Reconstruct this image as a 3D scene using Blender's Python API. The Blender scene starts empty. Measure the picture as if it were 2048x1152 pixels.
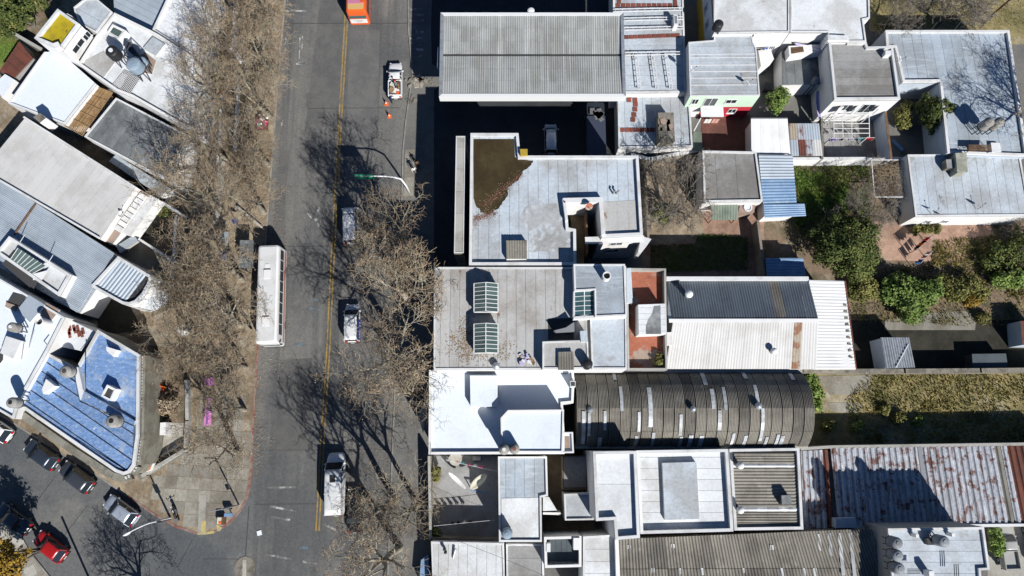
import bpy, bmesh, math, random
from mathutils import Vector, Matrix
from math import sin, cos, pi, radians, hypot, atan2

# ------------------------------------------------------------------ camera, sky, sun, exposure
F = 1400.0; H = 80.0; TH = radians(12.0)          # focal length in pixels of a 2048 wide frame, height, tilt off nadir
SUN_AZ, SUN_EL = 31.0, 37.5                        # shadows run 31 degrees left of up
sc = bpy.context.scene
cam = bpy.data.cameras.new('camera'); camo = bpy.data.objects.new('camera', cam); sc.collection.objects.link(camo)
cam.sensor_width = 36.0; cam.lens = 36.0 * F / 2048.0
camo.location = (0, 0, H); camo.rotation_euler = (TH, 0, 0)
cam.clip_start = 1.0; cam.clip_end = 2000.0
sc.camera = camo
to_sun = Vector((sin(radians(SUN_AZ)) * cos(radians(SUN_EL)), -cos(radians(SUN_AZ)) * cos(radians(SUN_EL)), sin(radians(SUN_EL))))
world = bpy.data.worlds.new('World'); sc.world = world; world.use_nodes = True
wn = world.node_tree.nodes; wl = world.node_tree.links
bg = wn['Background']; sky = wn.new('ShaderNodeTexSky'); sky.sky_type = 'NISHITA'; sky.sun_disc = False
sky.sun_elevation = radians(SUN_EL); sky.sun_rotation = atan2(to_sun.x, to_sun.y)
sky.air_density = 1.0; sky.dust_density = 0.0; sky.ozone_density = 8.0
wl.new(sky.outputs[0], bg.inputs[0]); bg.inputs[1].default_value = 0.05
sl = bpy.data.lights.new('sun', 'SUN'); sl.energy = 5.0; sl.angle = radians(0.5); sl.color = (1.0, 0.97, 0.93)
so = bpy.data.objects.new('sun', sl); sc.collection.objects.link(so); so.location = (30, -50, 60)
so.rotation_euler = to_sun.to_track_quat('Z', 'Y').to_euler()
sc.view_settings.view_transform = 'Standard'; sc.view_settings.look = 'None'
sc.view_settings.exposure = 0.25; sc.view_settings.gamma = 1.0; sc.view_settings.use_curve_mapping = False
sc.cycles.max_bounces = 6; sc.cycles.diffuse_bounces = 1; sc.cycles.transparent_max_bounces = 8

rnd = random.Random(7)
C = sc.collection

# ------------------------------------------------------------------ survey: photo coordinate at a known height -> metres
def W(u, v, z=0.0):
    dx = (u - 1024.0) / F; dy = -(v - 576.0) / F
    d = Vector((dx, dy * cos(TH) + sin(TH), dy * sin(TH) - cos(TH)))
    t = (z - H) / d.z
    return Vector((d.x * t, d.y * t, z))
def WP(pts, z=0.0): return [W(u, v, z) for u, v in pts]

# ------------------------------------------------------------------ mesh building
class MB:
    def __init__(s): s.v = []; s.f = []; s.m = []
    def add(s, vs, fs, m=0):
        b = len(s.v); s.v.extend([tuple(p) for p in vs]); s.f.extend([tuple(b + i for i in f) for f in fs]); s.m.extend([m] * len(fs))
    def quad(s, a, b, c, d, m=0): s.add([a, b, c, d], [(0, 1, 2, 3)], m)
    def prism(s, poly, z0, z1, m=0, mt=None, bottom=True):
        n = len(poly); mt = m if mt is None else mt
        lo = [(p[0], p[1], z0) for p in poly]; hi = [(p[0], p[1], z1) for p in poly]
        s.add(lo + hi, [(i, (i + 1) % n, n + (i + 1) % n, n + i) for i in range(n)], m)
        s.add(hi, [tuple(range(n))], mt)
        if bottom: s.add(lo, [tuple(reversed(range(n)))], m)
    def box(s, c, size, rot=0.0, m=0, mt=None):
        x, y, z = c; a, b, h = size[0] / 2, size[1] / 2, size[2] / 2
        P = [(x + px * cos(rot) - py * sin(rot), y + px * sin(rot) + py * cos(rot)) for px, py in ((-a, -b), (a, -b), (a, b), (-a, b))]
        s.prism(P, z - h, z + h, m, mt)
    def bar(s, p, q, w, h=None, m=0):
        p = Vector(p); q = Vector(q); h = w if h is None else h
        d = (q - p).normalized(); up = Vector((0, 0, 1)) if abs(d.z) < .95 else Vector((1, 0, 0))
        r = d.cross(up).normalized(); u = r.cross(d).normalized()
        o = [r * (w / 2) * a + u * (h / 2) * b for a, b in ((-1, -1), (1, -1), (1, 1), (-1, 1))]
        s.add([p + k for k in o] + [q + k for k in o], [(0, 1, 5, 4), (1, 2, 6, 5), (2, 3, 7, 6), (3, 0, 4, 7), (3, 2, 1, 0), (4, 5, 6, 7)], m)
    def tube(s, pts, rad, n=6, m=0, cap=True):
        pts = [Vector(p) for p in pts]
        if not isinstance(rad, (list, tuple)): rad = [rad] * len(pts)
        vs = []; k = len(pts); r0 = None
        for i, p in enumerate(pts):
            d = (pts[min(i + 1, k - 1)] - pts[max(i - 1, 0)])
            d = d.normalized() if d.length > 1e-6 else Vector((0, 0, 1))
            if r0 is None:
                up = Vector((0, 0, 1)) if abs(d.z) < .9 else Vector((1, 0, 0)); r0 = d.cross(up).normalized()
            else:
                r0 = (r0 - d * r0.dot(d)); r0 = r0.normalized() if r0.length > 1e-6 else d.orthogonal().normalized()
            u = d.cross(r0)
            for j in range(n):
                a = 2 * pi * j / n; vs.append(p + (r0 * cos(a) + u * sin(a)) * rad[i])
        fs = [(i * n + j, i * n + (j + 1) % n, (i + 1) * n + (j + 1) % n, (i + 1) * n + j) for i in range(k - 1) for j in range(n)]
        if cap: fs += [tuple(reversed(range(n))), tuple((k - 1) * n + j for j in range(n))]
        s.add(vs, fs, m)
    def cyl(s, c, r, z0, z1, n=16, m=0, mt=None, r2=None):
        r2 = r if r2 is None else r2
        lo = [(c[0] + r * cos(2 * pi * i / n), c[1] + r * sin(2 * pi * i / n), z0) for i in range(n)]
        hi = [(c[0] + r2 * cos(2 * pi * i / n), c[1] + r2 * sin(2 * pi * i / n), z1) for i in range(n)]
        s.add(lo + hi, [(i, (i + 1) % n, n + (i + 1) % n, n + i) for i in range(n)], m)
        s.add(hi, [tuple(range(n))], m if mt is None else mt); s.add(lo, [tuple(reversed(range(n)))], m)
    def lathe(s, c, prof, n=16, m=0):
        vs = []
        for r, z in prof: vs += [(c[0] + r * cos(2 * pi * i / n), c[1] + r * sin(2 * pi * i / n), c[2] + z) for i in range(n)]
        k = len(prof)
        fs = [(i * n + j, i * n + (j + 1) % n, (i + 1) * n + (j + 1) % n, (i + 1) * n + j) for i in range(k - 1) for j in range(n)]
        fs += [tuple(reversed(range(n))), tuple((k - 1) * n + j for j in range(n))]
        s.add(vs, fs, m)
    def build(s, name, mats, parent=None, local=False, smooth=False, loc=None):
        o0 = Vector((0, 0, 0))
        if not local:
            if parent is not None:
                p = parent
                while p is not None: o0 = o0 + p.location; p = p.parent
            elif loc is not None: o0 = Vector(loc)
        me = bpy.data.meshes.new(name)
        me.from_pydata([(x - o0.x, y - o0.y, z - o0.z) for x, y, z in s.v], [], s.f)
        if not isinstance(mats, (list, tuple)): mats = [mats]
        for mm in mats: me.materials.append(mm)
        if len(mats) > 1: me.polygons.foreach_set('material_index', s.m)
        if smooth: me.polygons.foreach_set('use_smooth', [True] * len(s.f))
        me.update()
        o = bpy.data.objects.new(name, me); C.objects.link(o)
        if parent is not None: o.parent = parent
        elif loc is not None: o.location = loc
        return o

def tag(o, label=None, cat=None, group=None, kind=None):
    if label: o['label'] = label
    if cat: o['category'] = cat
    if group: o['group'] = group
    if kind: o['kind'] = kind
    return o
def thing(name, label, cat, loc=(0, 0, 0), rz=0.0, group=None):
    o = bpy.data.objects.new(name, None); o.empty_display_size = .5; C.objects.link(o)
    o.location = loc; o.rotation_euler = (0, 0, rz)
    return tag(o, label, cat, group)
def kids(o): return [c for c in bpy.data.objects if c.parent == o]
KID = {}
def remember(o):
    KID[o.name] = [(c, [(d) for d in kids(c)]) for c in kids(o)]
def copy_tree(o, loc, rot=None, scale=None, label=None, group=None):
    r = o.copy(); C.objects.link(r); r.location = loc
    if rot is not None: r.rotation_euler = rot
    if scale is not None: r.scale = scale
    if label: r['label'] = label
    if group: r['group'] = group
    for c, ds in KID[o.name]:
        k = c.copy(); C.objects.link(k); k.parent = r
        for d in ds:
            e = d.copy(); C.objects.link(e); e.parent = k
    return r

# ------------------------------------------------------------------ polygons
def area2(P): return sum(P[i][0] * P[(i + 1) % len(P)][1] - P[(i + 1) % len(P)][0] * P[i][1] for i in range(len(P)))
def ccw(P):
    P = [Vector((p[0], p[1])) for p in P]
    return P if area2(P) > 0 else P[::-1]
def inset(P, d):
    n = len(P); out = []; ds = d if isinstance(d, (list, tuple)) else [d] * n
    for i in range(n):
        a, b, c = P[i - 1], P[i], P[(i + 1) % n]
        e1 = (b - a).normalized(); e2 = (c - b).normalized()
        n1 = Vector((-e1.y, e1.x)); n2 = Vector((-e2.y, e2.x))
        d1, d2 = ds[i - 1], ds[i]
        cr = e1.x * e2.y - e1.y * e2.x
        if abs(cr) < 1e-3: out.append(b + n1 * d1); continue
        p1 = a + n1 * d1; p2 = b + n2 * d2; w = p2 - p1
        t = (w.x * e2.y - w.y * e2.x) / cr
        out.append(p1 + e1 * t)
    return out
def cut_strips(poly, ang, width, off=0.0):
    """cut a flat outline into parallel strips, list of outlines"""
    bm = bmesh.new(); f = bm.faces.new([bm.verts.new((p[0], p[1], 0)) for p in poly])
    d = Vector((cos(ang), sin(ang), 0)); ks = [p[0] * d.x + p[1] * d.y for p in poly]
    lo, hi = min(ks), max(ks); k = lo + width * (.6 + off)
    while k < hi - width * .3:
        bmesh.ops.bisect_plane(bm, geom=bm.verts[:] + bm.edges[:] + bm.faces[:], dist=1e-5, plane_co=d * k, plane_no=d)
        k += width * rnd.uniform(.94, 1.06)
    out = [[Vector((v.co.x, v.co.y)) for v in g.verts] for g in bm.faces]
    bm.free(); return [ccw(o) for o in out if abs(area2(o)) > .12]

# ------------------------------------------------------------------ materials
MT = {}
def mat(name, c, blot=None, stain=None, streak=None, var=.05, rough=.8, bump=.15, bscale=14.0, metal=0.0, spec=.3, coord='w', grain=.10, gscale=9.0, emit=0.0, coat=0.0):
    """blot / stain = (colour, scale, lo, hi, amount); streak = (colour, (sx, sy, sz), lo, hi, amount)"""
    m = bpy.data.materials.new(name); m.use_nodes = True; MT[name] = m
    N = m.node_tree.nodes; L = m.node_tree.links; b = N['Principled BSDF']
    if coord == 'w': src = N.new('ShaderNodeNewGeometry').outputs['Position']
    else: src = N.new('ShaderNodeTexCoord').outputs['Object']
    def noise(scale, detail=5, rough=.62, vec=None, w=0.0):
        n = N.new('ShaderNodeTexNoise'); n.noise_dimensions = '4D'; n.inputs['W'].default_value = w
        n.inputs['Scale'].default_value = scale; n.inputs['Detail'].default_value = detail; n.inputs['Roughness'].default_value = rough
        L.new(vec or src, n.inputs['Vector']); return n.outputs[0]
    def rng(x, lo, hi, a=0.0, bb=1.0):
        r = N.new('ShaderNodeMapRange'); r.interpolation_type = 'SMOOTHSTEP'
        r.inputs[1].default_value = lo; r.inputs[2].default_value = hi; r.inputs[3].default_value = a; r.inputs[4].default_value = bb
        L.new(x, r.inputs[0]); return r.outputs[0]
    def mix(f, a, c2, mode='MIX'):
        x = N.new('ShaderNodeMix'); x.data_type = 'RGBA'; x.blend_type = mode
        L.new(f, x.inputs[0]) if hasattr(f, 'links') else None
        if not hasattr(f, 'links'): x.inputs[0].default_value = f
        if hasattr(a, 'links'): L.new(a, x.inputs[6])
        else: x.inputs[6].default_value = (*a, 1)
        if hasattr(c2, 'links'): L.new(c2, x.inputs[7])
        else: x.inputs[7].default_value = (*c2, 1)
        return x.outputs[2]
    col = tuple(c); k = 0
    for g in (blot, stain):
        k += 1
        if g: col = mix(rng(noise(g[1], 6, .66, w=k * 3.1), g[2], g[3], 0, g[4]), col, g[0])
    if streak:
        mp = N.new('ShaderNodeMapping'); mp.inputs['Scale'].default_value = streak[1]; L.new(src, mp.inputs[0])
        col = mix(rng(noise(1.0, 5, .6, vec=mp.outputs[0], w=9.0), streak[2], streak[3], 0, streak[4]), col, streak[0])
    if grain:
        g = rng(noise(gscale, 4, .7, w=5.5), .25, .75, 1 - grain, 1 + grain)
        cc = N.new('ShaderNodeCombineColor'); [L.new(g, cc.inputs[i]) for i in range(3)]
        col = mix(1.0, col, cc.outputs[0], 'MULTIPLY')
    if var:
        oi = N.new('ShaderNodeObjectInfo'); g = rng(oi.outputs['Random'], 0, 1, 1 - var, 1 + var)
        cc = N.new('ShaderNodeCombineColor'); [L.new(g, cc.inputs[i]) for i in range(3)]
        col = mix(1.0, col, cc.outputs[0], 'MULTIPLY')
    if hasattr(col, 'links'): L.new(col, b.inputs['Base Color'])
    else: b.inputs['Base Color'].default_value = (*col, 1)
    b.inputs['Roughness'].default_value = rough; b.inputs['Metallic'].default_value = metal
    b.inputs['Specular IOR Level'].default_value = spec
    if coat: b.inputs['Coat Weight'].default_value = coat; b.inputs['Coat Roughness'].default_value = .05
    if bump:
        bn = N.new('ShaderNodeBump'); bn.inputs['Strength'].default_value = bump; bn.inputs['Distance'].default_value = .05
        L.new(noise(bscale, 4, .6, w=1.7), bn.inputs['Height']); L.new(bn.outputs[0], b.inputs['Normal'])
    if emit: b.inputs['Emission Color'].default_value = (*c, 1); b.inputs['Emission Strength'].default_value = emit
    return m
mat('asphalt', (.168, .165, .153), blot=((.105, .107, .107), .07, .42, .6, .95), stain=((.225, .21, .18), .35, .50, .75, .7), streak=((.088, .09, .092), (.55, .02, 1), .44, .62, .85), grain=.22, gscale=5, bump=.25, bscale=30, var=0, rough=.9)
mat('asphalt_side', (.135, .138, .136), blot=((.088, .095, .10), .09, .40, .6, .95), stain=((.21, .20, .175), .12, .50, .70, .9), grain=.22, gscale=5, bump=.25, bscale=30, var=0, rough=.9)
mat('forecourt_shade_tone', (.05, .053, .058), blot=((.035, .037, .04), .2, .42, .62, .9), grain=.2, var=0, rough=.9)  # dark tone stands in for the shade on the forecourt
mat('patch_asphalt', (.135, .133, .126), blot=((.10, .10, .10), .5, .4, .6, .8), grain=.18, gscale=6, var=.12, rough=.9)
mat('pavement', (.29, .235, .165), blot=((.15, .115, .075), .18, .40, .6, .9), stain=((.37, .33, .27), .5, .52, .72, .8), grain=.3, gscale=2.5, bump=.3, var=.14, rough=.92)
mat('slab', (.29, .275, .235), blot=((.20, .178, .142), .35, .42, .62, .9), grain=.18, gscale=4, var=.16, rough=.92)
mat('slab_light', (.40, .385, .34), blot=((.27, .25, .21), .5, .42, .62, .8), grain=.14, gscale=4, var=.14, rough=.92)
mat('forecourt', (.175, .17, .155), blot=((.12, .12, .115), .2, .42, .62, .9), stain=((.26, .24, .20), .5, .58, .72, .5), grain=.14, gscale=5, var=0, rough=.9)
mat('kerb_grey', (.30, .29, .26), blot=((.2, .19, .16), .8, .4, .6, .8), var=.05)
mat('kerb_red', (.23, .085, .07), blot=((.27, .22, .19), 1.4, .42, .6, .9), var=.05)
mat('kerb_yellow', (.52, .44, .16), blot=((.33, .3, .24), 1.6, .5, .64, .85), var=.05)
mat('line_yellow', (.33, .22, .065), blot=((.15, .13, .10), .7, .46, .64, .9), stain=((.10, .095, .09), 2.5, .54, .72, .8), grain=.25, gscale=5, var=0)
mat('line_white', (.45, .45, .43), blot=((.13, .13, .125), 1.1, .36, .52, .97), grain=.25, gscale=5, var=.1)
mat('line_blue', (.12, .22, .28), blot=((.12, .125, .13), 1.6, .36, .52, .97), var=.1)
mat('soil', (.21, .155, .105), blot=((.095, .085, .05), .4, .42, .6, .9), stain=((.33, .275, .21), .3, .53, .7, .8), grain=.25, gscale=3, bump=.5, bscale=6, var=0, rough=1)
mat('dry_ground', (.31, .255, .125), blot=((.17, .15, .065), .3, .4, .6, .9), stain=((.40, .35, .27), .2, .50, .66, .9), grain=.3, gscale=3, bump=.5, bscale=6, var=0, rough=1)
mat('brick_floor', (.38, .245, .18), blot=((.25, .16, .115), .4, .42, .62, .9), stain=((.40, .32, .24), .3, .53, .7, .8), grain=.25, gscale=3, var=.15, rough=.95)
mat('red_floor', (.16, .07, .052), blot=((.10, .05, .04), .4, .42, .62, .9), grain=.2, gscale=4, var=.12)
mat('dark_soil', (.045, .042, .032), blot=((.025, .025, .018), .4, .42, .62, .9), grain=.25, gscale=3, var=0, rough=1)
# roofs
mat('white_roof', (.73, .79, .85), blot=((.60, .63, .66), .25, .5, .72, .6), stain=((.40, .40, .40), .9, .66, .76, .45), grain=.05, gscale=4, bump=.1, var=.02, rough=.7)
mat('white_dirty', (.69, .715, .73), blot=((.48, .48, .46), .2, .44, .62, .8), stain=((.27, .25, .22), .8, .62, .73, .8), grain=.10, gscale=3.5, var=.045, rough=.75)
mat('silver', (.40, .465, .53), blot=((.29, .32, .345), .2, .40, .62, .9), stain=((.235, .215, .19), .45, .60, .74, .75), streak=((.50, .56, .61), (.3, 2.5, 1), .5, .68, .6), grain=.10, gscale=4, var=.06, rough=.6, bump=.4, bscale=5)
mat('silver_pale', (.50, .56, .615), blot=((.36, .375, .385), .16, .42, .6, .9), stain=((.29, .265, .225), .33, .57, .70, .75), grain=.12, gscale=3.5, var=.05, rough=.65, bump=.6, bscale=4)
mat('grey_membrane', (.31, .31, .305), blot=((.20, .19, .175), .22, .42, .6, .9), stain=((.42, .42, .42), .6, .58, .72, .6), grain=.12, gscale=4, var=.08, rough=.75)
mat('dark_membrane', (.185, .20, .205), blot=((.115, .12, .122), .3, .42, .6, .9), stain=((.31, .325, .33), .5, .52, .68, .85), grain=.14, gscale=4, var=.14, rough=.8)
mat('tan_membrane', (.45, .45, .44), blot=((.29, .265, .23), .16, .44, .62, .85), stain=((.22, .12, .085), .42, .62, .68, .9), streak=((.36, .34, .31), (2.0, .15, 1), .52, .68, .6), grain=.10, gscale=4, var=.05, rough=.75)
mat('worn_grey', (.40, .415, .42), blot=((.30, .30, .29), .5, .42, .6, .9), stain=((.50, .54, .57), .9, .5, .62, .9), grain=.15, gscale=3, var=0)
mat('silver_sky_tint', (.19, .33, .60), blot=((.48, .53, .58), .35, .54, .62, .85), stain=((.70, .74, .79), 2.6, .56, .66, .8), streak=((.33, .46, .68), (1.5, 6, 1), .46, .62, .85), grain=.18, gscale=3, var=.09, rough=.38, bump=.8, bscale=6, metal=.25)  # sky reflection and white glare on silver paint put into the colour
mat('blue_seam', (.075, .10, .14), blot=((.3, .33, .38), 1.2, .5, .6, .7), var=.0, grain=.1)
mat('seam_white', (.7, .7, .7), var=.05)
mat('tar', (.06, .06, .06), var=0)
mat('moss_water', (.068, .05, .024), blot=((.04, .03, .015), .25, .4, .6, .9), stain=((.115, .085, .04), .4, .56, .75, .8), grain=.15, var=0, rough=.3, bump=.05)
mat('yellow_floor', (.42, .33, .012), blot=((.30, .23, .02), .8, .45, .6, .8), stain=((.075, .055, .02), .55, .60, .66, .9), var=0)
mat('orange_floor', (.36, .125, .075), blot=((.36, .29, .235), .5, .50, .58, .95), stain=((.20, .08, .055), .7, .56, .68, .8), grain=.16, gscale=4, var=0)
mat('pink_floor', (.36, .27, .22), blot=((.27, .2, .16), .7, .42, .6, .8), var=.04)
mat('brown_floor', (.20, .15, .09), blot=((.12, .09, .055), .5, .42, .6, .9), var=.06)
mat('deck_grey', (.085, .105, .115), blot=((.065, .08, .09), .5, .42, .6, .8), var=.06)
# sheets
mat('sheet_grey', (.355, .37, .36), blot=((.25, .25, .235), .22, .42, .62, .8), streak=((.44, .45, .43), (3.2, .05, 1), .5, .64, .9), grain=.10, var=.05, rough=.6, bump=.05)
mat('sheet_slate', (.115, .14, .165), blot=((.085, .10, .12), .3, .42, .62, .8), grain=.08, var=.06, rough=.5, bump=.05)
mat('sheet_pale', (.60, .595, .58), blot=((.47, .46, .43), .3, .45, .65, .7), stain=((.38, .24, .16), .35, .68, .74, .5), grain=.05, var=.035, rough=.6, bump=.05)
mat('sheet_white', (.78, .78, .77), blot=((.62, .62, .60), .3, .5, .7, .6), grain=.04, var=.03, rough=.55, bump=.05)
mat('sheet_silver', (.44, .50, .56), blot=((.36, .41, .46), .3, .42, .62, .8), grain=.06, var=.045, rough=.45, bump=.05, metal=.15)
mat('sheet_fibre', (.25, .235, .20), blot=((.15, .14, .12), .35, .42, .62, .8), stain=((.34, .32, .28), .7, .56, .7, .7), grain=.14, var=.05, rough=.85, bump=.1)
mat('sheet_fibre_dark', (.19, .178, .155), blot=((.12, .112, .10), .4, .42, .62, .85), grain=.14, var=.05, rough=.85, bump=.1)
mat('sheet_clear', (.48, .50, .52), blot=((.30, .31, .31), .9, .42, .6, .9), stain=((.64, .66, .68), 1.3, .55, .65, .9), var=.2, rough=.35, bump=.02)
mat('sheet_rusty', (.39, .41, .445), blot=((.16, .065, .045), 1.2, .53, .59, .92), stain=((.58, .60, .63), .9, .52, .7, .9), streak=((.20, .105, .08), (2.8, .5, 1), .55, .63, .85), grain=.24, gscale=4, var=.08, rough=.6, bump=.1)
mat('sheet_rust', (.17, .06, .04), blot=((.10, .045, .035), .6, .42, .62, .8), stain=((.25, .12, .08), 1.2, .6, .7, .7), grain=.15, var=.08, rough=.85, bump=.1)
mat('sheet_rust_patch', (.42, .36, .28), blot=((.28, .13, .07), 1.0, .48, .56, .9), var=.12, rough=.8)
mat('sheet_blue', (.17, .28, .44), blot=((.24, .36, .5), .5, .45, .62, .8), stain=((.36, .42, .48), 1.2, .56, .68, .8), grain=.1, var=.08, rough=.5)
mat('sheet_green', (.20, .24, .19), blot=((.13, .16, .13), .6, .45, .62, .8), grain=.1, var=.12, rough=.8)
# walls
mat('wall_white', (.76, .755, .74), blot=((.58, .56, .52), .4, .5, .72, .6), grain=.04, var=.02)
mat('wall_grey', (.36, .35, .33), blot=((.24, .23, .21), .4, .44, .64, .8), grain=.08, var=.04)
mat('wall_blue_white', (.50, .57, .64), blot=((.42, .47, .52), .4, .44, .64, .8), grain=.05, var=.03)
mat('wall_green', (.56, .72, .56), blot=((.48, .62, .48), .5, .5, .7, .7), grain=.05, var=0)
mat('wall_red', (.50, .03, .05), blot=((.40, .03, .045), .5, .5, .7, .7), grain=.05, var=0)
mat('wall_yellow', (.42, .30, .04), blot=((.28, .2, .04), .5, .45, .65, .8), grain=.08, var=0)
mat('wall_orange', (.62, .19, .03), grain=.06, var=0)
mat('wall_stone', (.25, .24, .20), blot=((.16, .15, .12), .6, .42, .6, .9), stain=((.34, .33, .29), .8, .58, .7, .8), grain=.16, gscale=4, var=.05)
mat('wall_old', (.27, .24, .19), blot=((.15, .13, .10), .4, .42, .6, .9), stain=((.38, .35, .31), .6, .56, .7, .8), grain=.15, var=.05)
mat('coping', (.66, .67, .67), blot=((.48, .47, .44), .5, .46, .66, .8), grain=.07, var=.06)
mat('coping_grey', (.40, .39, .36), blot=((.27, .26, .23), .5, .46, .66, .8), grain=.09, var=.06)
mat('tile_red', (.21, .065, .045), blot=((.28, .15, .12), 1.5, .55, .7, .6), grain=.12, var=.2, rough=.85)
mat('concrete_dirty', (.24, .22, .18), blot=((.12, .11, .09), .9, .44, .6, .9), stain=((.55, .52, .46), .9, .62, .68, .8), grain=.15, var=.05)
mat('chimney_stone', (.27, .27, .22), blot=((.38, .38, .33), 1.5, .48, .6, .9), grain=.15, var=.05)
# hard things, object space
mat('glass_dark', (.02, .026, .032), var=0, grain=0, bump=0, rough=.06, spec=.6, coord='o')
mat('glass_green', (.075, .115, .105), blot=((.11, .15, .14), .6, .42, .6, .8), var=.22, grain=.05, bump=0, rough=.10, spec=.6)
mat('glass_teal', (.05, .11, .12), var=.1, grain=.0, bump=0, rough=.08, spec=.6, coord='o')
mat('metal_white', (.72, .73, .73), var=.03, grain=.04, bump=0, rough=.45)
mat('metal_grey', (.30, .31, .32), var=.05, grain=.08, bump=0, rough=.45, metal=.3)
mat('metal_dark', (.055, .058, .062), var=.05, grain=.1, bump=0, rough=.5)
mat('galv', (.42, .45, .48), blot=((.30, .32, .34), 2, .45, .6, .7), var=.05, grain=.08, bump=0, rough=.4, metal=.4)
mat('tank_grey', (.24, .26, .28), blot=((.18, .19, .2), 1.5, .45, .6, .7), var=.08, grain=.08, bump=0, rough=.6)
mat('tank_black', (.022, .023, .025), var=0, grain=.05, bump=0, rough=.5)
mat('tank_blue', (.22, .29, .36), blot=((.30, .36, .42), 1.2, .45, .6, .8), var=0, grain=.05, bump=0, rough=.6)
mat('tank_cement', (.33, .32, .295), blot=((.22, .21, .19), 1.5, .45, .6, .8), var=.08, grain=.12, bump=.1, rough=.9)
mat('bamboo', (.34, .22, .11), blot=((.22, .13, .06), 2, .42, .6, .8), var=.22, grain=.12, rough=.8)
mat('wood_brown', (.16, .095, .055), blot=((.10, .06, .035), 2, .42, .6, .8), var=.2, grain=.12, rough=.8)
mat('bark', (.36, .325, .25), blot=((.20, .18, .14), 2.2, .42, .58, .9), stain=((.50, .465, .37), 3.0, .54, .66, .9), var=.12, grain=.1, bump=.2, coord='o', rough=.9)
mat('bark_dark', (.19, .17, .14), blot=((.11, .095, .075), 2.2, .42, .58, .9), var=.12, grain=.1, bump=.2, coord='o', rough=.9)
mat('twig', (.33, .255, .165), blot=((.20, .145, .10), .35, .42, .6, .9), var=.18, grain=.2, gscale=2, bump=0, coord='o', rough=.9)
mat('twig_dark', (.235, .205, .17), var=.14, grain=.15, gscale=2, bump=0, coord='o', rough=.9)
mat('dry_leaf', (.32, .235, .15), blot=((.43, .36, .26), 1.3, .45, .6, .9), var=.12, grain=.25, gscale=3, bump=0, coord='o', rough=.9)
mat('leaf_dark', (.115, .145, .04), blot=((.05, .07, .02), .7, .4, .6, .9), stain=((.27, .265, .08), 1.2, .52, .66, .9), var=.08, grain=.25, gscale=2.5, bump=0, coord='o', rough=.7, spec=.2)
mat('leaf_green', (.175, .26, .06), blot=((.085, .135, .035), .8, .42, .6, .9), stain=((.33, .37, .11), 1.4, .52, .66, .9), var=.08, grain=.25, gscale=2.5, bump=0, coord='o', rough=.7, spec=.2)
mat('leaf_olive', (.20, .20, .058), blot=((.10, .10, .034), .8, .42, .6, .9), stain=((.33, .28, .09), 1.4, .54, .68, .8), var=.08, grain=.25, gscale=2.5, bump=0, coord='o', rough=.7, spec=.2)
mat('leaf_yellow', (.34, .215, .03), blot=((.20, .12, .025), .9, .42, .6, .9), stain=((.42, .31, .05), 1.6, .58, .7, .8), var=.08, grain=.2, gscale=2.5, bump=0, coord='o', rough=.7, spec=.2)
mat('grass_green', (.14, .22, .04), blot=((.18, .18, .06), .5, .45, .62, .8), var=0, grain=.3, gscale=3, bump=0, rough=.8)
mat('grass_dry', (.31, .265, .085), blot=((.16, .16, .05), .3, .42, .6, .9), stain=((.17, .215, .06), .45, .52, .66, .85), var=0, grain=.3, gscale=3, bump=0, rough=.9)
def paint(name, c, **k):
    a = dict(coord='o', var=0, grain=.02, bump=0, rough=.32, spec=.5, coat=.35); a.update(k); return mat(name, c, **a)
paint('paint_white', (.78, .78, .78), blot=((.68, .68, .67), 1.2, .45, .65, .5))
paint('paint_white_dirty', (.74, .74, .74), blot=((.50, .48, .44), 2.2, .5, .62, .8), stain=((.22, .21, .2), 3.2, .63, .7, .6), rough=.5, coat=0)
paint('paint_bus', (.66, .67, .67), blot=((.55, .55, .54), .8, .45, .65, .7), stain=((.42, .41, .39), 2.5, .6, .7, .5), rough=.5, coat=0); paint('paint_navy', (.055, .07, .095), metal=.5); paint('paint_graphite', (.085, .095, .11), metal=.5); paint('paint_silver', (.50, .55, .62), metal=.4)
paint('paint_red', (.36, .012, .015)); paint('paint_orange', (.70, .115, .02)); paint('paint_sand', (.62, .40, .15), rough=.5)
paint('paint_blue', (.035, .055, .26)); paint('paint_pink', (.55, .20, .30)); paint('paint_black', (.012, .013, .015))
paint('paint_pinkish', (.55, .24, .16)); paint('paint_purple', (.16, .10, .2)); paint('paint_beige', (.38, .38, .36))
paint('plastic_black', (.02, .02, .022), rough=.6, coat=0); paint('rubber', (.018, .018, .018), rough=.9, coat=0)
paint('rim', (.38, .39, .40), metal=.6); paint('lamp_red', (.45, .01, .012)); paint('lamp_clear', (.65, .66, .68), rough=.1)
paint('plate', (.7, .7, .68), coat=0)
def cloth(name, c): return mat(name, c, coord='o', var=.05, grain=.1, gscale=8, bump=.1, rough=.9, spec=.1)
for n_, c_ in dict(cloth_white=(.72, .71, .68), cloth_pink=(.55, .06, .2), cloth_magenta=(.60, .20, .50), cloth_teal=(.03, .22, .19), cloth_navy=(.02, .025, .06), cloth_black=(.015, .015, .017),
                   cloth_grey=(.16, .16, .17), cloth_orange=(.62, .16, .03), cloth_red=(.5, .02, .02), cloth_blue=(.05, .16, .5), cloth_violet=(.18, .13, .42), cloth_lilac=(.45, .4, .62),
                   cloth_yellow=(.6, .5, .06), cloth_cyan=(.12, .42, .5), cloth_brown=(.10, .06, .04), cloth_cream=(.62, .6, .48), cloth_salmon=(.6, .35, .28), cloth_tarp=(.05, .06, .09)).items(): cloth(n_, c_)
mat('skin', (.42, .25, .17), coord='o', var=0, grain=.03, bump=0, rough=.6)
mat('hair', (.035, .025, .02), coord='o', var=0, grain=.1, bump=0, rough=.7)
mat('cone_orange', (.75, .13, .02), coord='o', var=0, grain=.03, bump=0, rough=.5)
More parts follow.
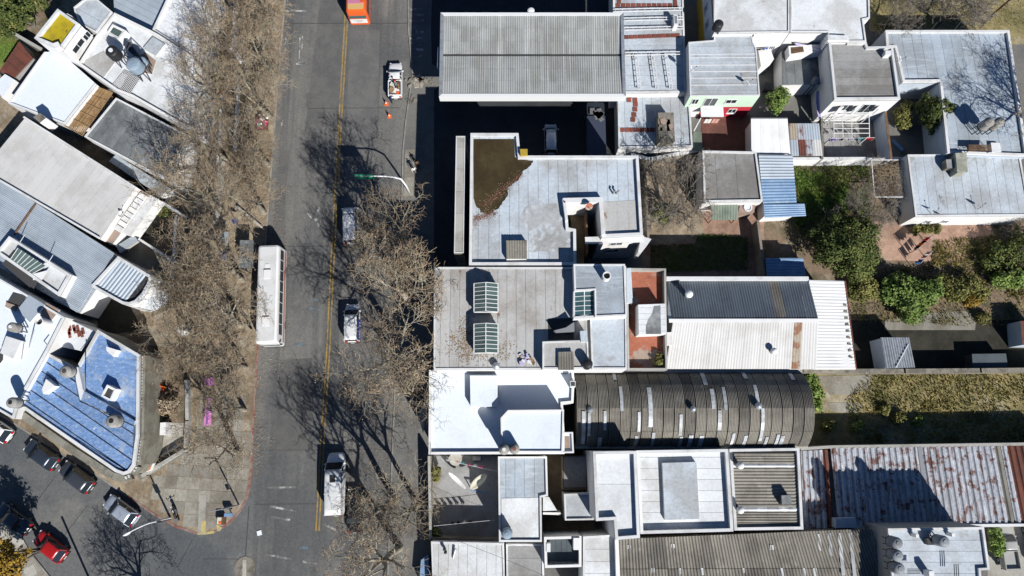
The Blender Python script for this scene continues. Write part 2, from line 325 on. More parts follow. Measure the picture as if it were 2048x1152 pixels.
mat('rubble', (.34, .31, .26), blot=((.2, .18, .15), 2, .42, .6, .8), coord='o', var=.3, grain=.15, rough=.95)
mat('sign_green', (.02, .22, .12), coord='o', var=0, grain=.05, bump=0, rough=.6)
M = MT

# ------------------------------------------------------------------ building kit
def quadpart(name, P, z0, z1, m, parent, mt=None):
    b = MB(); b.prism(P, z0, z1, 0, 0 if mt is None else 1); return b.build(name, [m] if mt is None else [m, mt], parent)
def lay_strips(poly, z, ang, width, m, parent, gap=.028, th=.03, off=0.0, name='roofing_strip'):
    for g in cut_strips(poly, ang, width, off):
        try: q = inset(g, gap / 2)
        except Exception: continue
        if area2(q) <= 0.02: continue
        dz = rnd.uniform(0, .012); b = MB(); b.prism(q, z - .02, z + th + dz, 0, bottom=False); b.build(name, m, parent)
def world_xy(o):
    v = Vector((0, 0, 0))
    while o is not None: v += o.location; o = o.parent
    return v
def building(label, px, h, roof, name='house', cat='building', ph=.3, pt=.22, wall='wall_white', cop='coping', strip=None, edges=None, zbase=0.0, group=None, roof_under=None, ptop=None):
    """px = outline in the photo at the top of the parapet; h = roof level; edges = which sides carry a parapet"""
    top = h + ph
    P = ccw(WP(px, top)); n = len(P)
    c = sum(P, Vector((0, 0))) / n
    t = thing(name, label, cat, (c.x, c.y, zbase), group=group)
    rev = area2(WP(px, top)) < 0
    use = set(range(n)) if edges is None else set(edges)
    if rev: use = {(n - 2 - e) % n for e in use}      # edge i joins corner i and i+1 of the outline as listed
    b = MB()
    for i in range(n):
        p, q = P[i], P[(i + 1) % n]
        b.quad((p.x, p.y, zbase), (q.x, q.y, zbase), (q.x, q.y, h), (p.x, p.y, h))
    b.build('wall', M[wall], t)
    quadpart('roof', P, h - .12, h - .025, M[roof_under or roof], t)
    I = inset(P, [pt if i in use else 0.0 for i in range(n)])
    for i in sorted(use):
        j = (i + 1) % n
        if (P[j] - P[i]).length < .15: continue
        b = MB(); b.prism([P[i], P[j], I[j], I[i]], h - .024, top, 0); b.build('parapet', M[cop], t)
    if strip: lay_strips(I, h, radians(strip[0]), strip[1], M[roof], t)
    t['_top'] = top; t['_h'] = h
    return t
def block(parent, px, z0, z1, wall='wall_white', top='white_roof', name='roof_block', strip=None, rim=0.0, rimmat='coping'):
    """px measured at the block's top"""
    P = ccw(WP(px, z1)); b = MB(); b.prism(P, z0, z1 - rim, 0, 1); o = b.build(name, [M[wall], M[top]], parent)
    if rim:
        I = inset(P, .16); n = len(P)
        for i in range(n):
            j = (i + 1) % n
            b = MB(); b.prism([P[i], P[j], I[j], I[i]], z1 - rim + .002, z1, 0); b.build('rim', M[rimmat], o if parent is not None else None)
    return o
def solo_block(label, px, z0, z1, wall, top, name, cat, group=None):
    P = ccw(WP(px, z1)); c = sum(P, Vector((0, 0))) / len(P)
    b = MB(); b.prism(P, z0, z1, 0, 1); o = b.build(name, [M[wall], M[top]], None, loc=(c.x, c.y, z0)); tag(o, label, cat, group); return o
def bil(q, s, t):
    return (q[0] * (1 - s) + q[1] * s) * (1 - t) + (q[3] * (1 - s) + q[2] * s) * t
def corr(parent, quad, mats, pitch=.2, amp=.03, ns=10, nr=1, prof='sine', name='roof_sheet', overlap=.0, curve=None, seg=1, pick=None, steps=6, gap=.0, th=0.0):
    """ribbed sheets on quad (four 3-D corners; ribs run from side 0-1 to side 3-2); each sheet is one object"""
    q = [Vector(p) for p in quad]
    nrm = (q[1] - q[0]).cross(q[3] - q[0]).normalized()
    if nrm.z < 0: nrm = -nrm
    wid = (q[1] - q[0]).length; out = []
    for i in range(ns):
        nw = max(1, round(wid / ns / pitch))
        for r in range(nr):
            s0, s1 = i / ns, (i + 1) / ns; t0, t1 = r / nr, (r + 1) / nr
            s0 += gap / wid
            lift = .012 * ((i + r) % 2) + rnd.uniform(0, .006); b = MB(); vs = []
            K = nw * steps
            for k in range(K + 1):
                ph = k / steps; fr = ph % 1.0
                if prof == 'sine': hgt = .5 - .5 * cos(2 * pi * fr)
                else:
                    hgt = 0.0 if fr < .12 or fr > .88 else (1.0 if .30 < fr < .70 else (fr - .12) / .18 if fr < .3 else (.88 - fr) / .18)
                for e in range(seg + 1):
                    s = s0 + (s1 - s0) * k / K; t = t0 + (t1 - t0) * e / seg
                    p = bil(q, s, t) + nrm * (amp * hgt + lift)
                    if curve: p = curve(p, s, t, amp * hgt + lift)
                    vs.append(p)
            fs = [(k * (seg + 1) + e, (k + 1) * (seg + 1) + e, (k + 1) * (seg + 1) + e + 1, k * (seg + 1) + e + 1) for k in range(K) for e in range(seg)]
            a0, a1, a2 = Vector(vs[fs[0][0]]), Vector(vs[fs[0][1]]), Vector(vs[fs[0][2]])
            if (a1 - a0).cross(a2 - a0).z < 0: fs = [f[::-1] for f in fs]
            b.add(vs, fs)
            m = M[pick(i, r) if pick else (mats if isinstance(mats, str) else mats[(i + r) % len(mats)])]
            out.append(b.build(name, m, parent, smooth=(prof == 'sine')))
    return out
def wall_line(label, px, h, thick=.2, m='wall_grey', cop=None, name='boundary_wall', cat='wall', z0=0.0):
    """free wall along a polyline measured at its top"""
    P = [Vector(W(u, v, h)[:2]) for u, v in px]; c = P[0]
    t = thing(name, label, cat, (c.x, c.y, z0))
    for i in range(len(P) - 1):
        d = (P[i + 1] - P[i]).normalized(); n = Vector((-d.y, d.x)) * thick / 2
        e = d * (thick / 2 if i < len(P) - 2 else 0)
        Q = [P[i] - n, P[i + 1] + e - n, P[i + 1] + e + n, P[i] + n]
        b = MB(); b.prism(Q, z0, h - .06, 0); b.build('wall_panel', M[m], t)
        k = n * 1.25
        b = MB(); b.prism([P[i] - k, P[i + 1] + e - k, P[i + 1] + e + k, P[i] + k], h - .058, h, 0); b.build('coping', M[cop or m], t)
    return t
def window(parent, a, b_, s, z, w, h, frame='metal_white', pane='glass_dark', out=1, name='window', sill=True):
    """window on the vertical wall from a to b_ (xy), s metres along, sill height z"""
    a = Vector(a[:2]); b2 = Vector(b_[:2]); d = (b2 - a).normalized(); n = Vector((d.y, -d.x)) * out
    def p(u, v, k): q = a + d * u + n * k; return (q.x, q.y, v)
    fb = MB(); t = .07
    for (u0, v0, u1, v1) in ((s, z, s + w, z + t), (s, z + h - t, s + w, z + h), (s, z + t, s + t, z + h - t), (s + w - t, z + t, s + w, z + h - t), (s + w / 2 - .03, z + t, s + w / 2 + .03, z + h - t)):
        vs = [p(u0, v0, .0), p(u1, v0, .0), p(u1, v1, .0), p(u0, v1, .0), p(u0, v0, .07), p(u1, v0, .07), p(u1, v1, .07), p(u0, v1, .07)]
        fb.add(vs, [(0, 1, 5, 4), (1, 2, 6, 5), (2, 3, 7, 6), (3, 0, 4, 7), (4, 5, 6, 7)])
    f = fb.build(name, M[frame], parent)
    g = MB(); g.quad(p(s + t, z + t, .02), p(s + w - t, z + t, .02), p(s + w - t, z + h - t, .02), p(s + t, z + h - t, .02)); g.build('pane', M[pane], f)
    if sill:
        g = MB(); vs = [p(s - .08, z - .08, 0), p(s + w + .08, z - .08, 0), p(s + w + .08, z - .002, 0), p(s - .08, z - .002, 0), p(s - .08, z - .08, .14), p(s + w + .08, z - .08, .14), p(s + w + .08, z - .002, .14), p(s - .08, z - .002, .14)]
        g.add(vs, [(0, 1, 5, 4), (1, 2, 6, 5), (2, 3, 7, 6), (3, 0, 4, 7), (4, 5, 6, 7)]); g.build('sill', M['coping'], f)
    return f
# ------------------------------------------------------------------ the setting
def sheet(name, px, z, m, kind='structure', world_pts=None):
    P = ccw(world_pts if world_pts else WP(px, z)); b = MB(); b.add([(p.x, p.y, z) for p in P], [tuple(range(len(P)))])
    o = b.build(name, M[m]); tag(o, kind=kind); return o
def ground_sheet(name, px, z, m, label=None):
    o = sheet(name, px, z, m); return o
sheet('ground', None, 0.0, 'soil', world_pts=[(-500, -500), (500, -500), (500, 500), (-500, 500)])
# carriageway: the avenue and the side street
sheet('road', [(560, -260), (830, -260), (830, 1000), (860, 1500), (300, 1500), (400, 1040), (500, 900)], .004, 'asphalt')
sheet('side_street', [(-420, 560), (-60, 770), (180, 920), (360, 1030), (508, 900), (500, 1500), (-420, 1500)], .008, 'asphalt_side')
KW = [(584, -260), (572, -60), (570, 0), (557, 150), (545, 300), (530, 500), (515, 700), (506, 850), (502, 950), (496, 990), (481, 1020), (456, 1048), (428, 1064), (395, 1067), (352, 1053), (312, 1031), (255, 992), (200, 955), (100, 893), (20, 842), (-60, 795), (-400, 590)]
def slabtop(name, px, m, z=.12):
    P = ccw(WP(px, z)); b = MB(); b.prism(P, -.02, z, 0); o = b.build(name, M[m]); tag(o, kind='structure'); return o
pave_w = slabtop('pavement', KW + [(-400, -260)], 'pavement')
KE = [(812, -260), (816, -60), (817, 60), (825, 150), (812, 240), (806, 300), (804, 390), (799, 560), (793, 700), (787, 850), (781, 1000), (774, 1200), (768, 1500)]
pave_e = slabtop('pavement', KE + [(2600, 1500), (2600, -260)], 'forecourt')
KS = [(-400, 830), (-60, 1008), (-5, 1040), (30, 1061), (45, 1080), (60, 1106), (95, 1150), (160, 1230), (300, 1500), (-400, 1500)]
pave_s = slabtop('pavement', KS, 'slab')
def kerb(name, px, m, w=.16, z=.135):
    P = [Vector(W(u, v, .12)[:2]) for u, v in px]; b = MB()
    for i in range(len(P) - 1):
        d = (P[i + 1] - P[i]).normalized(); n = Vector((-d.y, d.x)) * w / 2
        b.prism([P[i] - n, P[i + 1] - n, P[i + 1] + n, P[i] + n], 0.0, z + .002 * (i % 2), 0)
    o = b.build(name, M[m]); tag(o, kind='structure'); return o
kerb('kerb', KW[:6], 'kerb_grey'); kerb('kerb', KW[5:13], 'kerb_red', .2, .141); kerb('kerb', [(428, 1064), (410, 1066.5), (395, 1067)], 'kerb_yellow', .26, .142)
kerb('kerb', KW[14:17] , 'kerb_red', .24, .144); kerb('kerb', [(395, 1067), (352, 1053)], 'kerb_red', .24, .139); kerb('kerb', KW[16:], 'kerb_grey')
kerb('kerb', KE, 'kerb_grey'); kerb('kerb', KS[:-1], 'kerb_grey')
def ribbon(name, px, w, m, z, off=0.0, parent=None, dash=None):
    P = [Vector(W(u, v, 0)[:2]) for u, v in px]; b = MB()
    for i in range(len(P) - 1):
        d = (P[i + 1] - P[i]).normalized(); n = Vector((-d.y, d.x)); L_ = (P[i + 1] - P[i]).length
        k = 0.0
        while k < L_:
            e = L_ if dash is None else min(L_, k + dash[0])
            a, c = P[i] + d * k + n * off, P[i] + d * e + n * off
            b.quad(*[(q.x, q.y, z) for q in (a - n * w / 2, c - n * w / 2, c + n * w / 2, a + n * w / 2)]) if n.x * 0 + 1 else None
            k = e + (dash[1] if dash else 0)
    o = b.build(name, M[m]); tag(o, kind='structure'); return o
YL = [(696, -60), (692, 48), (677, 300), (663, 560), (656.5, 700), (645, 880), (639, 990), (635, 1062)]
ribbon('centre_line', YL, .17, 'line_yellow', .014, .17); ribbon('centre_line', YL, .17, 'line_yellow', .014, -.17)
for a, b_ in (((570, 22), (613, 22)), ((578, 70), (612, 70)), ((540, 1013), (592, 1022)), ((541, 1033), (580, 1040)), ((532, 1109), (583, 1118)), ((605, 1123), (640, 1128)), ((648, 1048), (672, 1060)), ((535, 975), (592, 974)), ((592, 128), (609, 128)), ((420, 860), (420, 861))):
    ribbon('road_marking', [a, b_], .22, 'line_white', .015)
for a, b_ in (((572, 75), (571, 127)), ((600, 75), (598, 128)), ((605, 72), (604, 100)), ((609, 108), (608, 128)), ((566, 240), (560, 262))):
    ribbon('road_marking', [a, b_], .14, 'line_white', .015)
for a, b_ in (((622, 598), (638, 600)), ((618, 616), (640, 620)), ((629, 620), (630, 632)), ((588, 688), (612, 690)), ((600, 1095), (616, 1096))):
    ribbon('road_marking', [a, b_], .3, 'line_blue', .016)
# faded arrow on the carriageway
sheet('road_marking', [(614, 428), (621, 414), (622, 424), (630, 423), (622, 432), (624, 438)], .015, 'line_white')
sheet('road_marking', [(633, 424), (637, 411), (640, 414), (638, 425)], .0155, 'line_white')
sheet('road_marking', [(628, 438), (635, 436), (644, 437), (640, 450), (636, 454), (634, 446)], .0151, 'line_white')
for px in ([(497, 1012), (499, 1012), (491, 1122), (489, 1122)], [(405, 1117), (489, 1117.5), (489, 1118.7), (405, 1118.5)], [(385, 1078), (386.5, 1078), (356, 1135), (354, 1134)],
           [(560, 46), (816, 46), (816, 47.2), (560, 47.4)], [(616, 216), (800, 215), (800, 216), (616, 217.3)], [(540, 492), (700, 492), (700, 493), (540, 493)], [(508, 1008), (640, 1007), (640, 1008), (508, 1009.3)], [(106, 958), (108, 958), (60, 1022), (58, 1022)], [(175, 1010), (176.5, 1010), (118, 1085), (116.5, 1085)],
           [(520, 900), (790, 898), (790, 899), (520, 901)]):
    sheet('tar_joint', px, .012, 'tar')
for k_, px in enumerate(([(640, 1), (690, 0), (676, 250), (610, 260)], [(700, 60), (760, 60), (752, 330), (690, 330)], [(560, 300), (580, 300), (560, 520), (540, 520)], [(612, 186), (640, 186), (638, 214), (612, 215)], [(560, 720), (625, 716), (622, 900), (548, 905)], [(696, 560), (760, 555), (752, 720), (690, 722)])):
    sheet('road_patch', px, .009 + .0004 * k_, 'patch_asphalt')
for k_ in range(9):
    sheet('road_marking', [(820, 16 + 11.5 * k_), (848, 16 + 11.5 * k_), (847, 21 + 11.5 * k_), (820, 21 + 11.5 * k_)], .129, 'line_white')
# leaf dirt gathered along the kerbs (one worn strip each side)
# storm drain at the foot of the picture
dr = thing('storm_drain', 'brown concrete storm drain lid sunk in the road at the lower edge', 'drain', W(491, 1138, .01))
b = MB(); b.cyl(W(490, 1135, 0), 1.15, .012, .05, 12); b.build('drain_lid', M['concrete_dirty'], dr)
b = MB(); b.prism(ccw(WP([(486, 1119), (493, 1119), (493, 1160), (485, 1160)], 0)), .051, .07); b.build('grate', M['slab_light'], dr)
# paving slabs
def slabs(parent, region, du, dv, m, ang, size=1.25, limit=300, z=.12, name='paving_slab'):
    P = ccw(WP(region, z)); xs = [p.x for p in P]; ys = [p.y for p in P]; n = 0
    cx, cy = sum(xs) / len(xs), sum(ys) / len(ys); R = max(max(xs) - min(xs), max(ys) - min(ys))
    def inside(x, y):
        r = False
        for i in range(len(P)):
            a, c = P[i - 1], P[i]
            if (a.y > y) != (c.y > y) and x < (c.x - a.x) * (y - a.y) / (c.y - a.y) + a.x: r = not r
        return r
    K = int(R / size) + 2; me = None
    for i in range(-K, K):
        for j in range(-K, K):
            lx, ly = i * size, j * size
            x = cx + lx * cos(ang) - ly * sin(ang); y = cy + lx * sin(ang) + ly * cos(ang)
            if not inside(x, y) or n >= limit: continue
            if me is None:
                b = MB(); b.box((0, 0, .004), (size - .05, size - .05, .024)); o = b.build(name, M[m], parent, local=True); me = o
            else: o = me.copy(); C.objects.link(o); o.parent = parent
            o.location = (x - parent.location.x, y - parent.location.y, z + rnd.uniform(0, .006)); o.rotation_euler = (rnd.gauss(0, .002), rnd.gauss(0, .002), ang); n += 1
slabs(pave_w, [(300, 960), (380, 905), (395, 800), (498, 790), (494, 950), (488, 992), (452, 1036), (400, 1052), (330, 1020)], 0, 0, 'slab', radians(-3), 1.3)
slabs(pave_e, [(812, 306), (828, 306), (826, 384), (808, 386)], 0, 0, 'slab', 0, 1.2, 40)
slabs(pave_s, [(-40, 1030), (-5, 1052), (28, 1070), (40, 1084), (38, 1120), (80, 1150), (-40, 1150)], 0, 0, 'slab_light', radians(30), 1.2, 60)
for px, m_ in (([(398, 990), (412, 990), (410, 1066), (396, 1066)], 'slab_light'), ([(403, 1042), (412, 1042), (411, 1065), (402, 1066)], 'kerb_yellow'), ([(433, 1048), (444, 1055), (440, 1062), (434, 1062)], 'kerb_yellow')):
    P = ccw(WP(px, .15)); b = MB(); b.prism(P, .1, .152 if m_ == 'slab_light' else .157); b.build('paving_strip', M[m_], pave_w)
sheet('forecourt_shade', [(872, -260), (1235, -260), (1240, 330), (1160, 560), (868, 560), (868, 180), (884, 165), (884, 140), (864, 128), (862, 60)], .126, 'forecourt_shade_tone')  # shade put into a dark ground sheet, notched round the sunlit strip
# yards east of the avenue
slabtop('yard_ground', [(1284, 300), (1412, 300), (1412, 400), (1530, 405), (1534, 560), (1284, 560)], 'brick_floor', .14).name = 'yard_ground'
slabtop('yard_path', [(1290, 300), (1390, 330), (1410, 480), (1296, 487)], 'pavement', .15)
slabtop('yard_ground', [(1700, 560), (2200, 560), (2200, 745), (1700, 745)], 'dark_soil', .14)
slabtop('garden_ground', [(1525, 312), (1825, 312), (1835, 440), (2200, 440), (2200, 640), (1700, 640), (1530, 560)], 'soil', .145)
slabtop('lawn', [(1592, 345), (1700, 345), (1690, 440), (1604, 445)], 'grass_green', .155)
slabtop('garden_brick_floor', [(1750, 442), (1990, 442), (1960, 525), (1755, 520)], 'brick_floor', .16)
slabtop('yard_ground', [(1605, 738), (2200, 738), (2200, 900), (1605, 900)], 'dry_ground', .15)
slabtop('concrete_floor', [(1632, 752), (1742, 750), (1738, 780), (1700, 790), (1660, 790)], 'slab', .18)
slabtop('concrete_floor', [(1655, 805), (1725, 806), (1720, 828), (1660, 822)], 'slab', .175)
slabtop('concrete_floor', [(1830, 628), (1955, 620), (1950, 660), (1770, 660), (1770, 640)], 'slab', .17)
slabtop('yard_ground', [(1738, -80), (2300, -80), (2300, 60), (2030, 90), (1738, 62)], 'dry_ground', .13)
slabtop('car_yard', [(1975, 1052), (2300, 1052), (2300, 1300), (1975, 1300)], 'slab_light', .14)
slabtop('red_courtyard', [(1404, 228), (1500, 228), (1496, 306), (1400, 306)], 'red_floor', .16)
slabtop('lawn_bed', [(-60, 40), (45, 60), (20, 130), (-60, 150)], 'grass_green', .16)
slabtop('garden_ground', [(-60, -60), (150, -60), (80, 100), (-60, 40)], 'soil', .15)

# ------------------------------------------------------------------ buildings east of the avenue
# filling station canopy
cz = 6.7
t = thing('canopy', 'long grey ribbed canopy roof with white fascia over the filling station forecourt', 'canopy', W(1066, 115, 0))
A, B_, D_, E_ = [W(u, v, cz) for u, v in ((881, 25), (1247, 25), (1252, 193), (878, 193))]
I = [W(u, v, cz - .12) for u, v in ((887, 31), (1243, 31), (1247, 187), (884, 187))]
out = ccw([A, B_, D_, E_]); inn = inset(out, .36)
for i in range(4):
    j = (i + 1) % 4; b = MB(); b.prism([out[i], out[j], inn[j], inn[i]], cz - 1.15, cz, 0); b.build('fascia', M['metal_white' if i in (0, 2) else 'galv'], t)
mid0, mid1 = (I[0] + I[3]) / 2, (I[1] + I[2]) / 2; dn = Vector((0, 0, -.28)); hw = Vector((0, .13, 0))
corr(t, (I[0] + Vector((0, 0, 0)), I[1], mid1 + dn + hw, mid0 + dn + hw), 'sheet_grey', .25, .045, 20, 3, 'trap')
corr(t, (mid0 + dn - hw, mid1 + dn - hw, I[2], I[3]), 'sheet_grey', .25, .045, 20, 3, 'trap')
b = MB(); b.bar(mid0 + dn - Vector((0, 0, .09)), mid1 + dn - Vector((0, 0, .09)), .3, .08); b.build('gutter', M['tar'], t)
b = MB(); b.prism(inset(out, .36), cz - 1.1, cz - 1.0); b.build('soffit', M['metal_white'], t)
for u in (935, 1195):
    for v in (75, 150):
        p = W(u, v, cz - 1.1); b = MB(); b.box((p.x, p.y, (cz - 1.1) / 2), (.35, .35, cz - 1.12)); b.build('column', M['metal_white'], t)
b = MB(); p = W(1062, 24, cz); b.lathe((p.x, p.y + .3, cz - .4), [(.42, 0), (.42, .25), (.3, .34), (.05, .38)], 12); b.build('vent_cap', M['metal_white'], t)
b = MB(); p = W(876, 110, cz); b.box((p.x - .05, p.y, cz - .7), (.12, 2.6, .5)); b.build('sign_panel', M['wall_blue_white'], t)

# low tiled-roof building beside the canopy
t1 = building('pale flat roof with rows of red tiles and steel trusses right of the canopy', [(1226, -40), (1366, -40), (1373, 184), (1226, 186)], 3.9, 'silver_pale', name='workshop', ph=.15, strip=(90, 1.35))
def red_tiles(parent, row, z):
    for u, v, s in row:
        p = W(u, v, z); b = MB(); b.box((p.x, p.y, z + .03), (s / 16.5, s / 16.5, .05)); b.build('roof_tile', M['tile_red'], parent)
red_tiles(t1, [(1236 + 10.4 * i, 11, 8.5) for i in range(12)] + [(1238, 3, 8), (1350, 3, 8)] + [(1253 + 9.3 * i, 74.5 - .35 * i, 8) for i in range(12)], 3.95)
def truss(a, b_, n, label, z=4.4):
    p, q = W(*a, z), W(*b_, z); o = thing('steel_truss', label, 'truss', (p.x, p.y, z - .35), group='white steel trusses lying over the tiled flat roof')
    d = (q - p).normalized(); nn = Vector((-d.y, d.x, 0)) * .17
    mb = MB(); mb.bar(p + nn, q + nn, .075); mb.build('chord', M['metal_white'], o)
    mb = MB(); mb.bar(p - nn, q - nn, .075); mb.build('chord', M['metal_white'], o)
    mb = MB()
    for k in range(n + 1):
        f = k / n; r = p.lerp(q, f); mb.bar(r - nn * .95, r + nn * .95, .05)
        if k < n and k % 1 == 0: pass
    mb.build('rungs', M['metal_white'], o)['kind'] = 'stuff'
    mb = MB()
    for r in (p + d * .2, q - d * .2): mb.bar((r.x, r.y, z - .4), (r.x, r.y, z - .03), .07)
    mb.build('feet', M['metal_grey'], o)
truss((1230, 21), (1364, 18), 9, 'ladder-like white truss nearest the upper edge of the tiled roof'); truss((1249, 39), (1366, 36), 7, 'ladder-like white truss second from the upper edge of the tiled roof')
truss((1249, 58), (1368, 55), 7, 'ladder-like white truss just above the middle row of red tiles'); truss((1251, 108), (1362, 106), 7, 'long white truss across the roof above three upright trusses')
for k, (ua, ub, lb) in enumerate(((1272, 1279, 'left'), (1305, 1314, 'middle'), (1332, 1342, 'right'))):
    truss((ua, 111), (ub, 178), 6, 'short truss running down the picture, %s one of three on the grey roof' % lb, 4.38)
bx = thing('air_conditioner', 'white upright air conditioner box standing on the tiled roof', 'air conditioner', W(1351, 42, 3.9))
b = MB(); b.box((W(1351, 42, 5.0).x, W(1351, 42, 5.0).y, 4.6), (.5, 1.35, 1.3)); b.build('casing', M['metal_white'], bx)
b = MB(); b.box((W(1351, 42, 5.0).x, W(1351, 42, 5.0).y, 5.27), (.3, 1.0, .03)); b.build('grille', M['metal_grey'], bx)
t2 = building('lower pale flat roof with red tile rows and a broken concrete tank', [(1235, 189), (1379, 189), (1386, 294), (1237, 296)], 2.8, 'silver_pale', name='annex', ph=.22, strip=(0, 1.1))
red_tiles(t2, [(1259, 192, 9), (1258, 200, 9), (1270, 200, 9), (1271, 209, 9), (1270, 219, 9), (1268, 229.5, 9), (1266, 239.5, 9)] + [(1244 + 10 * i, 260, 8.5) for i in range(9)], 2.86)
wt = thing('water_tank', 'square concrete water tank with a broken open lid on the low roof', 'water tank', W(1333, 256, 2.8))
Pw = ccw(WP([(1316, 225), (1347, 225), (1350, 282), (1318, 283)], 4.5)); Iw = inset(Pw, .2)
for i in range(4):
    j = (i + 1) % 4; b = MB(); b.prism([Pw[i], Pw[j], Iw[j], Iw[i]], 2.8, 4.4); b.build('side_wall', M['concrete_dirty'], wt)
b = MB(); b.prism(Iw, 2.8, 3.4); b.build('floor', M['tar'], wt)
for px in ([(1316, 225), (1347, 225), (1348, 238), (1317, 238)], [(1324, 238), (1333, 238), (1334, 262), (1325, 262)], [(1340, 238), (1348, 238), (1349, 262), (1342, 262)], [(1317, 262), (1349, 262), (1350, 282), (1318, 283)], [(1318, 249), (1324, 249), (1324, 254), (1318, 254)]):
    quadpart('lid', ccw(WP(px, 4.5)), 4.402, 4.5 + rnd.uniform(0, .02), M['concrete_dirty'], wt)
for px in ([(1320, 238), (1328, 236), (1335, 241), (1331, 249), (1322, 247)], [(1337, 250), (1342, 247), (1348, 253), (1346, 261), (1340, 260)]):
    quadpart('render_patch', ccw(WP(px, 4.55)), 4.53, 4.57, M['pink_floor'], wt)
quadpart('green_shed_roof', ccw(WP([(1387, 263), (1403, 264), (1405, 300), (1386, 300)], 2.0)), 0, 2.0, M['sheet_green'], t2)

# green and red house with its courtyard
t3 = building('house with pale flat roof and mint green and red facade over a red courtyard', [(1377, 84), (1428, 80), (1428, 66), (1504, 66), (1507, 84), (1513, 96), (1520, 191), (1380, 192)], 5.4, 'silver_pale', name='house', ph=.12, strip=(91, .95), wall='wall_white', pt=.16)
for v in (108, 115, 130, 143, 156, 170): b = MB(); b.bar(W(1379, v, 5.46), W(1514, v - .5, 5.46), .09, .03); b.build('seam', M['seam_white'], t3)
a, c = W(1380, 192, 5.52), W(1520, 191, 5.52); a.y -= .03; c.y -= .03
for z0, z1, m_ in ((2.75, 5.4, 'wall_green'), (.15, 2.74, 'wall_red')):
    b = MB(); x0 = a.x + (2.2 if m_ == 'wall_red' else 0); b.add([(x0, a.y, z0), (c.x, c.y, z0), (c.x, c.y, z1), (x0, a.y, z1), (x0, a.y + .05, z0), (c.x, c.y + .05, z0), (c.x, c.y + .05, z1), (x0, a.y + .05, z1)], [(0, 1, 2, 3), (3, 2, 6, 7), (1, 5, 6, 2), (4, 0, 3, 7)]); b.build('facade', M[m_], t3)
for s, w, h_, z in ((.5, .8, 1.3, 3.6), (2.0, 1.5, 2.0, 3.1), (4.5, 1.3, 1.0, 3.7)): window(t3, a, c, s, z, w, h_)
window(t3, a, c, 5.5, 1.2, 1.0, 1.1)
b = MB(); p = W(1424, 222, 2.7); b.box((p.x, p.y, 2.7), (2.7, 1.5, .1)); b.build('awning', M['metal_white'], t3)
b = MB(); p = W(1392, 255, 2.6); b.bar(W(1388, 262, 2.2), W(1402, 236, 2.7), .1); b.build('railing', M['metal_white'], t3)
for i, (u, m_) in enumerate(((1413, 'cloth_white'), (1419, 'cloth_white'), (1428, 'cloth_salmon'), (1434, 'cloth_salmon'))):
    p = W(u, 243, 1.6); b = MB(); b.box((p.x, p.y + .1, 1.5), (.4, .06, 1.0)); tag(b.build('hanging_garment', M[m_], None, loc=(p.x, p.y, 1)), ['white shirt on the line left of the red wall', 'white towel hanging beside the white shirt by the red wall', 'pink towel hanging under the white awning', 'pink cloth at the right end under the white awning'][i], 'clothing', 'washing hanging in the red courtyard')
dish_list = []
# white houses behind
t4 = building('large pale rooftop with grey dirt at the upper edge', [(1427, -60), (1579, -60), (1579, 64), (1428, 66)], 6.1, 'white_dirty', ph=.12, edges=[1, 2, 3], wall='wall_white', pt=.16)
t5 = building('weathered white rooftop with dark stains beside the upper road', [(1581, -60), (1738, -60), (1740, 36), (1727, 39), (1733, 83), (1656, 84), (1656, 64), (1581, 64)], 6.0, 'white_dirty', ph=.14, wall='wall_white', pt=.18)
a, c = W(1428, 65, 6.2), W(1428, -60, 6.2)
b = MB(); b.quad((a.x - .04, a.y, 2.6), (a.x - .04, c.y, 2.6), (a.x - .04, c.y, 6.1), (a.x - .04, a.y, 6.1)); b.build('upper_wall', M['wall_blue_white'], t4); b = MB(); b.quad((a.x - .04, a.y, 0), (a.x - .04, c.y, 0), (a.x - .04, c.y, 2.6), (a.x - .04, a.y, 2.6)); b.build('lower_wall', M['wall_yellow'], t4)
a, c = Vector((a.x - .05, c.y)), Vector((a.x - .05, a.y))
for s in (3.2, 5.4): window(t4, a, c, s, 3.4, .8, 1.2, out=1)
t6 = building('small grey terrace in the shade between white walls', [(1564, 100), (1640, 92), (1646, 167), (1566, 169)], 2.9, 'dark_membrane', name='terrace', ph=.1, edges=[1], strip=(0, 1.0), pt=.15)
block(t6, [(1577, 92), (1650, 88), (1653, 101), (1579, 112)], 2.92, 4.2, 'wall_white', 'wall_white', 'parapet_wall')
block(t6, [(1582, 95), (1606, 93), (1608, 103), (1583, 107)], 4.2, 4.26, 'wood_brown', 'wood_brown', 'shelf')
block(t6, [(1508, 66), (1565, 66), (1565, 71), (1508, 71)], 0.15, 5.9, 'wall_white', 'wall_white', 'side_wall')
block(t6, [(1512, 72), (1532, 72), (1548, 118), (1522, 132)], 0.15, 3.0, 'wall_white', 'wall_white', 'stair_wall')
# grey house with pergola yard
t7 = building('grey flat roofed house with open white shutters above a pergola', [(1656, 70), (1697, 72), (1699, 84), (1733, 84), (1736, 93), (1786, 92), (1801, 198), (1669, 199)], 5.6, 'grey_membrane', ph=.35, strip=(90, 1.05), wall='wall_white', pt=.28)
a, c = W(1669, 199, 5.95), W(1801, 198, 5.95)
window(t7, a, c, 1.7, 3.2, 1.2, 1.5); window(t7, a, c, 4.0, 2.6, 1.5, 2.2)
for s, w in ((.9, .8), (2.9, .75), (5.6, .6)):
    b = MB(); b.box((a.x + s + w / 2, a.y - .42, 3.95), (w, .07, 1.45), radians(24)); b.build('shutter', M['metal_white'], t7)
block(t7, [(1655, 69), (1697, 71), (1698, 80), (1656, 80)], 5.6, 6.4, 'wall_white', 'white_dirty')
yd = slabtop('tiled_yard', [(1646, 236), (1762, 236), (1762, 318), (1646, 318)], 'grey_membrane', .16)
